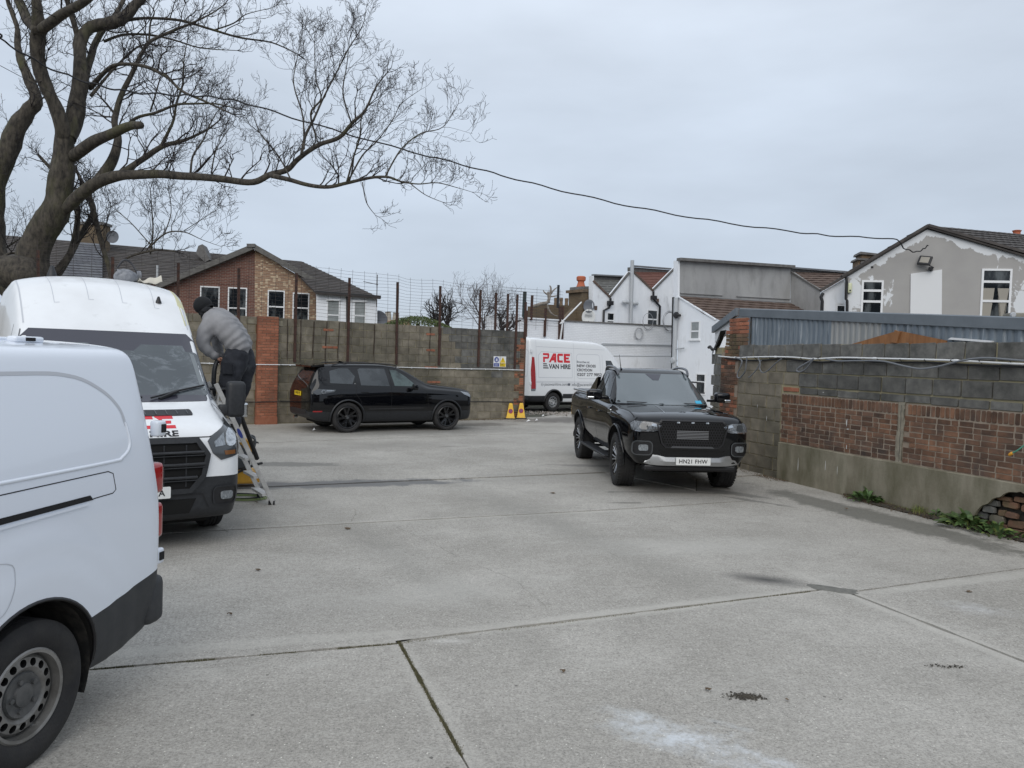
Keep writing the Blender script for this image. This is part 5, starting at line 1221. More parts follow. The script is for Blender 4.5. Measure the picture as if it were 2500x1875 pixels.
# ------------------------------------------------------------------ C: far white van with lettering
def lettering(car, sg, x0, z0, k=1.0, out=None):
    """big red and black writing; x0 is the left end as read"""
    rd = 1 if sg < 0 else -1
    return rd
def far_van():
    fwd = Vector((.80, .60)).normalized(); left = Vector((-fwd.y, fwd.x)); rear_near = V2(G(1345, 1000, 0))  # near rear wheel contact
    rear_near = rear_near*.965
    yaw = atan2(fwd.y, fwd.x); WB = 3.75; c = rear_near+left*.88+fwd*WB
    t = thing('lettered_van', 'white high roof van with PACE VAN HIRE lettering on its side, at the yard back', 'van', (c.x, c.y, 0), yaw)
    bm = hull([(1.02, .45, .95, .60, .65, .66, .85, .55, 0), (.98, .36, 1.05, .80, .86, .86, .90, .78, .02), (.70, .32, 1.20, .92, .98, .96, 1.05, .84, .03), (.25, .32, 1.36, .95, 1.0, .99, 1.15, .84, .04), (.15, .32, 1.46, .96, 1.02, 1.01, 1.2, .84, .04), (-.55, .32, 2.22, .97, 1.03, 1.02, 1.25, .84, .05), (-.95, .32, 2.56, .97, 1.03, 1.02, 1.28, .86, .06), (-1.5, .32, 2.68, .97, 1.03, 1.02, 1.28, .88, .06),
        (-4.7, .34, 2.74, .97, 1.03, 1.02, 1.28, .90, .06), (-4.88, .36, 2.72, .96, 1.02, 1.01, 1.28, .89, .05), (-4.93, .5, 2.6, .9, .97, .96, 1.28, .84, .02)], sub=2)
    bm = mkbody(t, bm, [(0, .42, .38), (-WB, .42, .38)], .36, 'paint_white', inner=.66); car = Car(t, bm, None)
    cut_planes(bm, [((0, 0, .60), (0, 0, 1)), ((-4.2, 0, 0), (1, 0, 0)), ((.45, 0, 0), (1, 0, 0))])
    cl = take(bm, lambda c: c.z < .60 and (c.x < -3.4 or c.x > .3)); OBJ('bumper', cl, None, t, smooth=45, mats=['plastic_black', 'void']); finish(t, bm, 'paint_white', smooth=45)
    for sg in (-1, 1):
        car.patch('window', [(-.35, 1.40), (-1.02, 1.36), (-1.06, 1.98), (-.74, 1.98)], 'glass_dark', 'y', sg, .006)
        car.line('window_divider', [(-.50, 1.42), (-.52, 1.78)], .03, 'plastic_dark', 'y', sg, .012)
        for P in ([(-1.25, .62), (-1.25, 2.2)], [(-2.75, .66), (-2.75, 2.66)], [(-4.62, .8), (-4.60, 2.66)], [(-.12, .7), (-.2, 1.35)]): car.line('panel_gap', P, .012, 'seam_white', 'y', sg)
        car.line('pressed_line', rrect(-2.62, 1.26, -1.38, 2.20, .14), .018, 'seam_white', 'y', sg, closed=True)
        car.line('pressed_line', [(-4.5, 1.28), (-4.5, 2.1), (-4.36, 2.24), (-2.85, 2.22), (-2.85, 1.28), (-4.5, 1.28)], .018, 'seam_white', 'y', sg)
        for z in (1.10, 1.14, 2.42): car.line('pressed_line', [(-4.6, z), (-1.1, z-.02)], .016, 'seam_white', 'y', sg)
        car.patch('side_trim', [(-4.25, .60), (-4.12, .66), (-3.32, .66), (-3.2, .60), (-3.2, .46), (-.46, .46), (-.46, .58), (-3.16, .62), (-3.3, .72), (-3.45, .84), (-3.75, .90), (-4.05, .84), (-4.2, .70), (-4.3, .64)], 'plastic_black', 'y', sg, .008, th=.004) if 0 else None
        car.patch('side_trim', [(-3.30, .50), (-.46, .50), (-.46, .67), (-3.30, .67)], 'plastic_black', 'y', sg, .010, th=.004)
        P = []
        for k in range(21):
            a = radians(0+180*k/20); h = car.hit('y', -WB+.46*cos(a), .38+.46*sin(a), sg, 0)
            if h: P.append((-WB+.44*cos(a), h[0].y+sg*.01, .38+.44*sin(a)))
        m_ = B(); tube(m_, P, .035, 6); OBJ('arch_lip', m_, 'plastic_black', t, smooth=60)
        tl = car.patch('tail_lamp', [(-4.64, .86), (-4.84, .86), (-4.86, 1.55), (-4.80, 2.04), (-4.70, 2.02), (-4.66, 1.5)], 'lamp_red', 'y', sg, .012, th=.006)
        car.patch('lamp_foot', [(-4.66, .78), (-4.84, .78), (-4.84, .86), (-4.64, .86)], 'lamp_clear', 'y', sg, .012, th=.006, parent=tl)
        for z in (1.0, 2.2):
            m_ = B(); bbox(m_, (-4.90, .96, z), (-4.84, 1.03, z+.12), .01)
            for v in m_.verts: v.co.y *= sg
            bmesh.ops.recalc_face_normals(m_, faces=m_.faces); OBJ('hinge', m_, 'paint_white', t)
        wheel('wheel', t, 0, sg*.89, .36, .205, .23, 'van', sg); wheel('wheel', t, -WB, sg*.89, .36, .205, .23, 'van', sg)
        rd = 1 if sg < 0 else -1
        L0 = lambda x: x if sg < 0 else (-(x)-4.93-1.0)
        X = lambda x: x if sg < 0 else -5.4-x
        pace_logo(car, 'y', sg, X(-4.28), 1.60, 1.34)
        car.text('lettering', 'Branches at:', .12, 'print_grey', 'y', sg, (X(-2.60), 1.86), bold=.002, width=.66)
        car.text('lettering', 'NEW CROSS', .145, 'print_black', 'y', sg, (X(-2.60), 1.70), bold=.004, width=.98)
        car.text('lettering', 'CROYDON', .145, 'print_black', 'y', sg, (X(-2.60), 1.54), bold=.004, width=.78)
        car.text('lettering', '0207 277 9852', .165, 'print_black', 'y', sg, (X(-2.60), 1.36), bold=.003, width=1.30)
        car.text('lettering', 'pacevanhire.com', .16, 'print_grey', 'y', sg, (X(-4.22), .98), bold=.001, width=1.12)
        car.text('lettering', 'info@pacevanhire.com', .16, 'print_grey', 'y', sg, (X(-2.88), .97), bold=.001, width=1.50)
        car.line('globe_mark', [(X(-4.33)+.055*cos(2*pi*k/12), 1.02+.055*sin(2*pi*k/12)) for k in range(12)], .012, 'print_grey', 'y', sg, .003, closed=True)
        car.line('globe_mark', [(X(-4.33)-.05, 1.02), (X(-4.33)+.05, 1.02)], .012, 'print_grey', 'y', sg, .003)
        car.patch('envelope_mark', [(X(-3.02)-.065, .98), (X(-3.02)+.065, .98), (X(-3.02)+.065, 1.07), (X(-3.02)-.065, 1.07)], 'print_grey', 'y', sg, .003, th=.001)
        m_ = B(); bbox(m_, (-.50, 1.06, 1.22), (-.36, 1.26, 1.62), .03)
        for v in m_.verts: v.co.y *= sg
        bmesh.ops.recalc_face_normals(m_, faces=m_.faces); OBJ('mirror', m_, 'plastic_black', t, smooth=60)
    car.patch('windscreen', [(-.78, 1.55), (.78, 1.55), (.74, 2.15), (-.74, 2.15)], 'glass_screen', 'x', 1, .006)
    car.line('door_split', [(0, .7), (0, 2.6)], .014, 'seam_white', 'x', -1)
    for y in (-.5, .5): car.line('door_press', rrect(y-.36, 1.3, y+.36, 2.3, .1), .014, 'seam_white', 'x', -1, closed=True)
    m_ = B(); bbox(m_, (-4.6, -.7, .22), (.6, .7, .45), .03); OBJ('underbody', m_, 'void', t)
    return t
def pace_logo(car, axis, sg, x0, z0, W_, hk=1.0):
    """PACE in red above a three bar E and VAN HIRE in black; x0,z0 lower left as read, W_ overall width"""
    rd = {('y', 1): -1, ('y', -1): 1, ('x', 1): 1, ('x', -1): -1}[(axis, sg)]; k = W_/1.34
    def poly(name, P, m):
        Q = [(x0+rd*a*k, z0+b_*k*hk) for a, b_ in P]; car.patch(name, Q, m, axis, sg, .003, th=.0008, res=.15)
    b0, H_ = .25, .34; s = .08
    # P
    poly('letter', [(0, b0), (.085, b0), (.085, b0+.13), (.24, b0+.13), (.29, b0+.17), (.31, b0+.30), (.28, b0+H_), (.0, b0+H_), (.0, b0+.26), (.215, b0+.26), (.22, b0+.205), (0, b0+.205)], 'print_red')
    # A
    poly('letter', [(.27, b0), (.37, b0), (.41, b0+.07), (.54, b0+.07), (.54, b0), (.64, b0), (.64, b0+H_), (.50, b0+H_)], 'print_red')
    poly('letter_gap', [(.46, b0+.14), (.545, b0+.14), (.545, b0+.25)], 'paint_white')
    # C
    poly('letter', [(.69, b0+.05), (.74, b0), (.96, b0), (.96, b0+.085), (.79, b0+.085), (.79, b0+.255), (.98, b0+.255), (.98, b0+H_), (.74, b0+H_), (.69, b0+.28)], 'print_red')
    # E
    poly('letter', [(1.02, b0), (1.32, b0), (1.32, b0+.085), (1.13, b0+.085), (1.13, b0+.13), (1.26, b0+.13), (1.28, b0+.205), (1.13, b0+.205), (1.13, b0+.255), (1.33, b0+.255), (1.34, b0+H_), (1.02, b0+H_)], 'print_red')
    for j in range(3): poly('letter', [(-.01+.0*j, .02+j*.075), (.27-.04*j, .02+j*.075), (.24-.04*j, .06+j*.075), (.0, .06+j*.075)], 'print_black')
    car.text('letter', 'VAN HIRE', .235*k, 'print_black', axis, sg, (x0+rd*.27*k, z0+.02*k*hk), bold=.008*k, width=1.07*k, vk=hk)
far_van()
# ------------------------------------------------------------------ D: white high roof van facing the camera
def front_van():
    back = Vector((-.588, .809)).normalized(); fwd = -back; yaw = atan2(fwd.y, fwd.x); fc = Vector((-3.45, 7.15)); c = fc+back*1.0
    t = thing('high_roof_van', 'white high roof van facing the yard with scuffed windscreen and black bumper', 'van', (c.x, c.y, 0), yaw)
    bm = hull([(1.03, .42, 1.0, .62, .70, .70, .88, .58, 0), (1.00, .30, 1.13, .80, .86, .86, .98, .76, .02), (.86, .26, 1.20, .92, .96, .95, 1.04, .84, .03), (.55, .25, 1.29, .97, 1.01, 1.0, 1.10, .86, .04), (.30, .25, 1.36, .98, 1.025, 1.01, 1.17, .86, .04), (.12, .25, 1.45, .98, 1.03, 1.02, 1.22, .86, .045),
        (-.70, .25, 2.10, .98, 1.03, 1.02, 1.30, .88, .05), (-.80, .25, 2.19, .98, 1.03, 1.02, 1.32, .88, .06), (-1.25, .25, 2.56, .98, 1.03, 1.02, 1.35, .88, .09), (-1.75, .25, 2.70, .98, 1.03, 1.02, 1.38, .90, .09), (-4.6, .28, 2.72, .98, 1.03, 1.02, 1.38, .86, .08), (-4.85, .35, 2.66, .96, 1.0, .99, 1.38, .84, .05)], sub=2)
    bm = mkbody(t, bm, [(0, .41, .37), (-3.75, .41, .37)], .35, 'paint_white', inner=.66); car = Car(t, bm, None)
    cut_planes(bm, [((0, 0, .64), (-.06, 0, 1)), ((.44, 0, 0), (1, 0, 0))]); cl = take(bm, lambda c: c.z < .64+.06*c.x and c.x > .44)
    OBJ('bumper', cl, None, t, smooth=45, mats=['plastic_black', 'void']); finish(t, bm, 'paint_white_dull', smooth=45)
    # windscreen with dark border and clear centre
    ws = [(-.94, 1.39), (.94, 1.39), (.925, 1.55), (.86, 2.02), (.78, 2.11), (-.78, 2.11), (-.86, 2.02), (-.925, 1.55)]
    wo = car.patch('windscreen', ws, 'glass_frit', 'x', 1, .006, th=.006, res=.08)
    car.patch('glass', rrect(-.85, 1.44, .85, 1.90, .06)[:6]+[(-.70, 2.04), (-.28, 2.04), (-.18, 1.99), (.18, 1.99), (.28, 2.04), (.70, 2.04)][:0]+rrect(-.85, 1.44, .85, 1.90, .06)[6:], 'screen_scuffs_reflections', 'x', 1, .0085, th=.001, res=.08, parent=wo)
    car.patch('glass', [(-.72, 1.89), (-.70, 1.97), (-.26, 1.97), (-.16, 1.89)], 'screen_scuffs_reflections', 'x', 1, .0088, th=.001, parent=wo)
    car.patch('glass', [(.72, 1.89), (.70, 1.97), (.26, 1.97), (.16, 1.89)], 'screen_scuffs_reflections', 'x', 1, .0088, th=.001, parent=wo)
    car.patch('glass', [(.77, 1.50), (.82, 1.50), (.80, 1.87), (.755, 1.89)], 'lamp_strip', 'x', 1, .0095, th=.0005, parent=wo)
    # wipers
    for P in ([(.80, 1.53), (.52, 1.475), (.22, 1.405)], [(-.12, 1.415), (.12, 1.412), (.14, 1.412)]):
        for a, b_ in zip(P, P[1:]):
            h0, h1 = car.hit('x', *a, 1, .03), car.hit('x', *b_, 1, .03); m_ = B(); tube(m_, [h0[0], h1[0]], .011, 5); OBJ('wiper', m_, 'plastic_dark', t)
    h0, h1 = car.hit('x', .50, 1.455, 1, .045), car.hit('x', .30, 1.405, 1, .02); m_ = B(); tube(m_, [h0[0], h1[0]], [.02, .016], 5); OBJ('wiper_arm', m_, 'plastic_dark', t)
    # bonnet slot
    sl = car.patch('bonnet_vent', rrect(.05, 1.275, .55, 1.322, .015), 'plastic_dark', 'x', 1, .008)
    for k in range(5): car.line('vent_bar', [(.10+.1*k, 1.283), (.10+.1*k, 1.314)], .008, 'silver_dark', 'x', 1, .014, parent=sl)
    sl = car.patch('bonnet_vent', rrect(-.55, 1.275, -.05, 1.322, .015), 'plastic_dark', 'x', 1, .008)
    # PACE logo on the nose
    pace_logo(car, 'x', 1, -.36, 1.10, .70, .58)
    # grille
    gp = [(-.50, 1.06), (-.60, .92), (-.56, .72), (-.44, .58), (.44, .58), (.56, .72), (.60, .92), (.50, 1.06)]
    gr = car.patch('grille', gp, 'void', 'x', 1, .014, th=.02); car.line('grille_rim', gp, .05, 'plastic_black', 'x', 1, .035, closed=True, parent=gr)
    for z, h_ in ((.95, .56), (.835, .57), (.71, .50)):
        for dz, w_ in ((.0, .034), (-.03, .012)):
            Q = []
            for i in range(13):
                y = -h_+2*h_*i/12; hh = car.hit('x', y, z+dz-.02*(y/h_)**2*0, 1, .035)
                if hh: Q.append(hh[0])
            m_ = B(); tube(m_, Q, w_*.5, 6); OBJ('grille_bar', m_, 'plastic_black', gr, smooth=60)
    for y in (-.4, -.2, 0, .2, .4): car.line('grille_post', [(y, .62), (y, 1.02)], .012, 'plastic_black', 'x', 1, .02, parent=gr)
    car.line('bonnet_gap', [(-.86, 1.16), (-.62, 1.09), (.62, 1.09), (.86, 1.16)], .010, 'gap', 'x', 1)
    for sg in (1, -1):
        hp = car.patch('headlamp', [(sg*.60, 1.05), (sg*.64, 1.10), (sg*.83, 1.20), (sg*.92, 1.225), (sg*.95, 1.05), (sg*.945, .95), (sg*.92, .90), (sg*.73, .86), (sg*.65, .93)], 'lamp_dark', 'x', 1, .010, res=.05)
        car.patch('lamp_reflector', [(sg*.66, 1.04), (sg*.76, 1.12), (sg*.77, 1.0), (sg*.67, .99)], 'lamp_clear', 'x', 1, .016, th=.003, parent=hp)
        car.patch('lamp_reflector', [(p.x, p.y) for p in smooth_pts([(sg*.79, 1.11), (sg*.87, 1.145), (sg*.905, 1.07), (sg*.87, 1.0), (sg*.79, 1.0)], 3, closed=True)], 'lamp_bright', 'x', 1, .016, th=.003, parent=hp)
        car.patch('indicator', [(sg*.76, .95), (sg*.87, .95), (sg*.87, .91), (sg*.77, .91)], 'lamp_amber', 'x', 1, .016, th=.003, parent=hp)
        fp = car.patch('fog_recess', rrect(min(sg*.66, sg*.90), .42, max(sg*.66, sg*.90), .60, .05), 'plastic_dark', 'x', 1, .008)
        car.line('fog_rim', rrect(min(sg*.66, sg*.90), .42, max(sg*.66, sg*.90), .60, .05), .012, 'plastic_black', 'x', 1, .018, closed=True, parent=fp)
        car.patch('fog_lamp', rrect(min(sg*.73, sg*.85), .47, max(sg*.73, sg*.85), .55, .025), 'lamp_clear', 'x', 1, .016, th=.004, parent=fp)
        car.line('bonnet_gap', [(.62, sg*.86), (.2, sg*.84)], .008, 'gap', 'z', 1)
        car.patch('window', [(-.02, 1.38), (-.86, 1.33), (-.90, 1.98), (-.66, 1.98)], 'glass_dark', 'y', sg, .006)
        for P in ([(.32, .62), (.12, 1.36)], [(-.98, .5), (-.98, 2.15)], [(-2.3, .5), (-2.3, 2.5)]): car.line('panel_gap', P, .01, 'gap', 'y', sg)
        # mirror: tall black housing
        mm = Matrix.Identity(4)
        m_ = B(); bbox(m_, (-.02, 1.04, 1.20), (.13, 1.24, 1.60), .045, 3); bbox(m_, (.0, .96, 1.22), (.10, 1.08, 1.34), .02)
        for v in m_.verts: v.co.y *= sg
        bmesh.ops.recalc_face_normals(m_, faces=m_.faces); mo = OBJ('mirror', m_, 'plastic_black', t, smooth=60)
        m_ = B(); bbox(m_, (.0, 1.20, 1.20), (.12, 1.265, 1.36), .02)
        for v in m_.verts: v.co.y *= sg
        bmesh.ops.recalc_face_normals(m_, faces=m_.faces); OBJ('indicator', m_, 'chrome', mo)
        wheel('wheel', t, 0, sg*.875, .35, .205, .225, 'van', sg); wheel('wheel', t, -3.75, sg*.875, .35, .205, .225, 'van', sg)
        car.line('roof_gutter', [(-.80, sg*.82), (-1.2, sg*.83), (-1.7, sg*.84), (-4.6, sg*.85)], .014, 'seam_white', 'z', 1, .002)
        car.line('pillar_gap', [(sg*.955, 1.40), (sg*.93, 1.70), (sg*.85, 2.10)], .010, 'gap_soft', 'x', 1, .003)
    car.patch('lower_intake', [(-.50, .50), (.50, .50), (.44, .36), (-.44, .36)], 'void', 'x', 1, .006)
    car.line('bumper_crease', [(-.62, .40), (-.56, .54), (.56, .54), (.62, .40)], .012, 'plastic_dark', 'x', 1, .01)
    plate(t, Matrix.Translation((1.062, .0, .58)) @ Matrix.Rotation(pi/2, 4, 'Z'), 'A', 'plate_white', right=True)
    # roof ribs
    for y, x0 in ((-.52, -1.02), (-.18, -1.06), (.16, -1.04), (.50, -1.02)): car.line('roof_rib', [(x0, y+.05), (x0, y), (-1.8, y*1.05), (-4.2, y*1.05)], .007, 'seam_white', 'z', 1, .002)
    car.patch('filler_patch', [(-1.15, .78), (-1.12, .85), (-1.75, .88), (-1.80, .81)], 'filler', 'z', 1, .003, th=.001); car.patch('filler_patch', [(-.84, .80), (-.90, .85), (-1.14, .857), (-1.16, .79)], 'filler', 'z', 1, .003, th=.001)
    h = car.hit('z', -1.12, .56, 1, 0); m_ = B(); lathe(m_, [(.035, 0), (.03, .02), (.012, .075), (0, .08)], 10, 'Z', h[0]-Vector((0, 0, .005))); OBJ('roof_fin', m_, 'plastic_dark', t, smooth=60)
    h = car.hit('z', -2.1, -.45, 1, 0); m_ = B(); lathe(m_, [(.06, 0), (.055, .03), (.02, .14), (0, .15)], 10, 'Z', h[0]-Vector((0, 0, .005))); OBJ('roof_vent', m_, 'plastic_black', t, smooth=60)
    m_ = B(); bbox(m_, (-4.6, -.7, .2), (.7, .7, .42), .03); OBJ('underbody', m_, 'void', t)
    # tools left on the roof
    h = car.hit('z', -1.95, .34, 1, 0)[0]; base = Matrix.Translation(t.location) @ Matrix.Rotation(yaw, 4, 'Z')
    rt = thing('respirator', 'grey and cream respirator mask lying on the roof of the high roof van', 'mask', base @ h, yaw)
    m_ = B(); ic = bmesh.ops.create_icosphere(m_, subdivisions=3, radius=.13)
    for v in m_.verts: v.co = Vector((v.co.x*.8, v.co.y*1.1, max(0, v.co.z+.06)*.8+.02*noise.noise(v.co*14)))
    OBJ('mask', m_, 'resp_grey', rt, smooth=60)
    for y, x, r_ in ((-.11, .03, .05), (.12, -.02, .055)):
        m_ = B(); lathe(m_, [(r_, 0), (r_, .05), (r_*.6, .06), (r_*.55, .045), (0, .045)], 16, 'Y', (x, y, .09)); OBJ('filter', m_, 'resp_grey', rt, smooth=40)
    m_ = B(); tube(m_, smooth_pts([(0, -.1, .16), (.02, -.03, .26), (-.03, .06, .24), (0, .12, .14)], 5), .014, 5); OBJ('strap', m_, 'resp_dark', rt)
    rg = thing('cloth_rag', 'crumpled cream rag lying beside the respirator on the van roof', 'rag', base @ (car.hit('z', -1.90, .60, 1, 0)[0]), yaw)
    m_ = B(); bmesh.ops.create_grid(m_, x_segments=10, y_segments=10, size=.13)
    for v in m_.verts: v.co.z = .05+.09*noise.noise(v.co*9)+.05*max(0, v.co.y*8)*.6
    rr = bmesh.ops.extrude_face_region(m_, geom=list(m_.faces))
    for v in rr['geom']:
        if isinstance(v, bmesh.types.BMVert): v.co.z -= .01
    OBJ('cloth', m_, 'rag', rg, smooth=60)
    return t
M('lamp_strip', (.17, .19, .20), .15); M('filler', (.62, .60, .36), .7, c2=(.55, .54, .36), scale=12); M('resp_grey', (.14, .15, .17), .6, c2=(.25, .26, .28), scale=20); M('resp_dark', (.05, .05, .055), .7); M('rag', (.55, .52, .45), .9)
def scuffed():  # pale noise: scuffs plus reflections painted into the windscreen colour
    m, N, L, b = newmat('screen_scuffs_reflections'); v = coords(N); n1 = nnoise(N, L, v, 1.9, 8, .72, 2.0, stretch=(1, 1, 2.0))
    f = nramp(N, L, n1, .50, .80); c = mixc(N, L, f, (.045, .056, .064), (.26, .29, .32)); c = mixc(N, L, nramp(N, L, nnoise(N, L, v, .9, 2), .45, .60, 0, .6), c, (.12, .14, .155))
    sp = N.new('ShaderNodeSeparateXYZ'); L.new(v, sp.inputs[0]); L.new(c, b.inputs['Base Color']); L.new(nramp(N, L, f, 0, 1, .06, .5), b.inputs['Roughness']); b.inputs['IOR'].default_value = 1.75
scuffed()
front_van()

# ------------------------------------------------------------------ E: near white van, rear quarter
def near_van():
    yaw0 = radians(11); back = Vector((sin(yaw0), cos(yaw0))); fwd = -back; yaw = atan2(fwd.y, fwd.x); left = Vector((-fwd.y, fwd.x))   # left side faces the camera
    rw_ = Vector((-2.17, 3.47)); WB = 3.275; c = rw_+fwd*WB-left*.935
    t = thing('panel_van', 'white low roof panel van nearest the camera, cut off by the left edge', 'van', (c.x, c.y, 0), yaw)
    XR = -WB-.94
    bm = hull([(.93, .45, .80, .60, .65, .66, .72, .55, 0), (.88, .30, .92, .78, .84, .84, .80, .72, .02), (.6, .26, 1.08, .88, .92, .91, .95, .78, .03), (0, .25, 1.22, .91, .955, .94, 1.08, .78, .04), (-.3, .25, 1.34, .91, .955, .95, 1.1, .78, .05), (-1.1, .25, 1.88, .91, .955, .955, 1.18, .76, .04), (-1.5, .25, 1.95, .91, .955, .955, 1.19, .79, .03),
        (-3.9, .27, 1.95, .91, .955, .955, 1.20, .82, .03), (XR+.14, .30, 1.95, .90, .955, .955, 1.20, .82, .025), (XR+.07, .32, 1.94, .90, .95, .95, 1.20, .81, .02), (XR+.03, .34, 1.60, .89, .94, .94, 1.15, .82, 0), (XR+.01, .35, 1.45, .88, .92, .925, 1.1, .79, 0), (XR-.01, .40, 1.25, .83, .87, .88, 1.05, .74, 0)], sub=3)
    # sink the glazing panel into the side with a boolean pressing is costly: shape it by moving skin inward instead
    pan = [(XR+.34, 1.62), (XR+.36, 1.36), (XR+.44, 1.29), (XR+1.5, 1.20), (XR+2.2, 1.17), (XR+2.2, 1.72), (XR+.75, 1.735), (XR+.50, 1.715)]
    def inside(x, z, P):
        c_ = False; j = len(P)-1
        for i in range(len(P)):
            if (P[i][1] > z) != (P[j][1] > z) and x < (P[j][0]-P[i][0])*(z-P[i][1])/(P[j][1]-P[i][1])+P[i][0]: c_ = not c_
            j = i
        return c_
    sst = lambda r, a, b_: (lambda q: q*q*(3-2*q))(min(1, max(0, (a-r)/(a-b_))))
    for v in bm.verts:
        if abs(v.co.y) > .80:
            r_ = sqrt((v.co.x+WB)**2+(v.co.z-.365)**2); v.co.y += (1 if v.co.y > 0 else -1)*(.013*sst(r_, .76, .66)+.010*sst(r_, .60, .53))
    bm.normal_update()
    bm = mkbody(t, bm, [(0, .41, .345), (-WB, .405, .365)], .33, 'paint_white', inner=.62); car = Car(t, bm, None)
    # rear bumper split with a slanted line
    x0, z0, x1, z1 = XR+.02, .69, -WB-.33, .585
    nrm = Vector((-(z1-z0), 0, x1-x0)).normalized()
    cut_planes(bm, [((x0, 0, z0), nrm), ((-WB-.30, 0, 0), (1, 0, 0))])
    cl = take(bm, lambda c: c.x < -WB-.30 and (c-Vector((x0, 0, z0))).dot(nrm)*(1 if nrm.z > 0 else -1) < 0)
    OBJ('rear_bumper', cl, None, t, smooth=45, mats=['plastic_bumper', 'void']); finish(t, bm, 'paint_white_clean', smooth=45)
    sg = 1
    for sg in (1, -1):
        # raised frame round the recessed panel, door rail, flap
        P = smooth_pts([(XR+.26, 1.56), (XR+.25, 1.42), (XR+.32, 1.36), (XR+.44, 1.345), (XR+1.3, 1.335), (XR+2.6, 1.32), (XR+2.6, 1.80), (XR+1.0, 1.81), (XR+.60, 1.795), (XR+.40, 1.72)], 6, closed=True)
        car.patch('pressed_panel', [(p.x, p.y) for p in P], 'paint_white_clean', 'y', sg, -.010, th=0, res=.1)
        for (P_, w_, m_, o_) in (([(XR+.26, 1.54), (XR+.25, 1.42), (XR+.32, 1.36), (XR+.44, 1.345), (XR+1.3, 1.335), (XR+2.6, 1.32)], .020, 'paint_white_clean', .006), ([(XR+.26, 1.52), (XR+.29, 1.62), (XR+.40, 1.72), (XR+.60, 1.795), (XR+1.0, 1.81), (XR+2.6, 1.80)], .018, 'seam_white', .0015)):
            Q = smooth_pts([(a, b_) for a, b_ in P_], 6)
            if m_ == 'paint_white_clean':
                pts = [car.hit('y', q.x, q.y, sg, -.004)[0] for q in Q]; mm = B(); tube(mm, pts, .011, 8); OBJ('pressed_edge', mm, m_, t, smooth=60)
            else: car.line('pressed_edge', [(q.x, q.y) for q in Q], w_, m_, 'y', sg, o_)
        car.line('rail_cover_gap', [(XR+2.6, 1.26), (XR+.44, 1.30), (XR+.405, 1.285), (XR+.395, 1.20), (XR+.42, 1.185), (XR+.56, 1.18)], .005, 'gap', 'y', sg)
        rl = car.patch('door_rail', [(XR+.58, 1.20), (XR+.56, 1.175), (XR+2.6, 1.125), (XR+2.6, 1.16)], 'gap', 'y', sg, .003, th=.001)
        car.line('rail_lip', [(XR+.60, 1.16), (XR+2.6, 1.11)], .012, 'paint_white_clean', 'y', sg, .009)
        car.line('filler_flap', [(p.x, p.y) for p in smooth_pts([(-WB+.24, .76), (-WB+.16, .80), (-WB+.12, .92), (-WB+.16, .99), (-WB+.42, 1.0), (-WB+.42, .78)], 4, closed=True)], .004, 'seam_white', 'y', sg, closed=True)
        # flared arches
        for rad, k_ in ((.62, .010), (.50, .012)):
            pts = []
            for q in range(31):
                a = radians(12+156*q/30); h = car.hit('y', -WB+rad*cos(a), .365+rad*sin(a), sg, -.006-.02*(1-k_*80))
                if h: pts.append(h[0])
        # arch lip and liner
        pts = []
        for q in range(27):
            a = radians(-2+184*q/26); h = car.hit('y', -WB+.425*cos(a), .365+.425*sin(a), sg, 0)
            if h: pts.append((-WB+.408*cos(a), h[0].y-sg*.004, .365+.408*sin(a)))
        mm = B(); tube(mm, pts, .010, 6); OBJ('arch_lip', mm, 'paint_white_clean' if 0 else 'plastic_dark', t, smooth=60)
        mm = B(); ring = []
        for q in range(30):
            a = radians(-25+230*q/29)
            ring.append([mm.verts.new((-WB+.40*cos(a), sg*y, .365+.40*sin(a))) for y in (.64, .78, .925)])
        for a, b_ in zip(ring, ring[1:]):
            for k in range(2): mm.faces.new((a[k], b_[k], b_[k+1], a[k+1]))
        OBJ('arch_liner', mm, 'liner', t, smooth=60)
        # lamps and hinges at the rear corner
        for z0_, z1_ in ((1.11, 1.29), (.85, 1.06)):
            mm = B(); bbox(mm, (XR-.045, .80, z0_), (XR+.08, .925, z1_), .03, 3)
            for v in mm.verts: v.co.y *= sg
            bmesh.ops.recalc_face_normals(mm, faces=mm.faces); tl = OBJ('tail_lamp', mm, 'lamp_red', t, smooth=60)
        mm = B(); bbox(mm, (XR+.01, .80, 1.05), (XR+.10, .90, 1.12), .01)
        for v in mm.verts: v.co.y *= sg
        bmesh.ops.recalc_face_normals(mm, faces=mm.faces); OBJ('reversing_lamp', mm, 'lamp_clear', t)
        mm = B(); bbox(mm, (XR-.06, .0, .36), (XR+.10, .935, .64), .05, 3)
        for v in mm.verts: v.co.y *= sg
        bmesh.ops.recalc_face_normals(mm, faces=mm.faces); OBJ('bumper_corner', mm, 'plastic_bumper', t, smooth=60)
        for z in (1.44, .70):
            mm = B(); bbox(mm, (XR-.05, .87, z), (XR+.03, .925, z+.09), .012); hh = OBJ('hinge', mm, 'paint_white_clean', t, smooth=60) if sg > 0 else None
            if sg > 0:
                mm = B(); bbox(mm, (XR-.04, .915, z+.022), (XR+.00, .932, z+.07), .004); OBJ('hinge_pin', mm, 'gap', hh)
            else: mm.free()
        wheel('wheel', t, 0, sg*.845, .335, .205, .22, 'steel', sg); wheel('wheel', t, -WB, sg*.845, .338, .208, .22, 'steel', sg)
    # roof ribs and antenna foot
    for y in (-.5, -.2, .2, .5):
        Q = [car.hit('z', x, y, 1, .002)[0] for x in (XR+.45, XR+.8, XR+1.6, XR+2.8)]; mm = B(); tube(mm, Q, .014, 6); OBJ('roof_rib', mm, 'paint_white_clean', t, smooth=60)
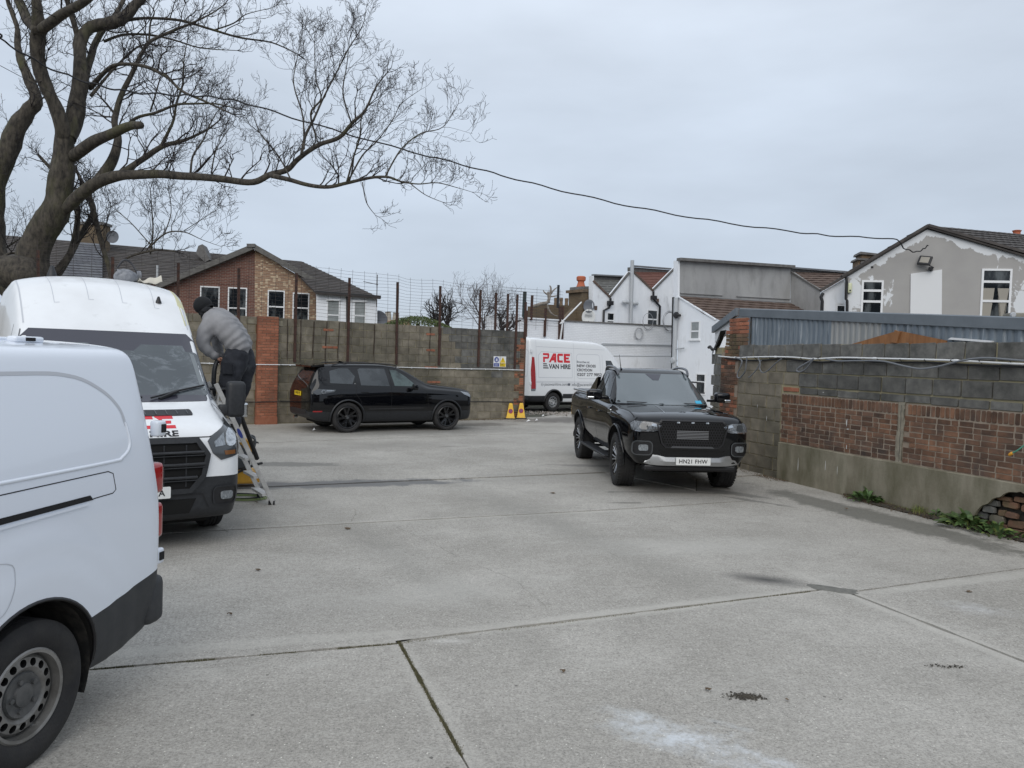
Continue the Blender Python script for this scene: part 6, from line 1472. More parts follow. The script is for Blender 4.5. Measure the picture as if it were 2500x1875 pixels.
    for y in (.60, .1):
        h = car.hit('z', XR+.62, y, 1, 0); mm = B(); bbox(mm, (h[0].x-.09, y-.03, h[0].z-.005), (h[0].x+.09, y+.03, h[0].z+.028), .012); ft = OBJ('rack_foot', mm, 'paint_white_clean', t, smooth=60)
        mm = B(); bbox(mm, (h[0].x-.03, y+.02, h[0].z+.004), (h[0].x+.03, y+.034, h[0].z+.022), .003); OBJ('foot_slot', mm, 'gap', ft)
    mm = B(); bbox(mm, (-3.9, -.7, .2), (.5, .7, .4), .03); OBJ('underbody', mm, 'void', t)
    for sg in (1, -1): car.line('rear_door_gap', [(sg*.80, .60), (sg*.80, 1.55), (sg*.74, 1.75)], .010, 'gap', 'x', -1)
    car.line('rear_door_gap', [(0, .6), (0, 1.8)], .010, 'gap', 'x', -1)
    return t
M('paint_white_clean', (.74, .785, .86), .24, coat=.7); M('plastic_bumper', (.030, .033, .037), .6, c2=(.040, .042, .045), scale=18, bump=.05, bscale=300); M('liner', (.012, .012, .012), .9, c2=(.075, .068, .058), scale=9, lo=.45, hi=.7)
near_van()
# ================================================================== buildings behind the yard
M('white_masonry', (.72, .745, .78), .85, c2=(.81, .83, .86), scale=2.2, bump=.25, bscale=18, dirt=(.40, .41, .42), dscale=1.6, dlo=.56, dhi=.8, stretch=(1, 1, .45))
M('white_render', (.76, .785, .82), .8, c2=(.83, .85, .88), scale=1.1, bump=.1, bscale=20, dirt=(.56, .57, .58), dscale=2.2, dlo=.55, dhi=.8, stretch=(1, 1, .4))
M('grey_render', (.30, .30, .30), .9, c2=(.365, .365, .36), scale=.8, bump=.15, bscale=14, dirt=(.235, .235, .23), dscale=1.4, dlo=.48, dhi=.72, stretch=(1, 1, .4))
M('upvc', (.76, .77, .78), .35); M('pane_dark_reflections', (.010, .013, .016), .05, c2=(.085, .095, .10), scale=1.3, lo=.50, hi=.62, stretch=(2.2, 1, .8)); M('pane_pale', (.22, .24, .24), .1, c2=(.30, .32, .32), scale=3); M('curtain', (.32, .30, .26), .9)  # dark pane: paler noise paints reflections into the house windows
M('tile_dark', (.050, .046, .045), .9, c2=(.085, .075, .070), scale=3.5, bump=.4, bscale=30, dirt=(.11, .105, .08), dscale=5, dlo=.58, dhi=.75)
M('tile_brown', (.090, .062, .050), .9, c2=(.135, .095, .076), scale=2.5, bump=.4, bscale=30, dirt=(.26, .20, .15), dscale=9, dlo=.60, dhi=.72)
M('tile_red', (.125, .052, .040), .9, c2=(.165, .075, .055), scale=4, bump=.3, bscale=30)
M('tile_moss', (.10, .10, .095), .9, c2=(.15, .15, .14), scale=5, bump=.3, bscale=30, dirt=(.34, .34, .32), dscale=8, dlo=.58, dhi=.7)
M('lead', (.13, .135, .145), .5, c2=(.18, .185, .19), scale=3); M('coping', (.10, .095, .09), .8, c2=(.16, .155, .15), scale=6); M('fascia_wood', (.095, .09, .085), .8, c2=(.14, .135, .125), scale=5)
M('pipe_black', (.012, .012, .014), .45); M('pipe_grey', (.42, .44, .46), .5); M('brick_old', (.14, .10, .065), .95, c2=(.20, .14, .09), scale=8, bump=.5, bscale=40, dirt=(.05, .045, .04), dscale=3); M('clay_pot', (.42, .12, .06), .85); M('dish_grey', (.13, .14, .16), .5); M('dish_white', (.62, .63, .62), .5)
def brickmat(name, c1, c2, mo, mix=None, bw=.225, bh=.075, ms=.009, dirt=(.10, .08, .06)):
    m, N, L, b = newmat(name); tcx = coords(N); sp = N.new('ShaderNodeSeparateXYZ'); L.new(tcx, sp.inputs[0])
    cb = N.new('ShaderNodeCombineXYZ'); L.new(nmath(N, L, 'ADD', sp.outputs['X'], sp.outputs['Y']), cb.inputs[0]); L.new(sp.outputs['Z'], cb.inputs[1])
    t = N.new('ShaderNodeTexBrick'); t.inputs['Scale'].default_value = 1; t.inputs['Brick Width'].default_value = bw; t.inputs['Row Height'].default_value = bh; t.inputs['Mortar Size'].default_value = ms; t.inputs['Mortar Smooth'].default_value = .15
    t.inputs['Color1'].default_value = (*c1, 1); t.inputs['Color2'].default_value = (*c2, 1); t.inputs['Mortar'].default_value = (*mo, 1); t.inputs['Bias'].default_value = -.1; L.new(cb.outputs[0], t.inputs['Vector'])
    c = t.outputs['Color']
    if mix:
        t2 = N.new('ShaderNodeTexWhiteNoise'); fl = N.new('ShaderNodeVectorMath'); fl.operation = 'FLOOR'; dv = N.new('ShaderNodeVectorMath'); dv.operation = 'DIVIDE'; dv.inputs[1].default_value = (bw*.52, bh, 1); L.new(cb.outputs[0], dv.inputs[0]); L.new(dv.outputs[0], fl.inputs[0]); L.new(fl.outputs[0], t2.inputs['Vector'])
        c = mixc(N, L, nmath(N, L, 'MULTIPLY', nmath(N, L, 'GREATER_THAN', t2.outputs['Value'], .80), nmath(N, L, 'SUBTRACT', 1.0, t.outputs['Fac'])), c, mix)
    c = mixc(N, L, nramp(N, L, nnoise(N, L, tcx, 1.1, 5), .48, .75, 0, .55), c, dirt); L.new(c, b.inputs['Base Color']); b.inputs['Roughness'].default_value = .9
    nbump(N, L, b, nmath(N, L, 'SUBTRACT', 1.0, t.outputs['Fac']), .6, .008); return m
brickmat('bricks_red_far', (.165, .062, .042), (.12, .048, .035), (.24, .20, .17), dirt=(.10, .05, .04))
brickmat('bricks_stock_far', (.34, .205, .125), (.255, .145, .09), (.36, .29, .22), mix=(.56, .43, .29), dirt=(.24, .16, .11))
brickmat('bricks_yellow_far', (.17, .125, .075), (.13, .09, .055), (.10, .085, .065), dirt=(.07, .055, .04))
brickmat('painted_bricks', (.80, .82, .85), (.84, .86, .885), (.72, .74, .77), ms=.010, dirt=(.68, .70, .72))
brickmat('slate_rows', (.12, .125, .14), (.095, .10, .115), (.04, .04, .045), bw=.3, bh=.19, ms=.012, dirt=(.16, .17, .18))

class Build:
    """a building whose faces are read off survey planes"""
    def __init__(s, name, label, cat, pl, group=None): s.t = thing(name, label, cat, group=group); s.pl = pl; s.t.matrix_world = pl.M()
    def L(s, px, dy=0):  # photo point -> local (x,y,z) on the plane dy metres behind it
        if dy: p2 = Plane((s.pl.o-s.pl.n*dy)[:2], s.pl.d[:2]); a, z = p2.sz(*px)
        else: a, z = s.pl.sz(*px)
        return a, z
    def wall(s, name, px, m, th=.25, dy=0, ground=False, parent=None, smooth=0):
        P = [s.L(p, dy) for p in px]
        if ground: P = [(a, z if z > .9 or i not in ground else -.2) for i, (a, z) in enumerate(P)]
        bm = B(); prism(bm, P, dy, dy+th); return OBJ(name, bm, m, parent or s.t)
    def window(s, px, dy=0, pane='pane_dark_reflections', split=(.5,), fr=.055, sill=True, name='window', top_light=False, curtain=False, reveal=.0):
        (a0, z1), (a1, z0) = s.L(px[0], dy), s.L(px[1], dy)
        if a1 < a0: a0, a1 = a1, a0
        y = dy-.03; bm = B(); box(bm, (a0, y, z0), (a1, y+.05, z0+fr)); box(bm, (a0, y, z1-fr), (a1, y+.05, z1)); box(bm, (a0, y, z0+fr), (a0+fr, y+.05, z1-fr)); box(bm, (a1-fr, y, z0+fr), (a1, y+.05, z1-fr))
        edges = [z0]+[z0+(z1-z0)*q for q in split]+[z1]
        for q in edges[1:-1]: box(bm, (a0+fr, y, q-fr*.6), (a1-fr, y+.05, q+fr*.6))
        f = OBJ(name, bm, 'upvc', s.t)
        for q0, q1 in zip(edges, edges[1:]):
            bm = B(); box(bm, (a0+fr*.8, y+.025, q0+fr*.4), (a1-fr*.8, y+.035, q1-fr*.4)); OBJ('pane', bm, pane, f)
        if curtain:
            bm = B(); w_ = a1-a0; prism(bm, [(a0+fr, z0), (a0+w_*.28, z0), (a0+w_*.42, z0+(z1-z0)*.55), (a0+w_*.45, z1-(z1-z0)*.30), (a0+fr, z1-(z1-z0)*.30)], y+.018, y+.024); prism(bm, [(a1-fr, z1-(z1-z0)*.30), (a0+w_*.55, z1-(z1-z0)*.30), (a0+w_*.62, z0+(z1-z0)*.55), (a0+w_*.78, z0), (a1-w_*.30, z0), (a1-w_*.18, z0+(z1-z0)*.4)], y+.018, y+.024); OBJ('curtain', bm, 'curtain', f)
        if sill: bm = B(); box(bm, (a0-.06, y-.05, z0-.05), (a1+.06, y+.06, z0-.002)); OBJ('sill', bm, 'upvc', f)
        return f
    def roof(s, name, quad, m, step=.32, lift=.035, th=.05, mtx=None, ribs=.0):
        """quad: four world points eaves-left, eaves-right, ridge-right, ridge-left; rows of tiles as real steps"""
        inv = s.pl.M().inverted(); a, b_, c, d = [inv @ Vector(p) for p in quad]
        n = (b_-a).cross(d-a).normalized()
        if n.z < 0: n = -n
        rows = max(2, int(((d-a).length+(c-b_).length)/2/step)); bm = B()
        for i in range(rows):
            t0, t1 = i/rows, (i+1)/rows; p = a.lerp(d, t0), b_.lerp(c, t0), b_.lerp(c, t1), a.lerp(d, t1); m2 = max(1, int((p[1]-p[0]).length/.30)); pv = None
            for k in range(m2+1):
                q = k/m2; lo_, hi_ = p[0].lerp(p[1], q), p[3].lerp(p[2], q); w_ = ribs*((k+i) % 2)+ribs*.5*random.random()
                cur = [bm.verts.new(lo_+n*.0), bm.verts.new(lo_+n*(lift+w_)), bm.verts.new(hi_+n*(.004+w_*.6))]
                if pv:
                    for j in range(2): bm.faces.new((pv[j], cur[j], cur[j+1], pv[j+1]))
                pv = cur
        vs = [bm.verts.new(v-n*th) for v in (a, b_, c, d)]; v2 = [bm.verts.new(v-n*.003) for v in (a, b_, c, d)]
        bm.faces.new(vs)
        for i in range(4): bm.faces.new((vs[i], vs[(i+1) % 4], v2[(i+1) % 4], v2[i]))
        bmesh.ops.recalc_face_normals(bm, faces=bm.faces); return OBJ(name, bm, m, s.t)
    def strip(s, name, pa, pb, m, w_=.12, d=.2, dy=0, up=0.0):
        (a0, z0), (a1, z1) = s.L(pa, dy), s.L(pb, dy); v = Vector((a1-a0, z1-z0)); n = Vector((-v.y, v.x)).normalized()*w_
        if n.y < 0: n = -n
        bm = B(); prism(bm, [(a0, z0), (a1, z1), (a1+n.x, z1+n.y), (a0+n.x, z0+n.y)], dy-d, dy+.03); return OBJ(name, bm, m, s.t)
    def W(s, px, dy=0): a, z = s.L(px, dy); return s.pl.M() @ Vector((a, dy, z))
    def tube(s, name, px, m, r=.04, dy=-.07):
        bm = B(); tube(bm, [(*(lambda q: (q[0], dy, q[1]))(s.L(p)),) for p in px], r, 8); return OBJ(name, bm, m, s.t, smooth=60)
def PPL(pxa, Ya, direc): p = AT(pxa[0], pxa[1], Ya); return Plane((p.x, p.y), direc)
D1 = (.83, .56)
# ---- brick houses on the left
pb = PPL((622, 700), 37, (.985, .17))
bh = Build('brick_house', 'semi detached house with dark red brick half and yellow stock brick half under one gable', 'house', pb)
bh.wall('red_brick_wall', [(390, 845), (390, 705), (440, 680), (533, 640), (622, 611), (622, 845)], 'bricks_red_far')
bh.wall('stock_brick_wall', [(622, 845), (622, 611), (638, 618), (700, 656), (777, 700), (777, 845)], 'bricks_stock_far', dy=-.02)
bh.roof('roof', [bh.W((395, 693), -.35), bh.W((395, 693), 7), bh.W((620, 596), 7), bh.W((620, 596), -.35)], 'tile_dark', .30)
bh.roof('roof', [bh.W((790, 697), -.35), bh.W((790, 697), 7), bh.W((622, 600), 7), bh.W((622, 600), -.35)], 'tile_dark', .30)
bh.strip('bargeboard', (390, 707), (621, 611), 'fascia_wood', .24, .38); bh.strip('bargeboard', (622, 611), (790, 706), 'fascia_wood', .24, .38)
bh.strip('ridge_cap', (606, 606), (626, 606), 'coping', .16, .42)
for q, pa in (((489, 698), (535, 790)), ((557, 701), (602, 790))): bh.window([q, pa], split=(.42,), sill=False)
for q, pa in (((654, 708), (694, 790)), ((715, 714), (754, 790))): bh.window([q, pa], dy=-.02, split=(.50,), sill=False)
bm = B()
for q in ((486, 690), (554, 693)):
    a, z = bh.L(q)
    for k in range(16): box(bm, (a+.02+k*.068, -.015, z-.02), (a+.075+k*.068, .02, z+.20))
OBJ('brick_arches', bm, 'bricks_red_far', bh.t, kind='stuff')
# ---- white house with hipped roof beside it
pw = PPL((850, 760), 35.5, (.985, .17)); wh = Build('white_house', 'white rendered house with hipped dark tiled roof right of the brick gable', 'house', pw)
wh.wall('wall', [(772, 850), (772, 716), (921, 729), (921, 850)], 'white_render')
wh.wall('corner_pier', [(845, 850), (845, 718), (852, 718), (852, 850)], 'pipe_black', th=.05, dy=-.06)
wh.roof('roof', [wh.W((772, 716), -.3), wh.W((929, 728), -.3), wh.W((735, 638), 5), wh.W((690, 634), 5)], 'tile_dark', .30)
wh.strip('gutter', (772, 717), (930, 729), 'pipe_black', .12, .3)
for q, pa in (((799, 731), (829, 800)), ((864, 735), (893, 800))): wh.window([q, pa], split=(.45,), pane='pane_pale', sill=False)
for q, pa in (((796, 730), (833, 728)), ((860, 733), (897, 731))): wh.wall('lintel', [q, (pa[0], pa[1]+2), (pa[0], pa[1]+6), (q[0], q[1]+4)], 'upvc', th=.08, dy=-.10)
ad = thing('tv_aerial', 'tv aerial standing at the right end of the hipped roof', 'aerial', AT(920, 722, 35)); bm = B(); tube(bm, [(0, 0, -.5), (0, 0, .95)], .02, 6); tube(bm, [(-.62, 0, .62), (.05, 0, .50)], .014, 5)
for k in range(8): tube(bm, [(-.6+.07*k, -.12, .62-.012*k), (-.6+.07*k, .12, .62-.012*k)], .008, 4)
OBJ('mast', bm, 'wire', ad)
# ---- long dark roofs behind the tree
pl_ = PPL((300, 650), 40, (.985, .17)); tr = Build('terrace_house', 'terrace with long dark tiled roof behind the bare tree', 'house', pl_)
tr.wall('wall', [(60, 830), (60, 668), (480, 690), (480, 830)], 'bricks_red_far', dy=.4)
tr.roof('roof', [tr.W((-60, 668), 0), tr.W((500, 690), 0), tr.W((560, 622), 6), tr.W((-60, 568), 6)], 'tile_dark', .30)
tr.roof('slate_roof', [tr.W((140, 672), -.4), tr.W((250, 678), -.4), tr.W((250, 596), 3.2), tr.W((175, 590), 3.2)], 'slate_rows', .30)
tr.wall('parapet', [(478, 618), (484, 600), (494, 596), (512, 634), (500, 640)], 'coping', th=1.2, dy=4)
ch = thing('chimney_stack', 'short brick chimney with satellite dish behind the tree', 'chimney', AT(230, 590, 44)); bm = B(); box(bm, (-.7, -.4, -1.2), (.7, .4, .9)); OBJ('stack', bm, 'bricks_yellow_far', ch); bm = B(); box(bm, (-.78, -.48, .9), (.78, .48, 1.05)); OBJ('cap', bm, 'coping', ch)
bm = B(); lathe(bm, [(0, .06), (.3, .02), (.36, -.03)], 18, 'Y', (1.05, 0, .3)); OBJ('dish', bm, 'dish_grey', ch)
for sx in (-60, 385): pass
vs_ = thing('soil_pipe', 'white vent pipe standing against the terrace roof', 'pipe', AT(384, 690, 38)); bm = B(); tube(bm, [(0, 0, -1), (0, 0, .85)], .06, 8); OBJ('pipe', bm, 'pipe_grey', vs_)
# ---- low white wall across the back
pz = Plane((2.62, 34.0), D1); zw = Build('white_yard_wall', 'long white painted brick wall behind the lettered van', 'wall', pz)
zw.wall('wall', [(1195, 1015), (1195, 772), (1373, 784), (1652, 798), (1652, 1015)], 'painted_bricks', th=.3)
zw.strip('coping', (1195, 772), (1373, 784), 'white_masonry', .06, .06); zw.strip('coping', (1373, 785), (1652, 798), 'coping', .06, .05)
zw.wall('beam', [(1470, 838), (1470, 842), (1648, 844), (1648, 842)], 'pipe_grey', th=.05, dy=-.05)
zw.wall('rendered_band', [(1500, 869), (1646, 870), (1646, 960), (1500, 965)], 'white_render', th=.04, dy=-.045)
zw.wall('beam', [(1500, 868), (1500, 871), (1648, 871), (1648, 869)], 'pipe_grey', th=.05, dy=-.05)
# loose wire coils
def coil(px_, r, n, seed, dy=-.05, label='', pl=pz, rr=.012):
    r_ = random.Random(seed); a, z = pl.sz(*px_); bm = B(); P = []
    for k in range(n*14): q = 2*pi*k/14; ra = r*(1+.25*noise.noise(Vector((k*.13, seed, 0)))); P.append((a+ra*cos(q)+.1*noise.noise(Vector((k*.05, 1, seed))), dy-.01*k/14, z+ra*1.1*sin(q)))
    tube(bm, P, rr, 4); o = OBJ('wire_coil', bm, 'wire_grey'); o.matrix_world = pl.M(); return tag(o, label, 'wire')
M('wire_grey', (.30, .31, .33), .6)
# ---- white houses with V shaped roof line
pv_ = Plane(AT(1500, 760, 37.5)[:2], D1); vh = Build('valley_roof_house', 'white house back with zigzag roof line, tiled valleys and tall grey flue', 'house', pv_)
vh.wall('wall', [(1448, 830), (1447, 688), (1488, 728), (1537, 668), (1541, 662), (1593, 712), (1655, 650), (1656, 830)], 'white_masonry', th=.3)
vh.roof('tiled_roof', [vh.W((1449, 735), .6), vh.W((1530, 735), .6), vh.W((1527, 684), 3.2), vh.W((1449, 684), 3.2)], 'tile_moss', .30)
vh.wall('parapet', [(1447, 690), (1447, 673), (1527, 677), (1527, 690)], 'coping', th=.3, dy=3.2); vh.strip('parapet_coping', (1445, 673), (1529, 677), 'lead', .07, .2, dy=3.2)
vh.wall('white_upstand', [(1447, 692), (1447, 673), (1450, 673), (1450, 692)], 'white_render', th=.3, dy=2.8)
vh.roof('tiled_roof', [vh.W((1541, 716), .6), vh.W((1645, 716), .6), vh.W((1645, 665), 3.2), vh.W((1543, 664), 3.2)], 'tile_red', .30)
vh.wall('parapet', [(1541, 668), (1541, 652), (1645, 660), (1645, 670)], 'coping', th=.3, dy=3.2); vh.strip('parapet_coping', (1540, 651), (1646, 659), 'lead', .07, .2, dy=3.2)
for pa, pb2 in (((1488, 728), (1537, 667)), ((1593, 712), (1655, 649)), ((1447, 688), (1488, 728)), ((1541, 662), (1593, 712))): vh.strip('verge', pa, pb2, 'coping' if pb2[1] < pa[1] else 'tile_brown', .09, .06)
vh.window([(1481, 762), (1499, 790)], split=(.25,)); vh.window([(1580, 755), (1604, 800)], split=(.45,))
for P in ([(1488, 728), (1489, 742), (1484, 752), (1472, 758), (1471, 792)], [(1593, 712), (1593, 730), (1600, 738), (1609, 748), (1607, 800)], [(1650, 725), (1649, 800)]): vh.tube('downpipe', P, 'pipe_black', .055)
for q in ((1486, 740), (1592, 727)): a, z = vh.L(q); bm = B(); bbox(bm, (a-.14, -.22, z-.1), (a+.14, -.02, z+.1), .02); OBJ('hopper', bm, 'pipe_black', vh.t)
vh.tube('flue', [(1535, 792), (1539, 636)], 'pipe_grey', .09, dy=-.14)
for q in ((1522, 738), (1544, 741)):
    a, z = vh.L(q); bm = B(); tube(bm, [(a-.18, -.1, z), (a-.05, -.16, z), (a+.18, -.16, z)], [.05, .09, .09], 8); OBJ('boiler_vent', bm, 'pipe_grey', vh.t)
for q in ((1605, 734), (1454, 752)): a, z = vh.L(q); bm = B(); box(bm, (a-.08, -.03, z-.1), (a+.08, -.005, z+.1)); OBJ('air_brick', bm, 'tile_brown', vh.t)
coil((1580, 785), .35, 2, 3, -.05, 'loose grey wire coil above the white wall', pz); coil((1632, 785), .42, 4, 5, -.05, 'tangled coil of grey wire hanging at the corner of the white house', pz); coil((1557, 815), .24, 4, 7, -.08, 'narrow coil of wire hanging down the white wall', pz)
# ---- chimney and satellite dishes left of it
ck = Build('chimney_stack', 'tall old brick chimney with one orange clay pot beside the white houses', 'chimney', Plane(AT(1430, 760, 37)[:2], D1))
ck.wall('stack', [(1420, 790), (1420, 712), (1447, 712), (1447, 790)], 'bricks_yellow_far', th=1.0); ck.wall('corbel', [(1416, 713), (1416, 706), (1447, 706), (1447, 713)], 'brick_old', th=1.1, dy=-.06); ck.wall('corbel', [(1419, 706), (1420, 699), (1441, 699), (1443, 706)], 'coping', th=.9, dy=0)
a, z = ck.L((1431, 700)); a2, z2 = ck.L((1431, 673)); hgt = z2-z; bm = B(); lathe(bm, [(.24, z), (.19, z+.1), (.15, z+hgt*.5), (.17, z+hgt*.55), (.22, z+hgt*.62), (.23, z+hgt*.9), (.18, z+hgt), (.1, z+hgt)], 16, 'Z', (a, .4, 0)); OBJ('chimney_pot', bm, 'clay_pot', ck.t, smooth=40)
ck.wall('lean_wall', [(1370, 790), (1416, 742), (1421, 742), (1421, 790)], 'bricks_yellow_far', th=.4, dy=.4)
for q, m_, lab, r0 in (((1438, 747), 'dish_grey', 'grey satellite dish on the side of the old chimney', .33), ((1437, 774), 'dish_white', 'white satellite dish below the grey one', .40)):
    w_ = ck.W(q, -.25); dt = thing('satellite_dish', lab, 'satellite dish', w_, radians(-15)); bm = B(); lathe(bm, [(0, .05), (r0*.5, .03), (r0*.8, -.02), (r0*.82, -.015), (r0*.5, .045), (0, .065)], 22, 'Y')
    for v in bm.verts: v.co.z *= 1.15
    OBJ('dish', bm, m_, dt, smooth=60); bm = B(); tube(bm, [(0, .05, 0), (0, .3, -.1)], .02, 5); tube(bm, [(0, 0, -r0*.9), (.05, -.28, -r0*.5)], .012, 5); OBJ('bracket', bm, 'wire', dt)
    if m_ == 'dish_white': text_obj('meo', .22, 'print_grey', dt, Matrix.Translation((-.17, -.03, .02)) @ Matrix.Rotation(pi/2, 4, 'X'), width=.34)
# ---- old yellow brick wall and row of chimney pots
oy = Build('old_brick_wall', 'weathered yellow brick wall above the white yard wall', 'wall', Plane(AT(1350, 760, 39)[:2], D1))
oy.wall('wall', [(1298, 800), (1298, 748), (1330, 743), (1420, 747), (1420, 800)], 'bricks_yellow_far', th=.35)
kp = thing('chimney_pots', 'row of small dark chimney pots on the far rooftop', 'chimney pots', AT(1388, 745, 60)); 
for k in range(8): bm = B(); lathe(bm, [(.16, 0), (.13, .3), (.15, .62), (.1, .64)], 8, 'Z', (-.9+k*.42-.1, .05*k, -.1)); OBJ('chimney_pot', bm, 'brick_old', kp)
bm = B(); box(bm, (-1.3, -.3, -1.2), (2.9, .6, -.08)); OBJ('stack', bm, 'bricks_yellow_far', kp)
# ---- white house with lean-to roof and the grey rendered dormer
R0 = AT(1656, 724, 33.4); R1_ = AT(1932, 741, 36.4); E0 = AT(1748, 783, 31.2)
lp = Plane(R0[:2], (E0-R0)[:2]); lh = Build('lean_to_house', 'white rendered lean-to with brown tiled single slope roof behind the pickup', 'house', lp)
lh.wall('wall', [(1655, 1012), (1655, 727), (1688, 745), (1716, 766), (1748, 784), (1764, 784), (1764, 1012)], 'white_render', th=.3)
lh.roof('tiled_roof', [E0, E0+(R1_-R0)*1.05, R1_+(R1_-R0)*.05, R0+Vector((0, 0, .02))], 'tile_brown', .30, ribs=.02)
lh.strip('verge', (1656, 725), (1748, 782), 'white_masonry', .05, .05)
lh.window([(1687, 784), (1708, 829)], split=(.45,), pane='pane_pale'); lh.window([(1700, 911), (1722, 965)], split=(.6,), sill=False)
for P, m_, r0 in (([(1649, 726), (1646, 900)], 'pipe_black', .05), ([(1656, 728), (1651, 905)], 'pipe_grey', .10), ([(1651, 853), (1665, 851), (1676, 850)], 'pipe_grey', .03)): lh.tube('pipe', P, m_, r0, dy=-.12)
for q, m_ in (((1661, 770), 'pipe_black'), ((1652, 880), 'pipe_grey')): a, z = lh.L(q); bm = B(); lathe(bm, [(0, -.3), (.13, -.28), (.15, -.2), (.06, -.1), (.05, 0)], 12, 'Y', (a, 0, z)); OBJ('lamp' if m_ == 'pipe_black' else 'vent', bm, m_, lh.t)
lh.tube('handrail', [(1692, 931), (1746, 936)], 'pipe_black', .03, dy=-.6); lh.tube('handrail', [(1716, 958), (1748, 960)], 'pipe_black', .03, dy=-.6)
# grey rendered dormer block above
gp_ = Plane(R0[:2], (R1_-R0)[:2]); gd = Build('rendered_dormer', 'large flat topped grey rendered dormer above the brown tiled roof', 'dormer', gp_)
gd.wall('wall', [(1657, 727), (1657, 637), (1930, 655), (1929, 744)], 'grey_render', th=.3); gd.wall('white_edge', [(1655, 727), (1655, 635), (1660, 636), (1659, 727)], 'white_render', th=.3, dy=-.04)
gd.strip('coping', (1653, 637), (1932, 655), 'coping', .12, .25)
for a_, b_ in (((1660, 716), (1763, 722)), ((1798, 724), (1928, 731))): gd.strip('ledge', a_, b_, 'grey_render', .04, .06)
gd.strip('flashing', (1658, 725), (1930, 742), 'lead', .06, .05)
q0 = AT(1929, 700, 36.4); q1 = AT(2006, 700, 34.8); rp = Plane(q0[:2], (q1-q0)[:2]); gr_ = Build('rendered_return', 'grey rendered return wall with sloping top between dormer and white gable', 'wall', rp)
gr_.wall('wall', [(1929, 800), (1930, 664), (1965, 688), (2006, 712), (2006, 800)], 'grey_render', th=.3)
gr_.roof('tiled_roof', [gr_.W((1936, 726), .6), gr_.W((2090, 726), .6), gr_.W((2090, 668), 3), gr_.W((1930, 664), 3)], 'tile_brown', .30, ribs=.02)
gr_.wall('ridge_band', [(1929, 668), (1929, 655), (2066, 666), (2066, 676)], 'coping', th=.3, dy=3); gr_.strip('ridge_coping', (1928, 655), (2068, 666), 'lead', .08, .2, dy=3); gr_.strip('verge', (1931, 665), (2006, 712), 'fascia_wood', .06, .06)
# ---- house with flaking grey paint
M('alarm', (.60, .62, .42), .5)
HP = PPL((2264, 650), 22, (.985, -.17)); hp = Build('painted_gable_house', 'gable house with flaking grey paint, white boarded window and floodlight', 'house', HP)
def flaking(sx, sz, wins, slope_l, slope_r):
    m, N, L, b = newmat('flaking_paint'); P = coords(N); sp = N.new('ShaderNodeSeparateXYZ'); L.new(P, sp.inputs[0]); X, Z = sp.outputs['X'], sp.outputs['Z']
    dx = nmath(N, L, 'SUBTRACT', X, sx); rz_ = nmath(N, L, 'SUBTRACT', sz, Z)
    dl = nmath(N, L, 'SUBTRACT', rz_, nmath(N, L, 'MULTIPLY', nmath(N, L, 'MULTIPLY', dx, -1), slope_l)); dr = nmath(N, L, 'SUBTRACT', rz_, nmath(N, L, 'MULTIPLY', dx, slope_r))
    edge = nmath(N, L, 'MINIMUM', dl, dr); e_ = nramp(N, L, edge, .02, .50, .42, 0)
    tot = e_
    for (wx, wz, rx, rz2, k) in wins:
        d = nmath(N, L, 'ADD', nmath(N, L, 'ABSOLUTE', nmath(N, L, 'DIVIDE', nmath(N, L, 'SUBTRACT', X, wx), rx)), nmath(N, L, 'ABSOLUTE', nmath(N, L, 'DIVIDE', nmath(N, L, 'SUBTRACT', Z, wz), rz2))); tot = nmath(N, L, 'MAXIMUM', tot, nramp(N, L, d, .3, 1.3, k, 0))
    n1 = nnoise(N, L, P, 1.7, 8, .62, .6, stretch=(1, 1, .55)); n2 = nnoise(N, L, P, 7, 4, .6)
    v = nmath(N, L, 'ADD', nmath(N, L, 'ADD', nmath(N, L, 'MULTIPLY', n1, .8), nmath(N, L, 'MULTIPLY', n2, .12)), tot)
    msk = nramp(N, L, v, .715, .735); grey = mixc(N, L, nramp(N, L, nnoise(N, L, P, .8, 4), .35, .65), (.335, .325, .315), (.385, .375, .36)); L.new(mixc(N, L, msk, grey, (.68, .70, .72)), b.inputs['Base Color']); b.inputs['Roughness'].default_value = .85
    nbump(N, L, b, msk, .3, .01)
ax_, az_ = hp.L((2264, 560)); wl = hp.L((2128, 720)); wr = hp.L((2430, 700)); wl2 = hp.L((2075, 730)); wr2 = hp.L((2490, 720))
sl_ = abs((hp.L((2067, 675))[1]-az_)/(hp.L((2067, 675))[0]-ax_)); sr_ = abs((hp.L((2500, 627))[1]-az_)/(hp.L((2500, 627))[0]-ax_))
flaking(ax_, az_, [(wl[0], wl[1], 1.0, 1.7, .27), (wl2[0], wl2[1], 1.1, 2.2, .30), (wr[0]+.3, wr[1]+.3, 1.3, 1.9, .27), (wr2[0]+.3, wr2[1], 1.1, 2.2, .30)], sl_, sr_)
hp.wall('gable_wall', [(2067, 840), (2067, 675), (2264, 560), (2500, 627), (2640, 668), (2640, 860)], 'flaking_paint')
apx = hp.W((2262, 551), -.12); ef = hp.W((2660, 668), -.12); k_ = AT(2600, 582, 33)-apx; efl = hp.W((2055, 676), -.12)
hp.roof('tiled_roof', [ef, ef+k_, apx+k_, apx], 'tile_dark', .28, ribs=.015)
hp.roof('tiled_roof', [efl, efl+k_, apx+k_, apx], 'tile_dark', .28, ribs=.015)
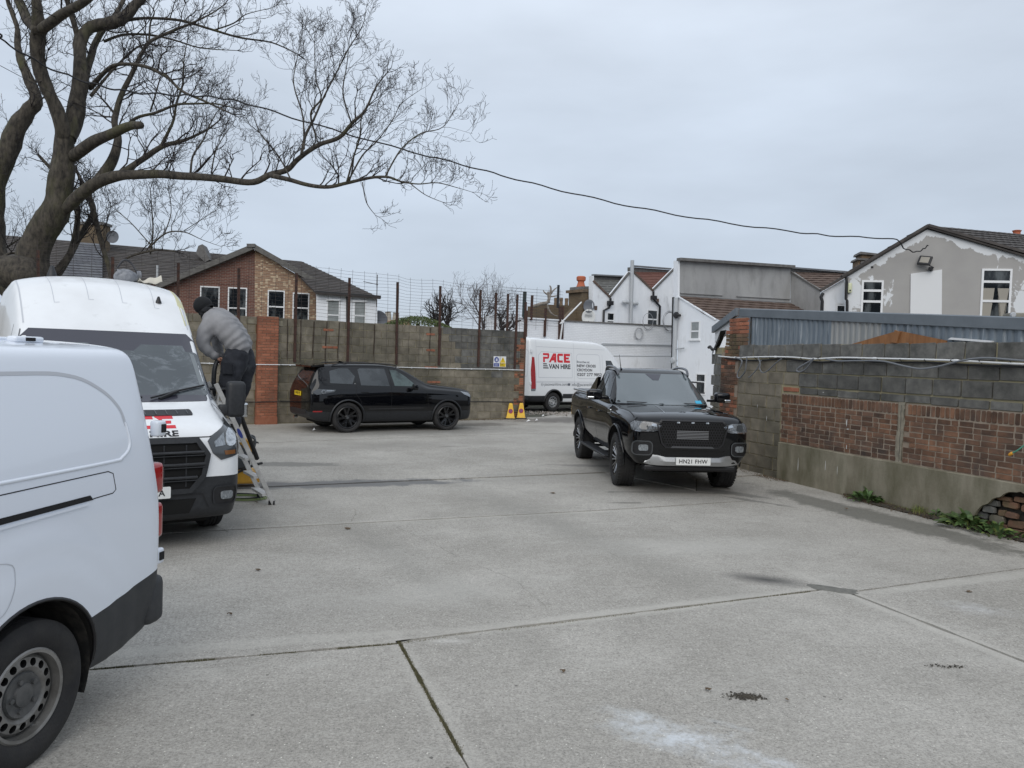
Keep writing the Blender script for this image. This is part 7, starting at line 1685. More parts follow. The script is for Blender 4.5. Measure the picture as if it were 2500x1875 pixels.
for q0_, nm_ in ((2636, 'side_wall'), (2067, 'side_wall')):
    w0 = hp.W((q0_, 700), .1); zt_ = hp.W((q0_, 668 if q0_ > 2300 else 676), 0).z; inv_ = HP.M().inverted(); kk = Vector((k_.x, k_.y, 0)); V_ = [inv_ @ Vector((w0.x+kk.x*t_, w0.y+kk.y*t_, z_)) for t_, z_ in ((0, -.2), (.97, -.2), (.97, zt_-.1), (0, zt_-.1))]; OBJ(nm_, ([tuple(v) for v in V_], [(0, 1, 2, 3)]), 'white_render', hp.t)
hp.strip('verge_tiles', (2055, 678), (2264, 554), 'tile_dark', .07, .14); hp.strip('verge_tiles', (2262, 554), (2660, 666), 'tile_dark', .07, .14)
hp.window([(2104, 684), (2152, 800)], split=(.55, .78), name='window'); hp.window([(2397, 656), (2463, 815)], split=(.5, .80), name='window', curtain=True)
hp.wall('window_board', [(2224, 668), (2300, 658), (2299, 800), (2222, 795)], 'white_board', th=.05, dy=-.05)
a, z = hp.L((2273, 655)); fl_ = thing('floodlight', 'black floodlight on a bracket above the white window board', 'floodlight', hp.W((2271, 655), -.12), HP.ang-radians(28)); bm = B(); bbox(bm, (-.04, -.05, -.06), (.06, .12, .03), .01); tube(bm, [(0, 0, -.08), (.08, .02, .02), (-.06, -.06, .10)], .02, 6); OBJ('bracket', bm, 'pipe_black', fl_)
mt = Matrix.Translation((-.12, -.14, .21)) @ Matrix.Rotation(radians(-28), 4, 'X') @ Matrix.Rotation(radians(10), 4, 'Y'); bm = B(); bbox(bm, (-.17, -.03, -.14), (.17, .04, .14), .012, 2, mt); OBJ('housing', bm, 'pipe_black', fl_); bm = B(); box(bm, (-.115, -.036, -.095), (.115, -.031, .095), mt); OBJ('lens', bm, 'curtain', fl_)
a, z = hp.L((2074, 703)); al = thing('alarm_box', 'yellowish alarm box on the white wall beside the downpipe', 'alarm box', hp.W((2074, 703), -.02), HP.ang); bm = B(); bbox(bm, (-.055, -.08, -.15), (.055, 0, .14), .03, 3); OBJ('case', bm, 'alarm', al, smooth=60); bm = B(); lathe(bm, [(0, -.09), (.025, -.085), (.025, -.07)], 10, 'Y', (0, 0, -.08)); OBJ('lamp', bm, 'print_black', al)
hp.tube('downpipe', [(2064, 676), (2066, 690), (2064, 730), (2067, 735), (2067, 800)], 'pipe_black', .04, dy=-.06)
a, z = hp.L((2129, 652)); bm = B(); lathe(bm, [(0, -.03), (.035, -.02), (.035, 0)], 8, 'Y', (a, 0, z)); OBJ('vent', bm, 'pipe_black', hp.t)
# wider white part to the left, set further back
H2 = Plane((hp.W((2067, 700))-HP.n*.0+Vector((0, .6, 0)))[:2], HP.d[:2]); h2 = Build('white_side_house', 'narrow clean white gable wall with small window left of the flaking gable', 'house', H2)
h2.wall('wall', [(2008, 850), (2008, 712), (2070, 676), (2100, 650), (2100, 850)], 'white_render', th=.3); h2.strip('verge_tiles', (2003, 712), (2160, 620), 'tile_dark', .07, .14); h2.window([(2040, 739), (2066, 790)], split=(.9,), sill=False)
h2.tube('downpipe', [(2008, 716), (2003, 726), (2006, 735), (2004, 800)], 'pipe_black', .05)
cs = Build('broken_chimney', 'stub of broken chimney with loose slabs behind the flaking gable', 'chimney', Plane(AT(2120, 640, 24.5)[:2], HP.d[:2]))
cs.wall('stack', [(2094, 665), (2096, 636), (2104, 636), (2104, 622), (2150, 624), (2150, 665)], 'brick_old', th=.7)
for P in ([(2099, 620), (2101, 614), (2154, 620), (2154, 624)], [(2092, 634), (2094, 629), (2130, 632), (2130, 637)], [(2101, 642), (2104, 637), (2142, 642), (2140, 646)]): cs.wall('slab', P, 'coping', th=.8, dy=-.08)
tp = thing('chimney_pot', 'small orange pot on the ridge at the right edge', 'chimney pot', AT(2482, 574, 31)); bm = B(); lathe(bm, [(.16, -.2), (.13, .1), (.17, .18), (.1, .2)], 12, 'Z'); OBJ('pot', bm, 'clay_pot', tp)
ub = thing('utility_cabinet', 'weathered beige cabinet with round fitting standing behind the shed roof at the right edge', 'cabinet', (0, 0, 0)); UP = Plane(AT(2470, 780, 15.5)[:2], RW.d[:2]*1.0 if 0 else (.95, -.3)); ub.matrix_world = UP.M()
a0, z0 = UP.sz(2464, 800); a1, z1 = UP.sz(2464, 763); M('beige_metal', (.25, .24, .205), .6, c2=(.19, .17, .13), scale=5)
bm = B(); bbox(bm, (a0, 0, z0-1), (a0+1.2, .5, z1), .02); OBJ('case', bm, 'beige_metal', ub); bm = B(); lathe(bm, [(0, -.06), (.04, -.06), (.055, -.03), (.055, 0)], 14, 'Y', (a0+.05, 0, z1-.05)); OBJ('round_fitting', bm, 'pipe_grey', ub)

# ---- ground beyond and distant fill
fh = Build('distant_house', 'low distant house roofs seen over the block wall', 'house', Plane(AT(960, 790, 60)[:2], (.99, .1)))
fh.wall('wall', [(930, 860), (930, 782), (1000, 781), (1010, 860)], 'bricks_stock_far', th=4)
for q in ((942, 776), (948, 775), (962, 777), (968, 778)): a, z = fh.L(q); bm = B(); lathe(bm, [(.22, -.6), (.18, .1), (.12, .45), (.2, .5)], 10, 'Z', (a, 1, z)); OBJ('chimney_pot', bm, 'curtain', fh.t)
a, z = fh.L((920, 779)); 
sdx = thing('satellite_dish', 'grey dish on the roofline behind the block wall', 'satellite dish', AT(924, 781, 36)); bm = B(); lathe(bm, [(0, .06), (.25, .03), (.42, -.04), (.43, -.03), (.25, .045), (0, .075)], 20, 'Y'); OBJ('dish', bm, 'dish_grey', sdx, smooth=60); bm = B(); tube(bm, [(0, .06, 0), (0, .5, -.5), (0, .5, -1.2)], .03, 6); OBJ('mount', bm, 'wire', sdx)
# steel posts standing on the white wall
def wall_post(px0, px1, w_, lab, m='rust'):
    p = pz.sz(*px1); q = pz.sz(*px0); bm = B(); box(bm, (-w_/2, -.09, 0), (w_/2, -.06, q[1]-p[1])); box(bm, (-w_/2, -.06, 0), (-w_/2+.01, 0, q[1]-p[1])); o = OBJ('steel_post', bm, m); o.matrix_world = pz.M() @ Matrix.Translation((p[0], 0, p[1])) @ Matrix.Rotation(atan2(q[0]-p[0], q[1]-p[1]), 4, 'Y'); return tag(o, lab, 'post')
M('green_post', (.03, .045, .045), .7)
wall_post((1280, 712), (1277, 778), .13, 'tall dark green steel post just right of the block wall end', 'green_post'); wall_post((1298, 721), (1295, 782), .08, 'dark post right of the thick green post'); wall_post((1284, 758), (1282, 822), .07, 'short dark post above the rear corner of the lettered van')
wall_post((1331, 752), (1328, 822), .08, 'rusty post above the rear third of the lettered van roof'); wall_post((1366, 748), (1364, 828), .09, 'left one of the two close rusty posts above the lettered van'); wall_post((1373, 748), (1371, 828), .07, 'right one of the two close rusty posts above the lettered van'); wall_post((1362, 696), (1360, 752), .07, 'slim black post rising beside the cut branches', 'pipe_black')
bm = B()
for j in range(13):
    z = 3.9+j*.125-.5; P = [(a_, -.1, z+.05*noise.noise(Vector((a_*.6, j*.2, 3)))) for a_ in [-5.2+.5*q for q in range(10)]]; tube(bm, P, .006, 3, caps=False)
for k in range(8): P = [(-5.2+k*.62, -.1, z) for z in (3.2, 4.0, 5.0)]; tube(bm, P, .006, 3, caps=False)
wm = OBJ('wire_mesh', bm, 'wire', kind='stuff'); wm.matrix_world = pz.M(); tag(wm, 'wire mesh panel strung above the left end of the white yard wall', 'mesh')
pole = thing('white_rail', 'thin pale bar leaning from the post pair towards the old chimney', 'rail', (0, 0, 0)); pole.matrix_world = pz.M(); bm = B()
for qa, qb in (((1363, 790), (1414, 738)), ((1363, 828), (1369, 782)), ((1362, 790), (1372, 786))):
    a_, b_ = pz.sz(*qa), pz.sz(*qb); tube(bm, [(a_[0], -.15, a_[1]), (b_[0], -.15, b_[1])], .035, 5)
OBJ('bar', bm, 'white_board', pole)

# ================================================================== trees
M('bark', (.024, .021, .018), .95, c2=(.082, .071, .056), scale=13, bump=1.0, bscale=22, dirt=(.072, .074, .026), dscale=1.2, dlo=.52, dhi=.76, stretch=(1, 1, .4))
M('bark_twig', (.016, .013, .014), .9, c2=(.034, .028, .026), scale=5); M('bark_far', (.10, .085, .085), .95); M('bark_pale', (.30, .27, .24), .9, c2=(.14, .12, .10), scale=6)
TR = random.Random(21)
class TreeB:
    def __init__(s, name, label, root): s.t = thing(name, label, 'tree', root); s.root = Vector(root); s.limbs = []
    def limb(s, name, px, Y0, Y1, m='bark', n=8, parent=None, k=1.0, zoom=None):
        """px: (u, v, width px) along the limb, depth running Y0..Y1"""
        P = []; Rr = []
        for i, (u, v, w_) in enumerate(px):
            Y = Y0+(Y1-Y0)*i/(len(px)-1); P.append(AT(u, v, Y)); Rr.append(max(.004, w_/2/FPX*Y*k*(.86 if w_ > 30 else 1)))
        Q = smooth_pts([(*p, r) for p, r in zip([tuple(p) for p in P], Rr)], 5) if 0 else None
        V4 = [Vector((p.x, p.y, p.z, r)) for p, r in zip(P, Rr)]; out = []
        m_ = len(V4)
        for i in range(m_-1):
            p0, p1, p2, p3 = V4[max(i-1, 0)], V4[i], V4[i+1], V4[min(i+2, m_-1)]
            for q in range(5): t_ = q/5; out.append(.5*((2*p1)+(p2-p0)*t_+(2*p0-5*p1+4*p2-p3)*t_*t_+(p1*3-p0-p2*3+p3)*t_**3))
        out.append(V4[-1]); pts = [Vector(v[:3]) for v in out]; rad = [max(.003, v[3]*(1+.05*noise.noise(Vector(v[:3])*2.5))) for v in out]
        for i in range(1, len(pts)-1): pts[i] = pts[i]+Vector((noise.noise(pts[i]*1.7), 0, noise.noise(pts[i]*1.7+Vector((9, 9, 9)))))*rad[i]*.25
        bm = B(); tube(bm, [p-s.root for p in pts], rad, 26 if rad[0] > .15 else n)
        if rad[0] > .15:
            bm.normal_update()
            for v in bm.verts: v.co += v.normal*(.030*noise.noise(Vector((v.co.x*8, v.co.y*8, v.co.z*2.2)))+.012*noise.noise(Vector((v.co.x*22, v.co.y*22, v.co.z*6))))
        OBJ(name, bm, m, s.t, smooth=180); s.limbs.append((pts, rad)); return pts, rad
def grow(bm, p, d, ln, r, lvl, rng, up, cnt, sub, curl=.35):
    n = 5 if lvl > 1 else 4; pts = [p.copy()]; rad = [r]; q = p.copy(); dd = d.normalized()
    for i in range(n):
        dd = (dd+Vector((rng.gauss(0, curl*.75), rng.gauss(0, curl*.6), rng.gauss(0, curl*.6)+up*.24))).normalized(); q = q+dd*(ln/n); pts.append(q.copy()); rad.append(max(.0034, r*(1-(i+1)/n*.62)))
    tube(bm, pts, rad, 4 if r > .008 else 3, caps=False); cnt[0] += 1
    if lvl <= 0 or cnt[0] > cnt[1]: return
    k = sub[lvl]
    for j in range(k):
        t_ = rng.uniform(.22, 1.0) if j else .95; i = min(n-1, int(t_*n)); f = t_*n-i; b_ = pts[i].lerp(pts[i+1], min(1, f)); tang = (pts[i+1]-pts[i]).normalized(); x, y = frame_at(tang); a = rng.uniform(0, 2*pi); sp = rng.uniform(.45, 1.05)
        grow(bm, b_, tang*cos(sp)+(x*cos(a)+y*sin(a))*sin(sp), ln*rng.uniform(.38, .68), r*rng.uniform(.42, .62), lvl-1, rng, up, cnt, sub, curl)
def twigs(T, limbs, step, ln, lvl, rng, up=.35, r0=.016, sub=(0, 5, 6, 5), name='twigs', cap=40000, tmin=.1, m='bark_twig', side=None):
    bm = B(); cnt = [0, cap]
    for (pts, rad) in limbs:
        L_ = 0; nx = rng.uniform(0, step); tot = sum((b_-a).length for a, b_ in zip(pts, pts[1:])); acc = 0
        for i in range(len(pts)-1):
            seg = (pts[i+1]-pts[i]).length
            while nx < acc+seg:
                t_ = (nx-acc)/seg; b_ = pts[i].lerp(pts[i+1], t_); R_ = rad[i]; fr = nx/tot; nx += step*rng.uniform(.5, 1.5)
                if fr < tmin: continue
                tang = (pts[i+1]-pts[i]).normalized(); x, y = frame_at(tang); a = rng.uniform(0, 2*pi); sp = rng.uniform(.5, 1.2); d = tang*cos(sp)+(x*cos(a)+y*sin(a))*sin(sp)
                if d.z < -.35: d.z *= -.5
                d.y *= .6; d.z += .15
                grow(bm, b_-T.root, d, ln*rng.uniform(.5, 1.15)*(1-.5*fr), min(R_*.55, r0*rng.uniform(.6, 1.2)), lvl, rng, up, cnt, sub)
            acc += seg
        tip = (pts[-1]-pts[-2]).normalized()
        for q in range(3): grow(bm, pts[-1]-T.root, tip+Vector((rng.gauss(0, .3), 0, rng.gauss(0, .3))), ln*.35, min(rad[-1], r0*.6), max(1, lvl-1), rng, up, cnt, sub)
    o = OBJ(name, bm, m, T.t, smooth=180, kind='stuff'); return o
z1 = lambda L_: [(a*.3165, b_*.3165, c*.3165) for a, b_, c in L_]
z2 = lambda L_: [(600+a*.3165, b_*.3165, c*.3165) for a, b_, c in L_]
z3 = lambda L_: [(a*.3165, 500+b_*.3165, c*.3165) for a, b_, c in L_]
bt = TreeB('bare_tree', 'large bare winter tree with thick mossy trunk and long horizontal limb', (-11.6, 18.6, 0))
YD = 18.6
bt.limb('trunk', [(66, 1010, 160), (66, 850, 140), (70, 720, 112), (80, 650, 90), (94, 590, 80), (116, 550, 78), (136, 515, 76), (148, 470, 66), (152, 430, 66), (158, 380, 54), (160, 330, 50)], YD, YD, n=12)
LB = []
def add(name, pts, a, b_): q = bt.limb(name, pts, a, b_); LB.append(q); return q
add('limb', z1([(500, 1080, 130), (480, 1000, 125), (400, 760, 112), (310, 560, 112), (290, 350, 118), (290, 200, 115), (280, 50, 70), (260, -250, 40)]), YD, 17.6)
add('limb', z1([(290, 250, 80), (200, 130, 75), (130, -50, 60), (90, -250, 40)]), 17.8, 18.8)
add('limb', z1([(320, 230, 80), (420, 150, 75), (520, 90, 68), (680, -10, 60), (820, -160, 40)]), 17.8, 16.6)
add('limb', z1([(530, 1080, 130), (560, 950, 140), (610, 700, 140), (620, 450, 88), (620, 300, 92), (700, 210, 98), (900, 160, 84), (1000, 90, 76), (1090, -30, 66), (1200, -220, 40)]), YD, 20.2)
add('limb', z1([(600, 290, 45), (560, 150, 40), (510, -20, 34), (480, -200, 20)]), 19.3, 19.0)
add('limb', z1([(650, 640, 60), (700, 450, 56), (760, 280, 46), (900, 100, 36), (980, -60, 28)]), 19.2, 21)
add('branch', z1([(690, 680, 40), (800, 560, 32), (900, 500, 28), (1100, 510, 26), (1280, 590, 24), (1400, 700, 20), (1600, 790, 16), (1790, 880, 10)]), 19.2, 17.4)
add('branch', z1([(980, 155, 26), (1150, 140, 22), (1400, 160, 20), (1640, 230, 18), (1850, 290, 15), (2100, 330, 11), (2300, 420, 7)]), 20, 21.5)
st = bt.limb('cut_limb', z1([(560, 1210, 90), (700, 1110, 88), (850, 1040, 74), (1000, 975, 68), (1085, 965, 58)]), YD, 17.4)
add('long_limb', z1([(440, 1690, 60), (510, 1610, 95), (600, 1525, 110), (720, 1430, 104), (850, 1370, 90), (1000, 1350, 76), (1250, 1345, 68), (1500, 1360, 60), (1750, 1385, 55), (1950, 1405, 50), (2080, 1350, 46), (2212, 1310, 42)])+z2([(400, 1230, 38), (560, 1120, 34), (720, 1060, 32), (820, 950, 26), (920, 850, 18), (1000, 680, 12), (1090, 560, 7)]), YD, 16.8)
add('branch', z2([(190, 1350, 40), (330, 1385, 34), (480, 1425, 31), (640, 1440, 29), (780, 1410, 27), (960, 1370, 23), (1100, 1365, 19), (1200, 1400, 13), (1330, 1420, 10), (1480, 1410, 8), (1640, 1450, 5), (1740, 1480, 3)]), 17.2, 15.9)
for L_, a, b_ in ((z2([(430, 1190, 24), (460, 1050, 22), (520, 930, 18), (600, 750, 14), (700, 560, 12), (790, 380, 9), (900, 200, 6), (930, 60, 3)]), 17, 17.8), (z2([(780, 1400, 15), (830, 1220, 13), (880, 1050, 11), (900, 880, 8), (1000, 760, 5)]), 16.6, 16.0),
        (z2([(790, 1395, 14), (900, 1200, 12), (1010, 1090, 9), (1130, 930, 7), (1200, 800, 5), (1350, 690, 3)]), 16.6, 17.2), (z2([(1080, 1355, 13), (1200, 1150, 11), (1350, 1030, 9), (1520, 980, 6), (1640, 800, 3)]), 16.3, 16.9), (z2([(815, 950, 12), (750, 720, 10), (780, 500, 7), (800, 300, 4)]), 17.0, 16.2),
        (z2([(450, 1150, 14), (440, 900, 12), (370, 650, 9), (390, 480, 7), (440, 230, 4)]), 17, 18), (z2([(560, 1110, 8), (500, 880, 16), (580, 760, 12), (540, 600, 9), (530, 330, 5)]), 17.3, 16.6), (z2([(350, 1390, 12), (250, 1200, 10), (120, 1040, 8), (60, 900, 5)]), 17.1, 18.2), (z2([(900, 1405, 8), (930, 1560, 7), (1000, 1660, 4)]), 16.5, 16.4), (z2([(1250, 1400, 8), (1380, 1500, 6), (1520, 1560, 4)]), 16.2, 15.8),
        (z1([(730, 1420, 90), (760, 1390, 84), (860, 1250, 76), (910, 1080, 58), (880, 950, 48), (900, 850, 44), (950, 700, 38), (1030, 540, 33), (1100, 400, 29), (1160, 320, 26), (1350, 230, 21), (1480, 180, 16), (1700, 60, 8), (1800, -60, 5)]), 18.4, 20.4),
        (z1([(920, 1345, 50), (1100, 1230, 44), (1250, 1130, 38), (1430, 1080, 24), (1600, 1000, 16), (1690, 930, 9)]), 18.2, 19.5), (z1([(1240, 1130, 24), (1330, 950, 21), (1360, 800, 18), (1410, 650, 15), (1420, 450, 9), (1450, 300, 5)]), 18.8, 20), (z1([(940, 1010, 26), (1050, 910, 24), (1200, 870, 21), (1350, 810, 19), (1480, 800, 16), (1650, 800, 12), (1800, 830, 7)]), 19.2, 18.2),
        (z1([(1470, 1330, 18), (1490, 1200, 15), (1560, 1090, 13), (1640, 920, 9), (1700, 830, 5)]), 17.9, 18.8), (z1([(1630, 1340, 12), (1660, 1180, 9), (1720, 1060, 7), (1800, 950, 4)]), 17.8, 17.2), (z1([(1160, 860, 14), (1190, 760, 12), (1230, 620, 9), (1260, 540, 6)]), 19, 18.3), (z1([(1150, 320, 16), (1160, 180, 13), (1190, 90, 10), (1140, 20, 6)]), 20.2, 20.8), (z1([(1640, 235, 12), (1800, 180, 10), (1900, 110, 7), (2100, 60, 4)]), 21, 20),
        (z1([(700, 740, 26), (850, 560, 18), (1050, 370, 14), (1180, 340, 10)]), 19, 20), (z1([(880, 870, 20), (820, 800, 14), (700, 660, 8)]), 19.5, 20.5), (z1([(800, 320, 22), (950, 270, 20), (1150, 270, 17), (1350, 310, 13), (1550, 370, 9), (1830, 390, 5)]), 20, 21)):
    add('branch', L_, a, b_)
add('limb', [(60, 740, 60), (10, 680, 80), (-22, 600, 76)]+z1([(-120, 1650, 180), (-60, 1500, 200), (0, 1280, 170), (100, 1060, 160), (200, 880, 130), (280, 760, 90), (200, 560, 70), (150, 400, 48), (130, 200, 34), (60, 0, 24), (30, -200, 14)])[1:], 19.5, 21)
add('limb', z3([(380, 560, 50), (540, 380, 50), (600, 100, 42), (570, -60, 38), (480, -180, 30), (300, -380, 22)]), 18.9, 20.5)
add('limb', z3([(440, 560, 40), (520, 430, 42), (640, 200, 40), (720, 60, 44), (690, -60, 40), (620, -200, 26), (560, -330, 16)]), 19.2, 20.8)
add('limb', z3([(860, 600, 30), (840, 480, 34), (770, 250, 38), (720, 40, 38), (690, -80, 30)]), 19, 19.6)
for L_, a, b_ in ((z3([(900, 480, 16), (1000, 400, 18), (1200, 350, 14), (1350, 360, 8)]), 18.4, 18), (z3([(1160, 380, 14), (1180, 200, 12), (1170, 20, 9), (1160, -120, 5)]), 18.2, 19), (z3([(1150, 330, 14), (1280, 220, 12), (1420, 210, 9), (1560, 270, 5), (1700, 320, 3)]), 18, 17.2), (z3([(1270, 220, 9), (1320, 60, 7), (1300, -120, 4)]), 18, 18.6), (z3([(1180, 330, 9), (1000, 130, 7), (840, 0, 4)]), 18.2, 18.8), (z3([(1420, 200, 6), (1560, 110, 5), (1700, 20, 3)]), 17.8, 17.2), (z3([(0, 360, 18), (80, 310, 14), (230, 210, 8)]), 20, 20.5), (z3([(150, 370, 20), (60, 380, 18), (0, 430, 14)]), 19, 18.6)):
    add('branch', L_, a, b_)
bm = B(); bmesh.ops.create_icosphere(bm, subdivisions=2, radius=.42)
p_ = AT(45, 668, 18.2)-bt.root
for v in bm.verts: v.co = Vector((v.co.x*1.5, v.co.y, v.co.z))*(1+.35*noise.noise(v.co*3.1))+p_
OBJ('burr', bm, 'bark', bt.t, smooth=180)
twigs(bt, LB, .25, 1.12, 3, TR, up=.45, r0=.020, sub=(0, 2, 4, 4), cap=60000, tmin=.2)
r2 = random.Random(4)
def bush(name, lab, px, Y, hgt, n, seed, m='bark_twig', lvl=3, sp=.5, sub=(0, 4, 5, 6), r0=.03, cat='tree', up=.5):
    base = AT(px[0], px[1], Y); g_ = Vector((base.x, base.y, 0)); T = TreeB(name, lab, g_); rg = random.Random(seed); bm = B(); cnt = [0, 9000]
    b0 = Vector((0, 0, base.z-.1)); tb = B(); tube(tb, [(0, 0, 0), (0, 0, base.z)], [r0*3.2, r0*2.6], 8); OBJ('trunk', tb, m, T.t)
    for k in range(n): a = 2*pi*k/n+rg.random(); grow(bm, b0, Vector((cos(a)*sp, sin(a)*sp, 1)), hgt*rg.uniform(.6, .95), r0*rg.uniform(.6, 1.3), lvl, rg, up, cnt, sub, .3)
    OBJ('twigs', bm, m, T.t, kind='stuff', smooth=180); return T
bush('bare_tree', 'round bare tree rising beyond the right end of the block wall', (1180, 800), 44, 2.5, 10, 3, m='bark_far', sp=.8, sub=(0, 3, 5, 5), r0=.035)
bush('pollarded_tree', 'left stubby pollarded tree behind the block wall', (1066, 790), 40, 1.35, 8, 5, lvl=2, sp=.9, r0=.05)
bush('pollarded_tree', 'right stubby pollarded tree behind the block wall', (1092, 792), 42, 1.5, 8, 6, lvl=2, sp=.45, r0=.05)
bush('bare_shrub', 'low bare shrub above the red end of the block wall', (1232, 810), 30, 1.0, 5, 7, lvl=2, sp=.8, r0=.05)
ct_ = TreeB('cut_branches', 'pale cut branches of a climbing tree beside the slim black post', (AT(1330, 760, 36.5).x, 36.5, 0))
for P in ([(1300, 748, 8), (1320, 742, 9), (1336, 738, 9), (1342, 722, 7), (1345, 705, 5), (1342, 697, 3)], [(1340, 740, 7), (1338, 712, 5)], [(1342, 722, 5), (1330, 714, 4), (1326, 708, 2)], [(1343, 720, 5), (1352, 708, 4), (1360, 702, 2)], [(1345, 724, 4), (1360, 722, 3)], [(1336, 745, 6), (1340, 757, 5), (1350, 768, 4), (1362, 772, 3)]): ct_.limb('branch', P, 36.5, 36.5, 'bark_pale', 6)
bw_ = TreeB('twisted_branches', 'dark twisted branches in front of the white wall above the block wall end', (AT(1220, 800, 27).x, 27, 0))
for P in ([(1232, 812, 3), (1228, 800, 9), (1238, 792, 10), (1248, 784, 7)], [(1224, 790, 10), (1230, 786, 9)], [(1252, 800, 9), (1256, 788, 7), (1272, 782, 4)]): bw_.limb('branch', P, 27, 27, 'bark_twig', 6)
sm = bpy.data.objects.new('x', None)
gs = AT(1020, 790, 30); bm = B(); rg = random.Random(3)
for _ in range(3500):
    a = rg.uniform(-1, 1); x = a*1.3; h_ = max(.05, .42*(1-a*a)); z = rg.random()**.5*h_; c = Vector((gs.x+x, gs.y+rg.uniform(-.7, .7), gs.z-.15+z)); s_ = rg.uniform(.02, .05); d1 = Vector((rg.gauss(0, 1), rg.gauss(0, 1), rg.gauss(0, 1))).normalized()*s_; d2 = d1.cross(Vector((rg.gauss(0, 1), rg.gauss(0, 1), rg.gauss(0, 1)))).normalized()*s_
    bm.faces.new([bm.verts.new(c+q) for q in (d1, d2, -d1)])
del sm
hs_ = thing('ivy_shrub', 'green ivy mound showing just above the block wall', 'shrub', (gs.x, gs.y, 0))
for v in bm.verts: v.co -= hs_.location
OBJ('leaves', bm, 'grass_ivy', hs_, kind='stuff') if 'grass_ivy' in MATS else OBJ('leaves', bm, M('grass_ivy', (.06, .10, .025), .7, c2=(.14, .17, .06), scale=6), hs_, kind='stuff')
bm = B(); tube(bm, [(0, 0, 0), (0, 0, gs.z)], .08, 6); OBJ('stem', bm, 'bark_twig', hs_)

# ---- overhead cable
pts = [(-2600, -900, 7.5), (-900, -260, 10.6), (-60, 60, 13.0), (0, 95, 13.4), (111, 161, 14.2), (221, 203, 14.8), (316, 224, 15.3), (427, 232, 15.8), (510, 236, 16.2), (600, 252, 16.6), (758, 301, 17.2), (980, 364, 18), (1150, 408, 18.6), (1300, 448, 19.1), (1500, 495, 19.7), (1700, 533, 20.3), (1917, 563, 20.9), (2040, 576, 21.2), (2181, 584, 21.5), (2206, 605, 21.6), (2235, 615, 21.65), (2256, 607, 21.7), (2266, 598, 21.75)]
Pw = smooth_pts([AT(*p) for p in pts], 8); bm = B(); r = random.Random(1); Pw = [p+Vector((0, 0, .018*sin(i*1.1)+r.uniform(-.006, .006))) for i, p in enumerate(Pw)]
tube(bm, Pw, .017, 6); tag(OBJ('overhead_cable', bm, 'black_cable', smooth=60), 'black twisted cable slung across the sky from tree to flaking gable', 'cable')
bm = B(); tube(bm, [AT(0, 160, 17), AT(160, 245, 18), AT(240, 300, 18.5)], .007, 5); tag(OBJ('overhead_wire', bm, 'black_cable'), 'thin wire hanging below the main cable at the tree', 'wire')
# ================================================================== cones
M('cone_yellow', (.80, .50, .02), .45, c2=(.70, .42, .03), scale=6); M('sign_purple', (.13, .05, .20), .5); M('sign_red', (.42, .03, .03), .5)
def cone(px, lab, rz):
    p = G(*px); t = thing('no_waiting_cone', lab, 'cone', (p.x, p.y, 0), rz, 'yellow no waiting cones'); bm = B()
    rows = []
    for z, w_, d_ in ((.03, .15, .11), (.06, .13, .10), (.45, .062, .05), (.495, .055, .045), (.51, .035, .03)): rows.append([bm.verts.new((sx*w_, sy*d_, z)) for sx, sy in ((-1, -1), (1, -1), (1, 1), (-1, 1))])
    for a, b_ in zip(rows, rows[1:]):
        for k in range(4): bm.faces.new((a[k], a[(k+1) % 4], b_[(k+1) % 4], b_[k]))
    bm.faces.new(rows[-1]); bmesh.ops.bevel(bm, geom=[e_ for e_ in bm.edges if abs(e_.verts[0].co.z-e_.verts[1].co.z) > .02], offset=.012, segments=2, affect='EDGES'); OBJ('body', bm, 'cone_yellow', t, smooth=50)
    bm = B(); bbox(bm, (-.19, -.16, 0), (.19, .16, .035), .012); OBJ('base', bm, 'plastic_black', t)
    tl = Matrix.Translation((0, -.083, .26)) @ Matrix.Rotation(radians(-7.5), 4, 'X')
    bm = B(); lathe(bm, [(0, -.006), (.072, -.006), (.072, .002)], 24, 'Y')
    for v in bm.verts: v.co = tl @ v.co
    OBJ('red_ring', bm, 'sign_red', t); bm = B(); lathe(bm, [(0, -.009), (.052, -.009), (.052, .0)], 24, 'Y')
    for v in bm.verts: v.co = tl @ v.co
    OBJ('blue_disc', bm, 'sign_purple', t); bm = B(); box(bm, (-.055, -.012, -.008), (.055, -.009, .008), tl @ Matrix.Rotation(radians(45), 4, 'Y')); OBJ('red_bar', bm, 'sign_red', t)
cone((1246, 1023), 'left one of two yellow no waiting cones beside the lettered van', .02); cone((1272, 1022), 'right one of two yellow no waiting cones beside the lettered van', -.06)

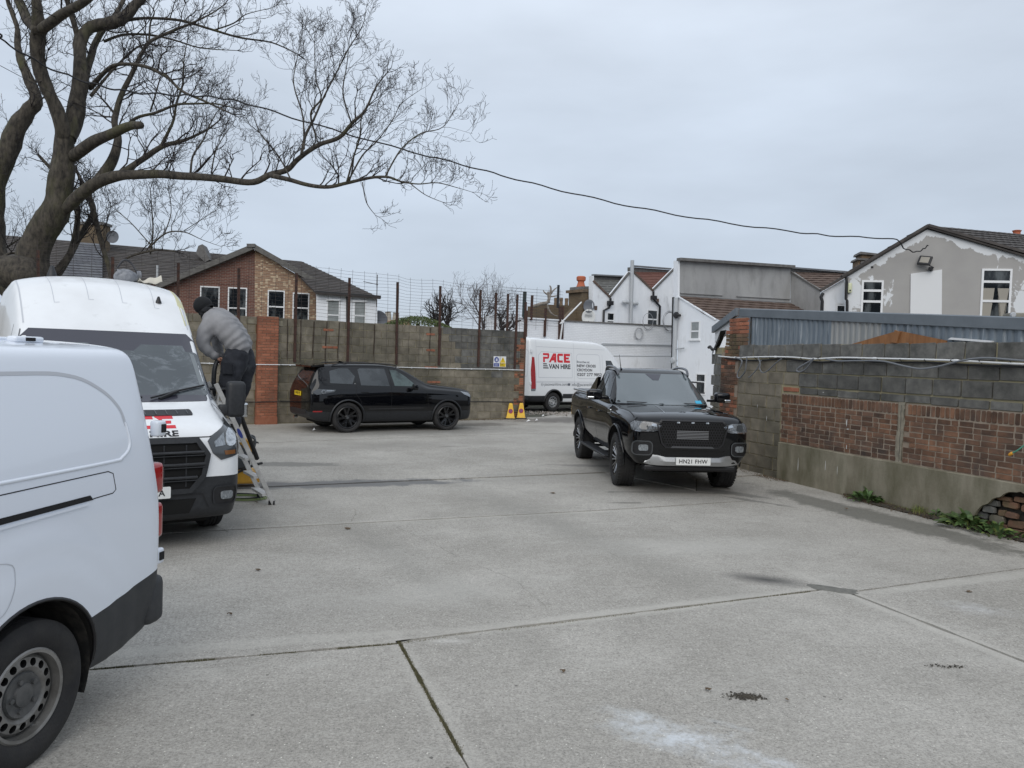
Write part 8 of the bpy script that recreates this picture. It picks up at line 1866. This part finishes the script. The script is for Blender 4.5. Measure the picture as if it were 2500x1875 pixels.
# ================================================================== step ladder, man, pressure washer
M('ladder_alu', (.62, .61, .59), .5, c2=(.46, .45, .43), scale=9, metal=.35, dirt=(.66, .66, .64), dscale=14, dlo=.6, dhi=.7); M('ladder_blue', (.03, .05, .25), .5)
f1 = G(669, 1232); f2 = G(646, 1218)
ld = thing('step_ladder', 'paint splashed aluminium step ladder leaning beside the high roof van', 'ladder', (f1.x, f1.y, 0))
O = Vector(f1); a0 = Vector((0, 0, 0)); b0 = (f2-O)*1.25
topA = AT(560, 1003, 9.35)-O; topB = AT(528, 985, 9.75)-O; topA = AT(563, 1012, 9.3)-O; topB = topA+b0*.86
ext = 1.32
def rail(p, q, nm, mt='ladder_alu'):
    d = (q-p); q2 = p+d*ext; bm = B(); x = d.normalized(); sidev = b0.normalized(); w_ = x.cross(sidev).normalized(); vs = []
    for c in (p, q2): vs.append([bm.verts.new(c+w_*(.027*i)+sidev*(.013*j)) for i, j in ((-1, -1), (1, -1), (1, 1), (-1, 1))])
    for k in range(4): bm.faces.new((vs[0][k], vs[0][(k+1) % 4], vs[1][(k+1) % 4], vs[1][k]))
    bm.faces.new(vs[0]); bm.faces.new(vs[1][::-1]); bmesh.ops.recalc_face_normals(bm, faces=bm.faces); o = OBJ(nm, bm, mt, ld)
    bm = B(); bbox(bm, (-.04, -.024, -.005), (.04, .024, .055), .008); ft = OBJ('foot', bm, 'plastic_black', o); ft.location = p+Vector((-.028, 0, 0)); return w_
wv = rail(a0, topA, 'rail'); rail(b0, topB, 'rail')
upv = topA-a0
for k in range(6):
    t_ = .13+k*.20; p = a0+upv*t_; q = b0+(topB-b0)*t_; s_ = (q-p).normalized(); f_ = Vector((upv.y, -upv.x, 0)); f_ = Vector((upv.x, upv.y, 0)).normalized(); bm = B(); vs = [bm.verts.new(v) for v in (p-f_*.01, p+f_*.085, q+f_*.085, q-f_*.01)]; bm.faces.new(vs); r_ = bmesh.ops.extrude_face_region(bm, geom=list(bm.faces))
    for v in r_['geom']:
        if isinstance(v, bmesh.types.BMVert): v.co.z -= .03
    bmesh.ops.recalc_face_normals(bm, faces=bm.faces); OBJ('step', bm, 'ladder_alu', ld)
bk = Vector((upv.x, upv.y, 0)).normalized(); tp1 = a0+upv*1.25; tp2 = b0+(topB-b0)*1.25
back0 = tp2+Vector((.62, .75, 0))*.0
bfeet = (G(622, 1150)-O, G(612, 1140)-O)
for p, q in ((tp1, a0+bk*1.05+Vector((.0, .35, 0))), (tp2, b0+bk*1.05+Vector((.0, .35, 0)))): bm = B(); q = Vector((q.x, q.y, 0)); tube(bm, [q, p], .016, 6); OBJ('back_leg', bm, 'ladder_alu', ld)
bm = B(); dk = (AT(628, 1120, 10.6)-O, AT(584, 1005, 10.1)-O); tube(bm, [(dk[0]), (dk[1])], .03, 8); OBJ('stay', bm, 'plastic_dark', ld)
bm = B(); c = a0+upv*.80-b0.normalized()*.016; n_ = b0.normalized(); u1 = upv.normalized(); rg_ = [bm.verts.new(c+u1*(.07*cos(q*pi/8))+wv*(.022*sin(q*pi/8))-n_*.001) for q in range(16)]; bm.faces.new(rg_); OBJ('blue_label', bm, 'ladder_blue', ld)
bm = B(); bbox(bm, (-.1, -.2, 0), (.12, .22, .03), .01); tr_ = OBJ('top_step', bm, 'plastic_dark', ld); tr_.location = (tp1+tp2)/2

# cables and pressure washer
M('washer_yellow', (.62, .33, .03), .45, c2=(.50, .26, .03), scale=5, dirt=(.25, .16, .06), dscale=6, dlo=.6, dhi=.8); M('washer_grey', (.06, .065, .07), .5)
wp = G(610, 1190)+Vector((.02, .1, 0)); pw = thing('pressure_washer', 'yellow and dark grey pressure washer standing behind the step ladder', 'pressure washer', (wp.x-.12, wp.y, 0), radians(20))
bm = B(); prism(bm, [(-.36, .09), (-.34, .20), (-.12, .25), (.04, .27), (.16, .20), (.20, .10), (.18, .06), (-.30, .06)], -.19, .19); bmesh.ops.bevel(bm, geom=[e_ for e_ in bm.edges if len(e_.link_faces) == 2 and e_.calc_face_angle(0) > .5], offset=.02, segments=2, affect='EDGES'); OBJ('base', bm, 'washer_yellow', pw, smooth=40)
bm = B(); prism(bm, [(-.30, .24), (-.34, .50), (-.30, .62), (-.05, .64), (.06, .46), (.05, .27)], -.15, .15); bmesh.ops.bevel(bm, geom=[e_ for e_ in bm.edges if len(e_.link_faces) == 2 and e_.calc_face_angle(0) > .5], offset=.025, segments=2, affect='EDGES'); OBJ('housing', bm, 'washer_grey', pw, smooth=40)
bm = B(); prism(bm, [(-.36, .26), (-.42, .48), (-.34, .56), (-.22, .50), (-.16, .28)], -.20, -.155); OBJ('side_cover', bm, 'washer_yellow', pw)
bm = B(); prism(bm, [(-.05, .42), (-.10, .66), (.02, .68), (.10, .44)], -.13, .13); bmesh.ops.bevel(bm, geom=list(bm.edges), offset=.015, segments=2, affect='EDGES'); OBJ('top_cover', bm, 'washer_yellow', pw, smooth=40)
bm = B(); tube(bm, smooth_pts([(.06, -.16, .40), (.12, -.16, .66), (.06, -.1, .72), (.06, .1, .72), (.12, .16, .66), (.06, .16, .40)], 5), .016, 8); OBJ('handle', bm, 'washer_grey', pw, smooth=60)
for sy in (-1, 1): bm = B(); lathe(bm, [(0, -.03), (.08, -.03), (.10, -.02), (.10, .02), (.08, .03), (0, .03)], 20, 'Y', (-.30, sy*.22, .10)); OBJ('wheel', bm, 'washer_grey', pw, smooth=40)
bm = B(); tube(bm, smooth_pts([(-.28, -.21, .16), (-.1, -.24, .24), (.1, -.24, .33), (.22, -.22, .36)], 4), .018, 8); OBJ('lance', bm, 'plastic_dark', pw, smooth=60)
def ground_coil(name, c, r, n, seed, m, lab, rad=.008, tail=None):
    rg = random.Random(seed); P = []
    for k in range(n*12): q = 2*pi*k/12; ra = r*(1+.35*noise.noise(Vector((k*.11, seed, 0)))); P.append((c.x+ra*cos(q)*1.2+.10*noise.noise(Vector((k*.07, 1, seed))), c.y+ra*sin(q)*.8+.08*noise.noise(Vector((k*.07, 4, seed))), .010+.016*(k/(n*12))+.008*abs(noise.noise(Vector((k*.3, 2, 2))))))
    if tail: P += [tuple(t_) for t_ in tail]
    bm = B(); tube(bm, smooth_pts(P, 2), rad, 6); return tag(OBJ(name, bm, m, smooth=60), lab, 'cable')
M('cable_green', (.20, .26, .09), .5)
gc = G(598, 1218); ground_coil('coiled_cable', gc, .22, 3, 2, 'cable_green', 'thin yellow green cable coiled on the concrete beside the van bumper', .006, [G(628, 1206, .02), G(640, 1196, .02)]); ground_coil('coiled_cable', gc+Vector((-.06, .08, 0)), .24, 3, 5, 'black_cable', 'black cable coiled on the concrete under the green one', .006)
ground_coil('coiled_cable', G(610, 1082), .15, 2, 8, 'black_cable', 'black cable coil at the foot of the orange brick pier', .01)

# ---- the man, bent over on the ladder, seen from behind
M('jumper', (.21, .21, .22), .95, c2=(.27, .27, .28), scale=5, bump=.35, bscale=22); M('trousers', (.010, .012, .018), .9, c2=(.028, .031, .040), scale=6, bump=.3, bscale=16, dirt=(.10, .11, .12), dscale=5, dlo=.62, dhi=.85)
M('skin', (.42, .24, .17), .55, c2=(.35, .18, .13), scale=12); M('beanie', (.008, .009, .011), .95, bump=.4, bscale=150); M('boots', (.02, .018, .016), .7)
YP = 9.75
man = thing('person', 'man in grey jumper, black beanie and dark work trousers bending over on the ladder', 'person', (AT(590, 1000, YP).x, YP, 0))
def K(u, v, dy=0.0): return AT(u, v, YP+dy)-man.location
def skinned(name, nodes, edges, m, root=0, sub=2, parent=man, disp=None):
    me = bpy.data.meshes.new(name); me.from_pydata([n[0] for n in nodes], edges, []); o = bpy.data.objects.new(name, me); COL.objects.link(o)
    sk = o.modifiers.new('s', 'SKIN'); sk.use_smooth_shade = True; lay = me.skin_vertices[0].data
    for i, n in enumerate(nodes): r_ = n[1]; lay[i].radius = r_ if isinstance(r_, tuple) else (r_, r_); lay[i].use_root = i == root
    ss = o.modifiers.new('u', 'SUBSURF'); ss.levels = sub; bm = evalbm(o)
    if disp:
        bm.normal_update()
        for v in bm.verts: v.co += v.normal*disp(v.co)
    return OBJ(name, bm, m, parent, smooth=180)
pel = K(592, 852, 0); shL = K(500, 792, -.10); shR = K(530, 770, .26); neck = K(506, 766, .08); 
folds = lambda c: .014*noise.noise(Vector((c.x*7, c.y*7, c.z*16)))
def blob(name, chains, m, vox=.016, disp=None, it=5, parent=man):
    """one continuous skin grown over tapering limbs (voxel remeshed)"""
    bm = B()
    for ch_ in chains:
        P = smooth_pts([Vector((*p, 0))[:3] if 0 else p for p, r in ch_], 4); R_ = []
        for (p0, r0), (p1, r1) in zip(ch_, ch_[1:]): R_ += [r0+(r1-r0)*q/4 for q in range(4)]
        R_.append(ch_[-1][1]); tube(bm, P, R_, 16)
        for p, r in (ch_[0], ch_[-1]): bmesh.ops.create_icosphere(bm, subdivisions=2, radius=r*.98, matrix=Matrix.Translation(p))
    me = bpy.data.meshes.new(name); bm.to_mesh(me); bm.free(); o = bpy.data.objects.new(name, me); COL.objects.link(o)
    q = o.modifiers.new('r', 'REMESH'); q.mode = 'VOXEL'; q.voxel_size = vox; q = o.modifiers.new('s', 'SMOOTH'); q.iterations = it; q.factor = .6; bm = evalbm(o)
    if disp:
        bm.normal_update()
        for v in bm.verts: v.co += v.normal*disp(v.co)
    return OBJ(name, bm, m, parent, smooth=180)
kneeN = K(558, 948, -.13); ankN = K(578, 1030, -.12); kneeF = K(590, 948, .20); ankF = K(570, 1045, .22)
wr_ = lambda c: .010*noise.noise(Vector((c.x*8, c.y*8, c.z*13)))+.006*noise.noise(Vector((c.x*19, c.y*19, c.z*26)))
blob('trousers', [[(K(577, 850, -.06), .12), (K(576, 870, -.08), .155), (K(571, 892, -.09), .158), (K(563, 918, -.12), .138), (kneeN, .112), (K(563, 988, -.12), .085), (ankN, .065)], [(K(588, 850, .10), .12), (K(591, 870, .11), .155), (K(594, 892, .13), .155), (K(593, 918, .17), .13), (kneeF, .105), (K(578, 990, .22), .08), (ankF, .063)]], 'trousers', disp=wr_)
lo_, up_ = K(577, 842, .02), K(520, 782, .07)
def fold(c):
    t_ = (c-lo_).dot((up_-lo_).normalized()); return .006*sin(t_*70+4*noise.noise(c*4))*max(0, 1-t_*2.0)+.007*noise.noise(Vector((c.x*5, c.y*5, c.z*11)))
blob('jumper', [[(K(583, 848, -.05), .15), (K(565, 820, -.08), .155), (K(545, 798, -.07), .155), (K(526, 785, -.04), .145), (K(514, 779, 0), .11)], [(K(588, 842, .12), .15), (K(570, 812, .15), .155), (K(552, 791, .18), .155), (K(532, 776, .18), .145), (K(516, 771, .12), .11)], [(K(579, 838, .02), .15), (K(552, 800, .05), .17), (K(524, 776, .06), .13), (K(510, 766, .08), .075)],
    [(K(517, 790, -.08), .12), (K(500, 816, -.15), .098), (K(498, 843, -.17), .082), (K(512, 860, -.14), .064), (K(529, 872, -.10), .046)], [(K(524, 778, .24), .11), (K(526, 815, .32), .08), (K(533, 850, .29), .062), (K(541, 869, .22), .046)]], 'jumper', disp=fold)
# head, hat, hands, boots
hc = K(498, 748, .10)
skinned('head', [(K(512, 770, .09), .062), (K(506, 762, .09), .062), (hc, (.088, .098)), (hc+Vector((-.055, -.01, -.05)), (.075, .07))], [(0, 1), (1, 2), (2, 3)], 'skin', root=0)
bm = B(); bmesh.ops.create_uvsphere(bm, u_segments=28, v_segments=18, radius=.118)
bmesh.ops.delete(bm, geom=[v for v in bm.verts if v.co.z < -.062], context='VERTS')
for v in bm.verts: v.co = Vector((v.co.x*1.0, v.co.y*.93, v.co.z*1.0))*(1+.03*noise.noise(v.co*14))
rim_ = [v for v in bm.verts if v.co.z < -.04]
for v in rim_: v.co.x *= .96; v.co.y *= .96
mt = Matrix.Translation(hc+Vector((-.012, 0, .010))) @ Matrix.Rotation(radians(-40), 4, 'Y')
for v in bm.verts: v.co = mt @ v.co
OBJ('beanie', bm, 'beanie', man, smooth=180)
bm = B(); tube(bm, smooth_pts([mt @ Vector((.098*cos(q*pi/9), .092*sin(q*pi/9), -.066)) for q in range(19)], 2), .012, 8); OBJ('beanie_cuff', bm, 'beanie', man, smooth=180)
bm = B(); tube(bm, smooth_pts([K(498, 764, -.02), K(505, 756, .02), K(514, 758, .10), K(512, 768, .18), K(503, 777, .12), K(498, 772, .02), K(497, 764, -.01)], 4), .042, 8); OBJ('collar', bm, 'beanie', man, smooth=180)
def hand(wr, d, side, nm='hand'):
    d = d.normalized(); u = side.normalized(); n_ = d.cross(u).normalized(); nodes = [(wr, .026), (wr+d*.035, (.034, .020)), (wr+d*.075, (.040, .018))]; ed = [(0, 1), (1, 2)]
    o = skinned(nm, nodes, ed, 'skin', sub=2)
    for i, (off, ln) in enumerate(((-.027, .062), (-.009, .072), (.010, .068), (.027, .054))):
        b_ = wr+d*.078+u*off; c1 = b_+d*ln*.45+n_*.006; c2 = c1+(d*.6+n_*.8).normalized()*ln*.35; c3 = c2+(d*.1+n_).normalized()*ln*.28; skinned('finger', [(b_-d*.02, .0095), (b_, .0095), (c1, .0088), (c2, .008), (c3, .0068)], [(0, 1), (1, 2), (2, 3), (3, 4)], 'skin', sub=1, parent=o)
    b_ = wr+d*.03+u*.03; skinned('thumb', [(b_-u*.01, .012), (b_+u*.018+d*.02, .011), (b_+u*.024+d*.045+n_*.012, .0095), (b_+u*.016+d*.065+n_*.026, .008)], [(0, 1), (1, 2), (2, 3)], 'skin', sub=1, parent=o)
hand(K(529, 872, -.10), K(543, 888, -.06)-K(528, 871, -.10), Vector((.6, -.3, .5))); hand(K(541, 871, .22), K(548, 890, .16)-K(540, 870, .22), Vector((-.6, .2, -.5)))
for nm, a_, e_ in (('boot', ankN, K(566, 1050, -.16)), ('boot', ankF, K(556, 1058, .18))): skinned(nm, [(a_+Vector((0, 0, .03)), .06), (a_+Vector((0, 0, -.06)), .062), (e_+Vector((-.02, 0, -.01)), (.055, .04)), (e_+Vector((-.11, -.03, -.02)), (.048, .034))], [(0, 1), (1, 2), (2, 3)], 'boots')
bm = B(); bmP = [K(540, 885, -.29), K(568, 888, -.31), K(570, 915, -.29), K(542, 915, -.27)]; 
q_ = [Vector(p) for p in bmP]; vs = [bm.verts.new(p) for p in q_]; bm.faces.new(vs); r_ = bmesh.ops.extrude_face_region(bm, geom=list(bm.faces))
for v in r_['geom']:
    if isinstance(v, bmesh.types.BMVert): v.co.y += .06
bmesh.ops.recalc_face_normals(bm, faces=bm.faces); bmesh.ops.bevel(bm, geom=list(bm.edges), offset=.012, segments=2, affect='EDGES'); OBJ('thigh_pocket', bm, 'trousers', man, smooth=60)
# dark hose hanging from his hands to the washer
bm = B(); tube(bm, smooth_pts([K(545, 885, -.05)+man.location, AT(536, 875, 9.7), AT(524, 900, 9.6), AT(522, 960, 9.6), AT(530, 1020, 9.8)], 6), .028, 8); tag(OBJ('vacuum_hose', bm, 'plastic_black', smooth=60), 'thick dark hose held by the man on the ladder', 'hose')

# ================================================================== houses behind the photographer: seen only as reflections in paint and glass
M('brick_plain', (.13, .10, .08), .9, c2=(.09, .07, .055), scale=.8)
for i, (x, wd, hgt, lab) in enumerate(((-19, 15, 6.2, 'long dark brick house across the street behind the camera, left'), (-1, 17, 7.5, 'tall dark brick house across the street behind the camera, middle'), (19, 16, 6.6, 'dark brick house across the street behind the camera, right'))):
    hb = thing('reflected_house', lab, 'house', (x, -27-i, 0)); bm = B(); box(bm, (-wd/2, -4, 0), (wd/2, 4, hgt)); OBJ('wall', bm, 'brick_plain', hb); bm = B()
    prism(bm, [(-wd/2-.3, hgt), (wd/2+.3, hgt), (wd/2-1.5, hgt+2.6), (-wd/2+1.5, hgt+2.6)], -4.2, 4.2); OBJ('roof', bm, 'tile_dark', hb)
    for k in range(5):
        f_ = B(); box(f_, (-wd/2+1.2+k*wd/5.4, 4.0, 3.6), (-wd/2+2.4+k*wd/5.4, 4.06, 5.2)); OBJ('window', f_, 'upvc', hb)
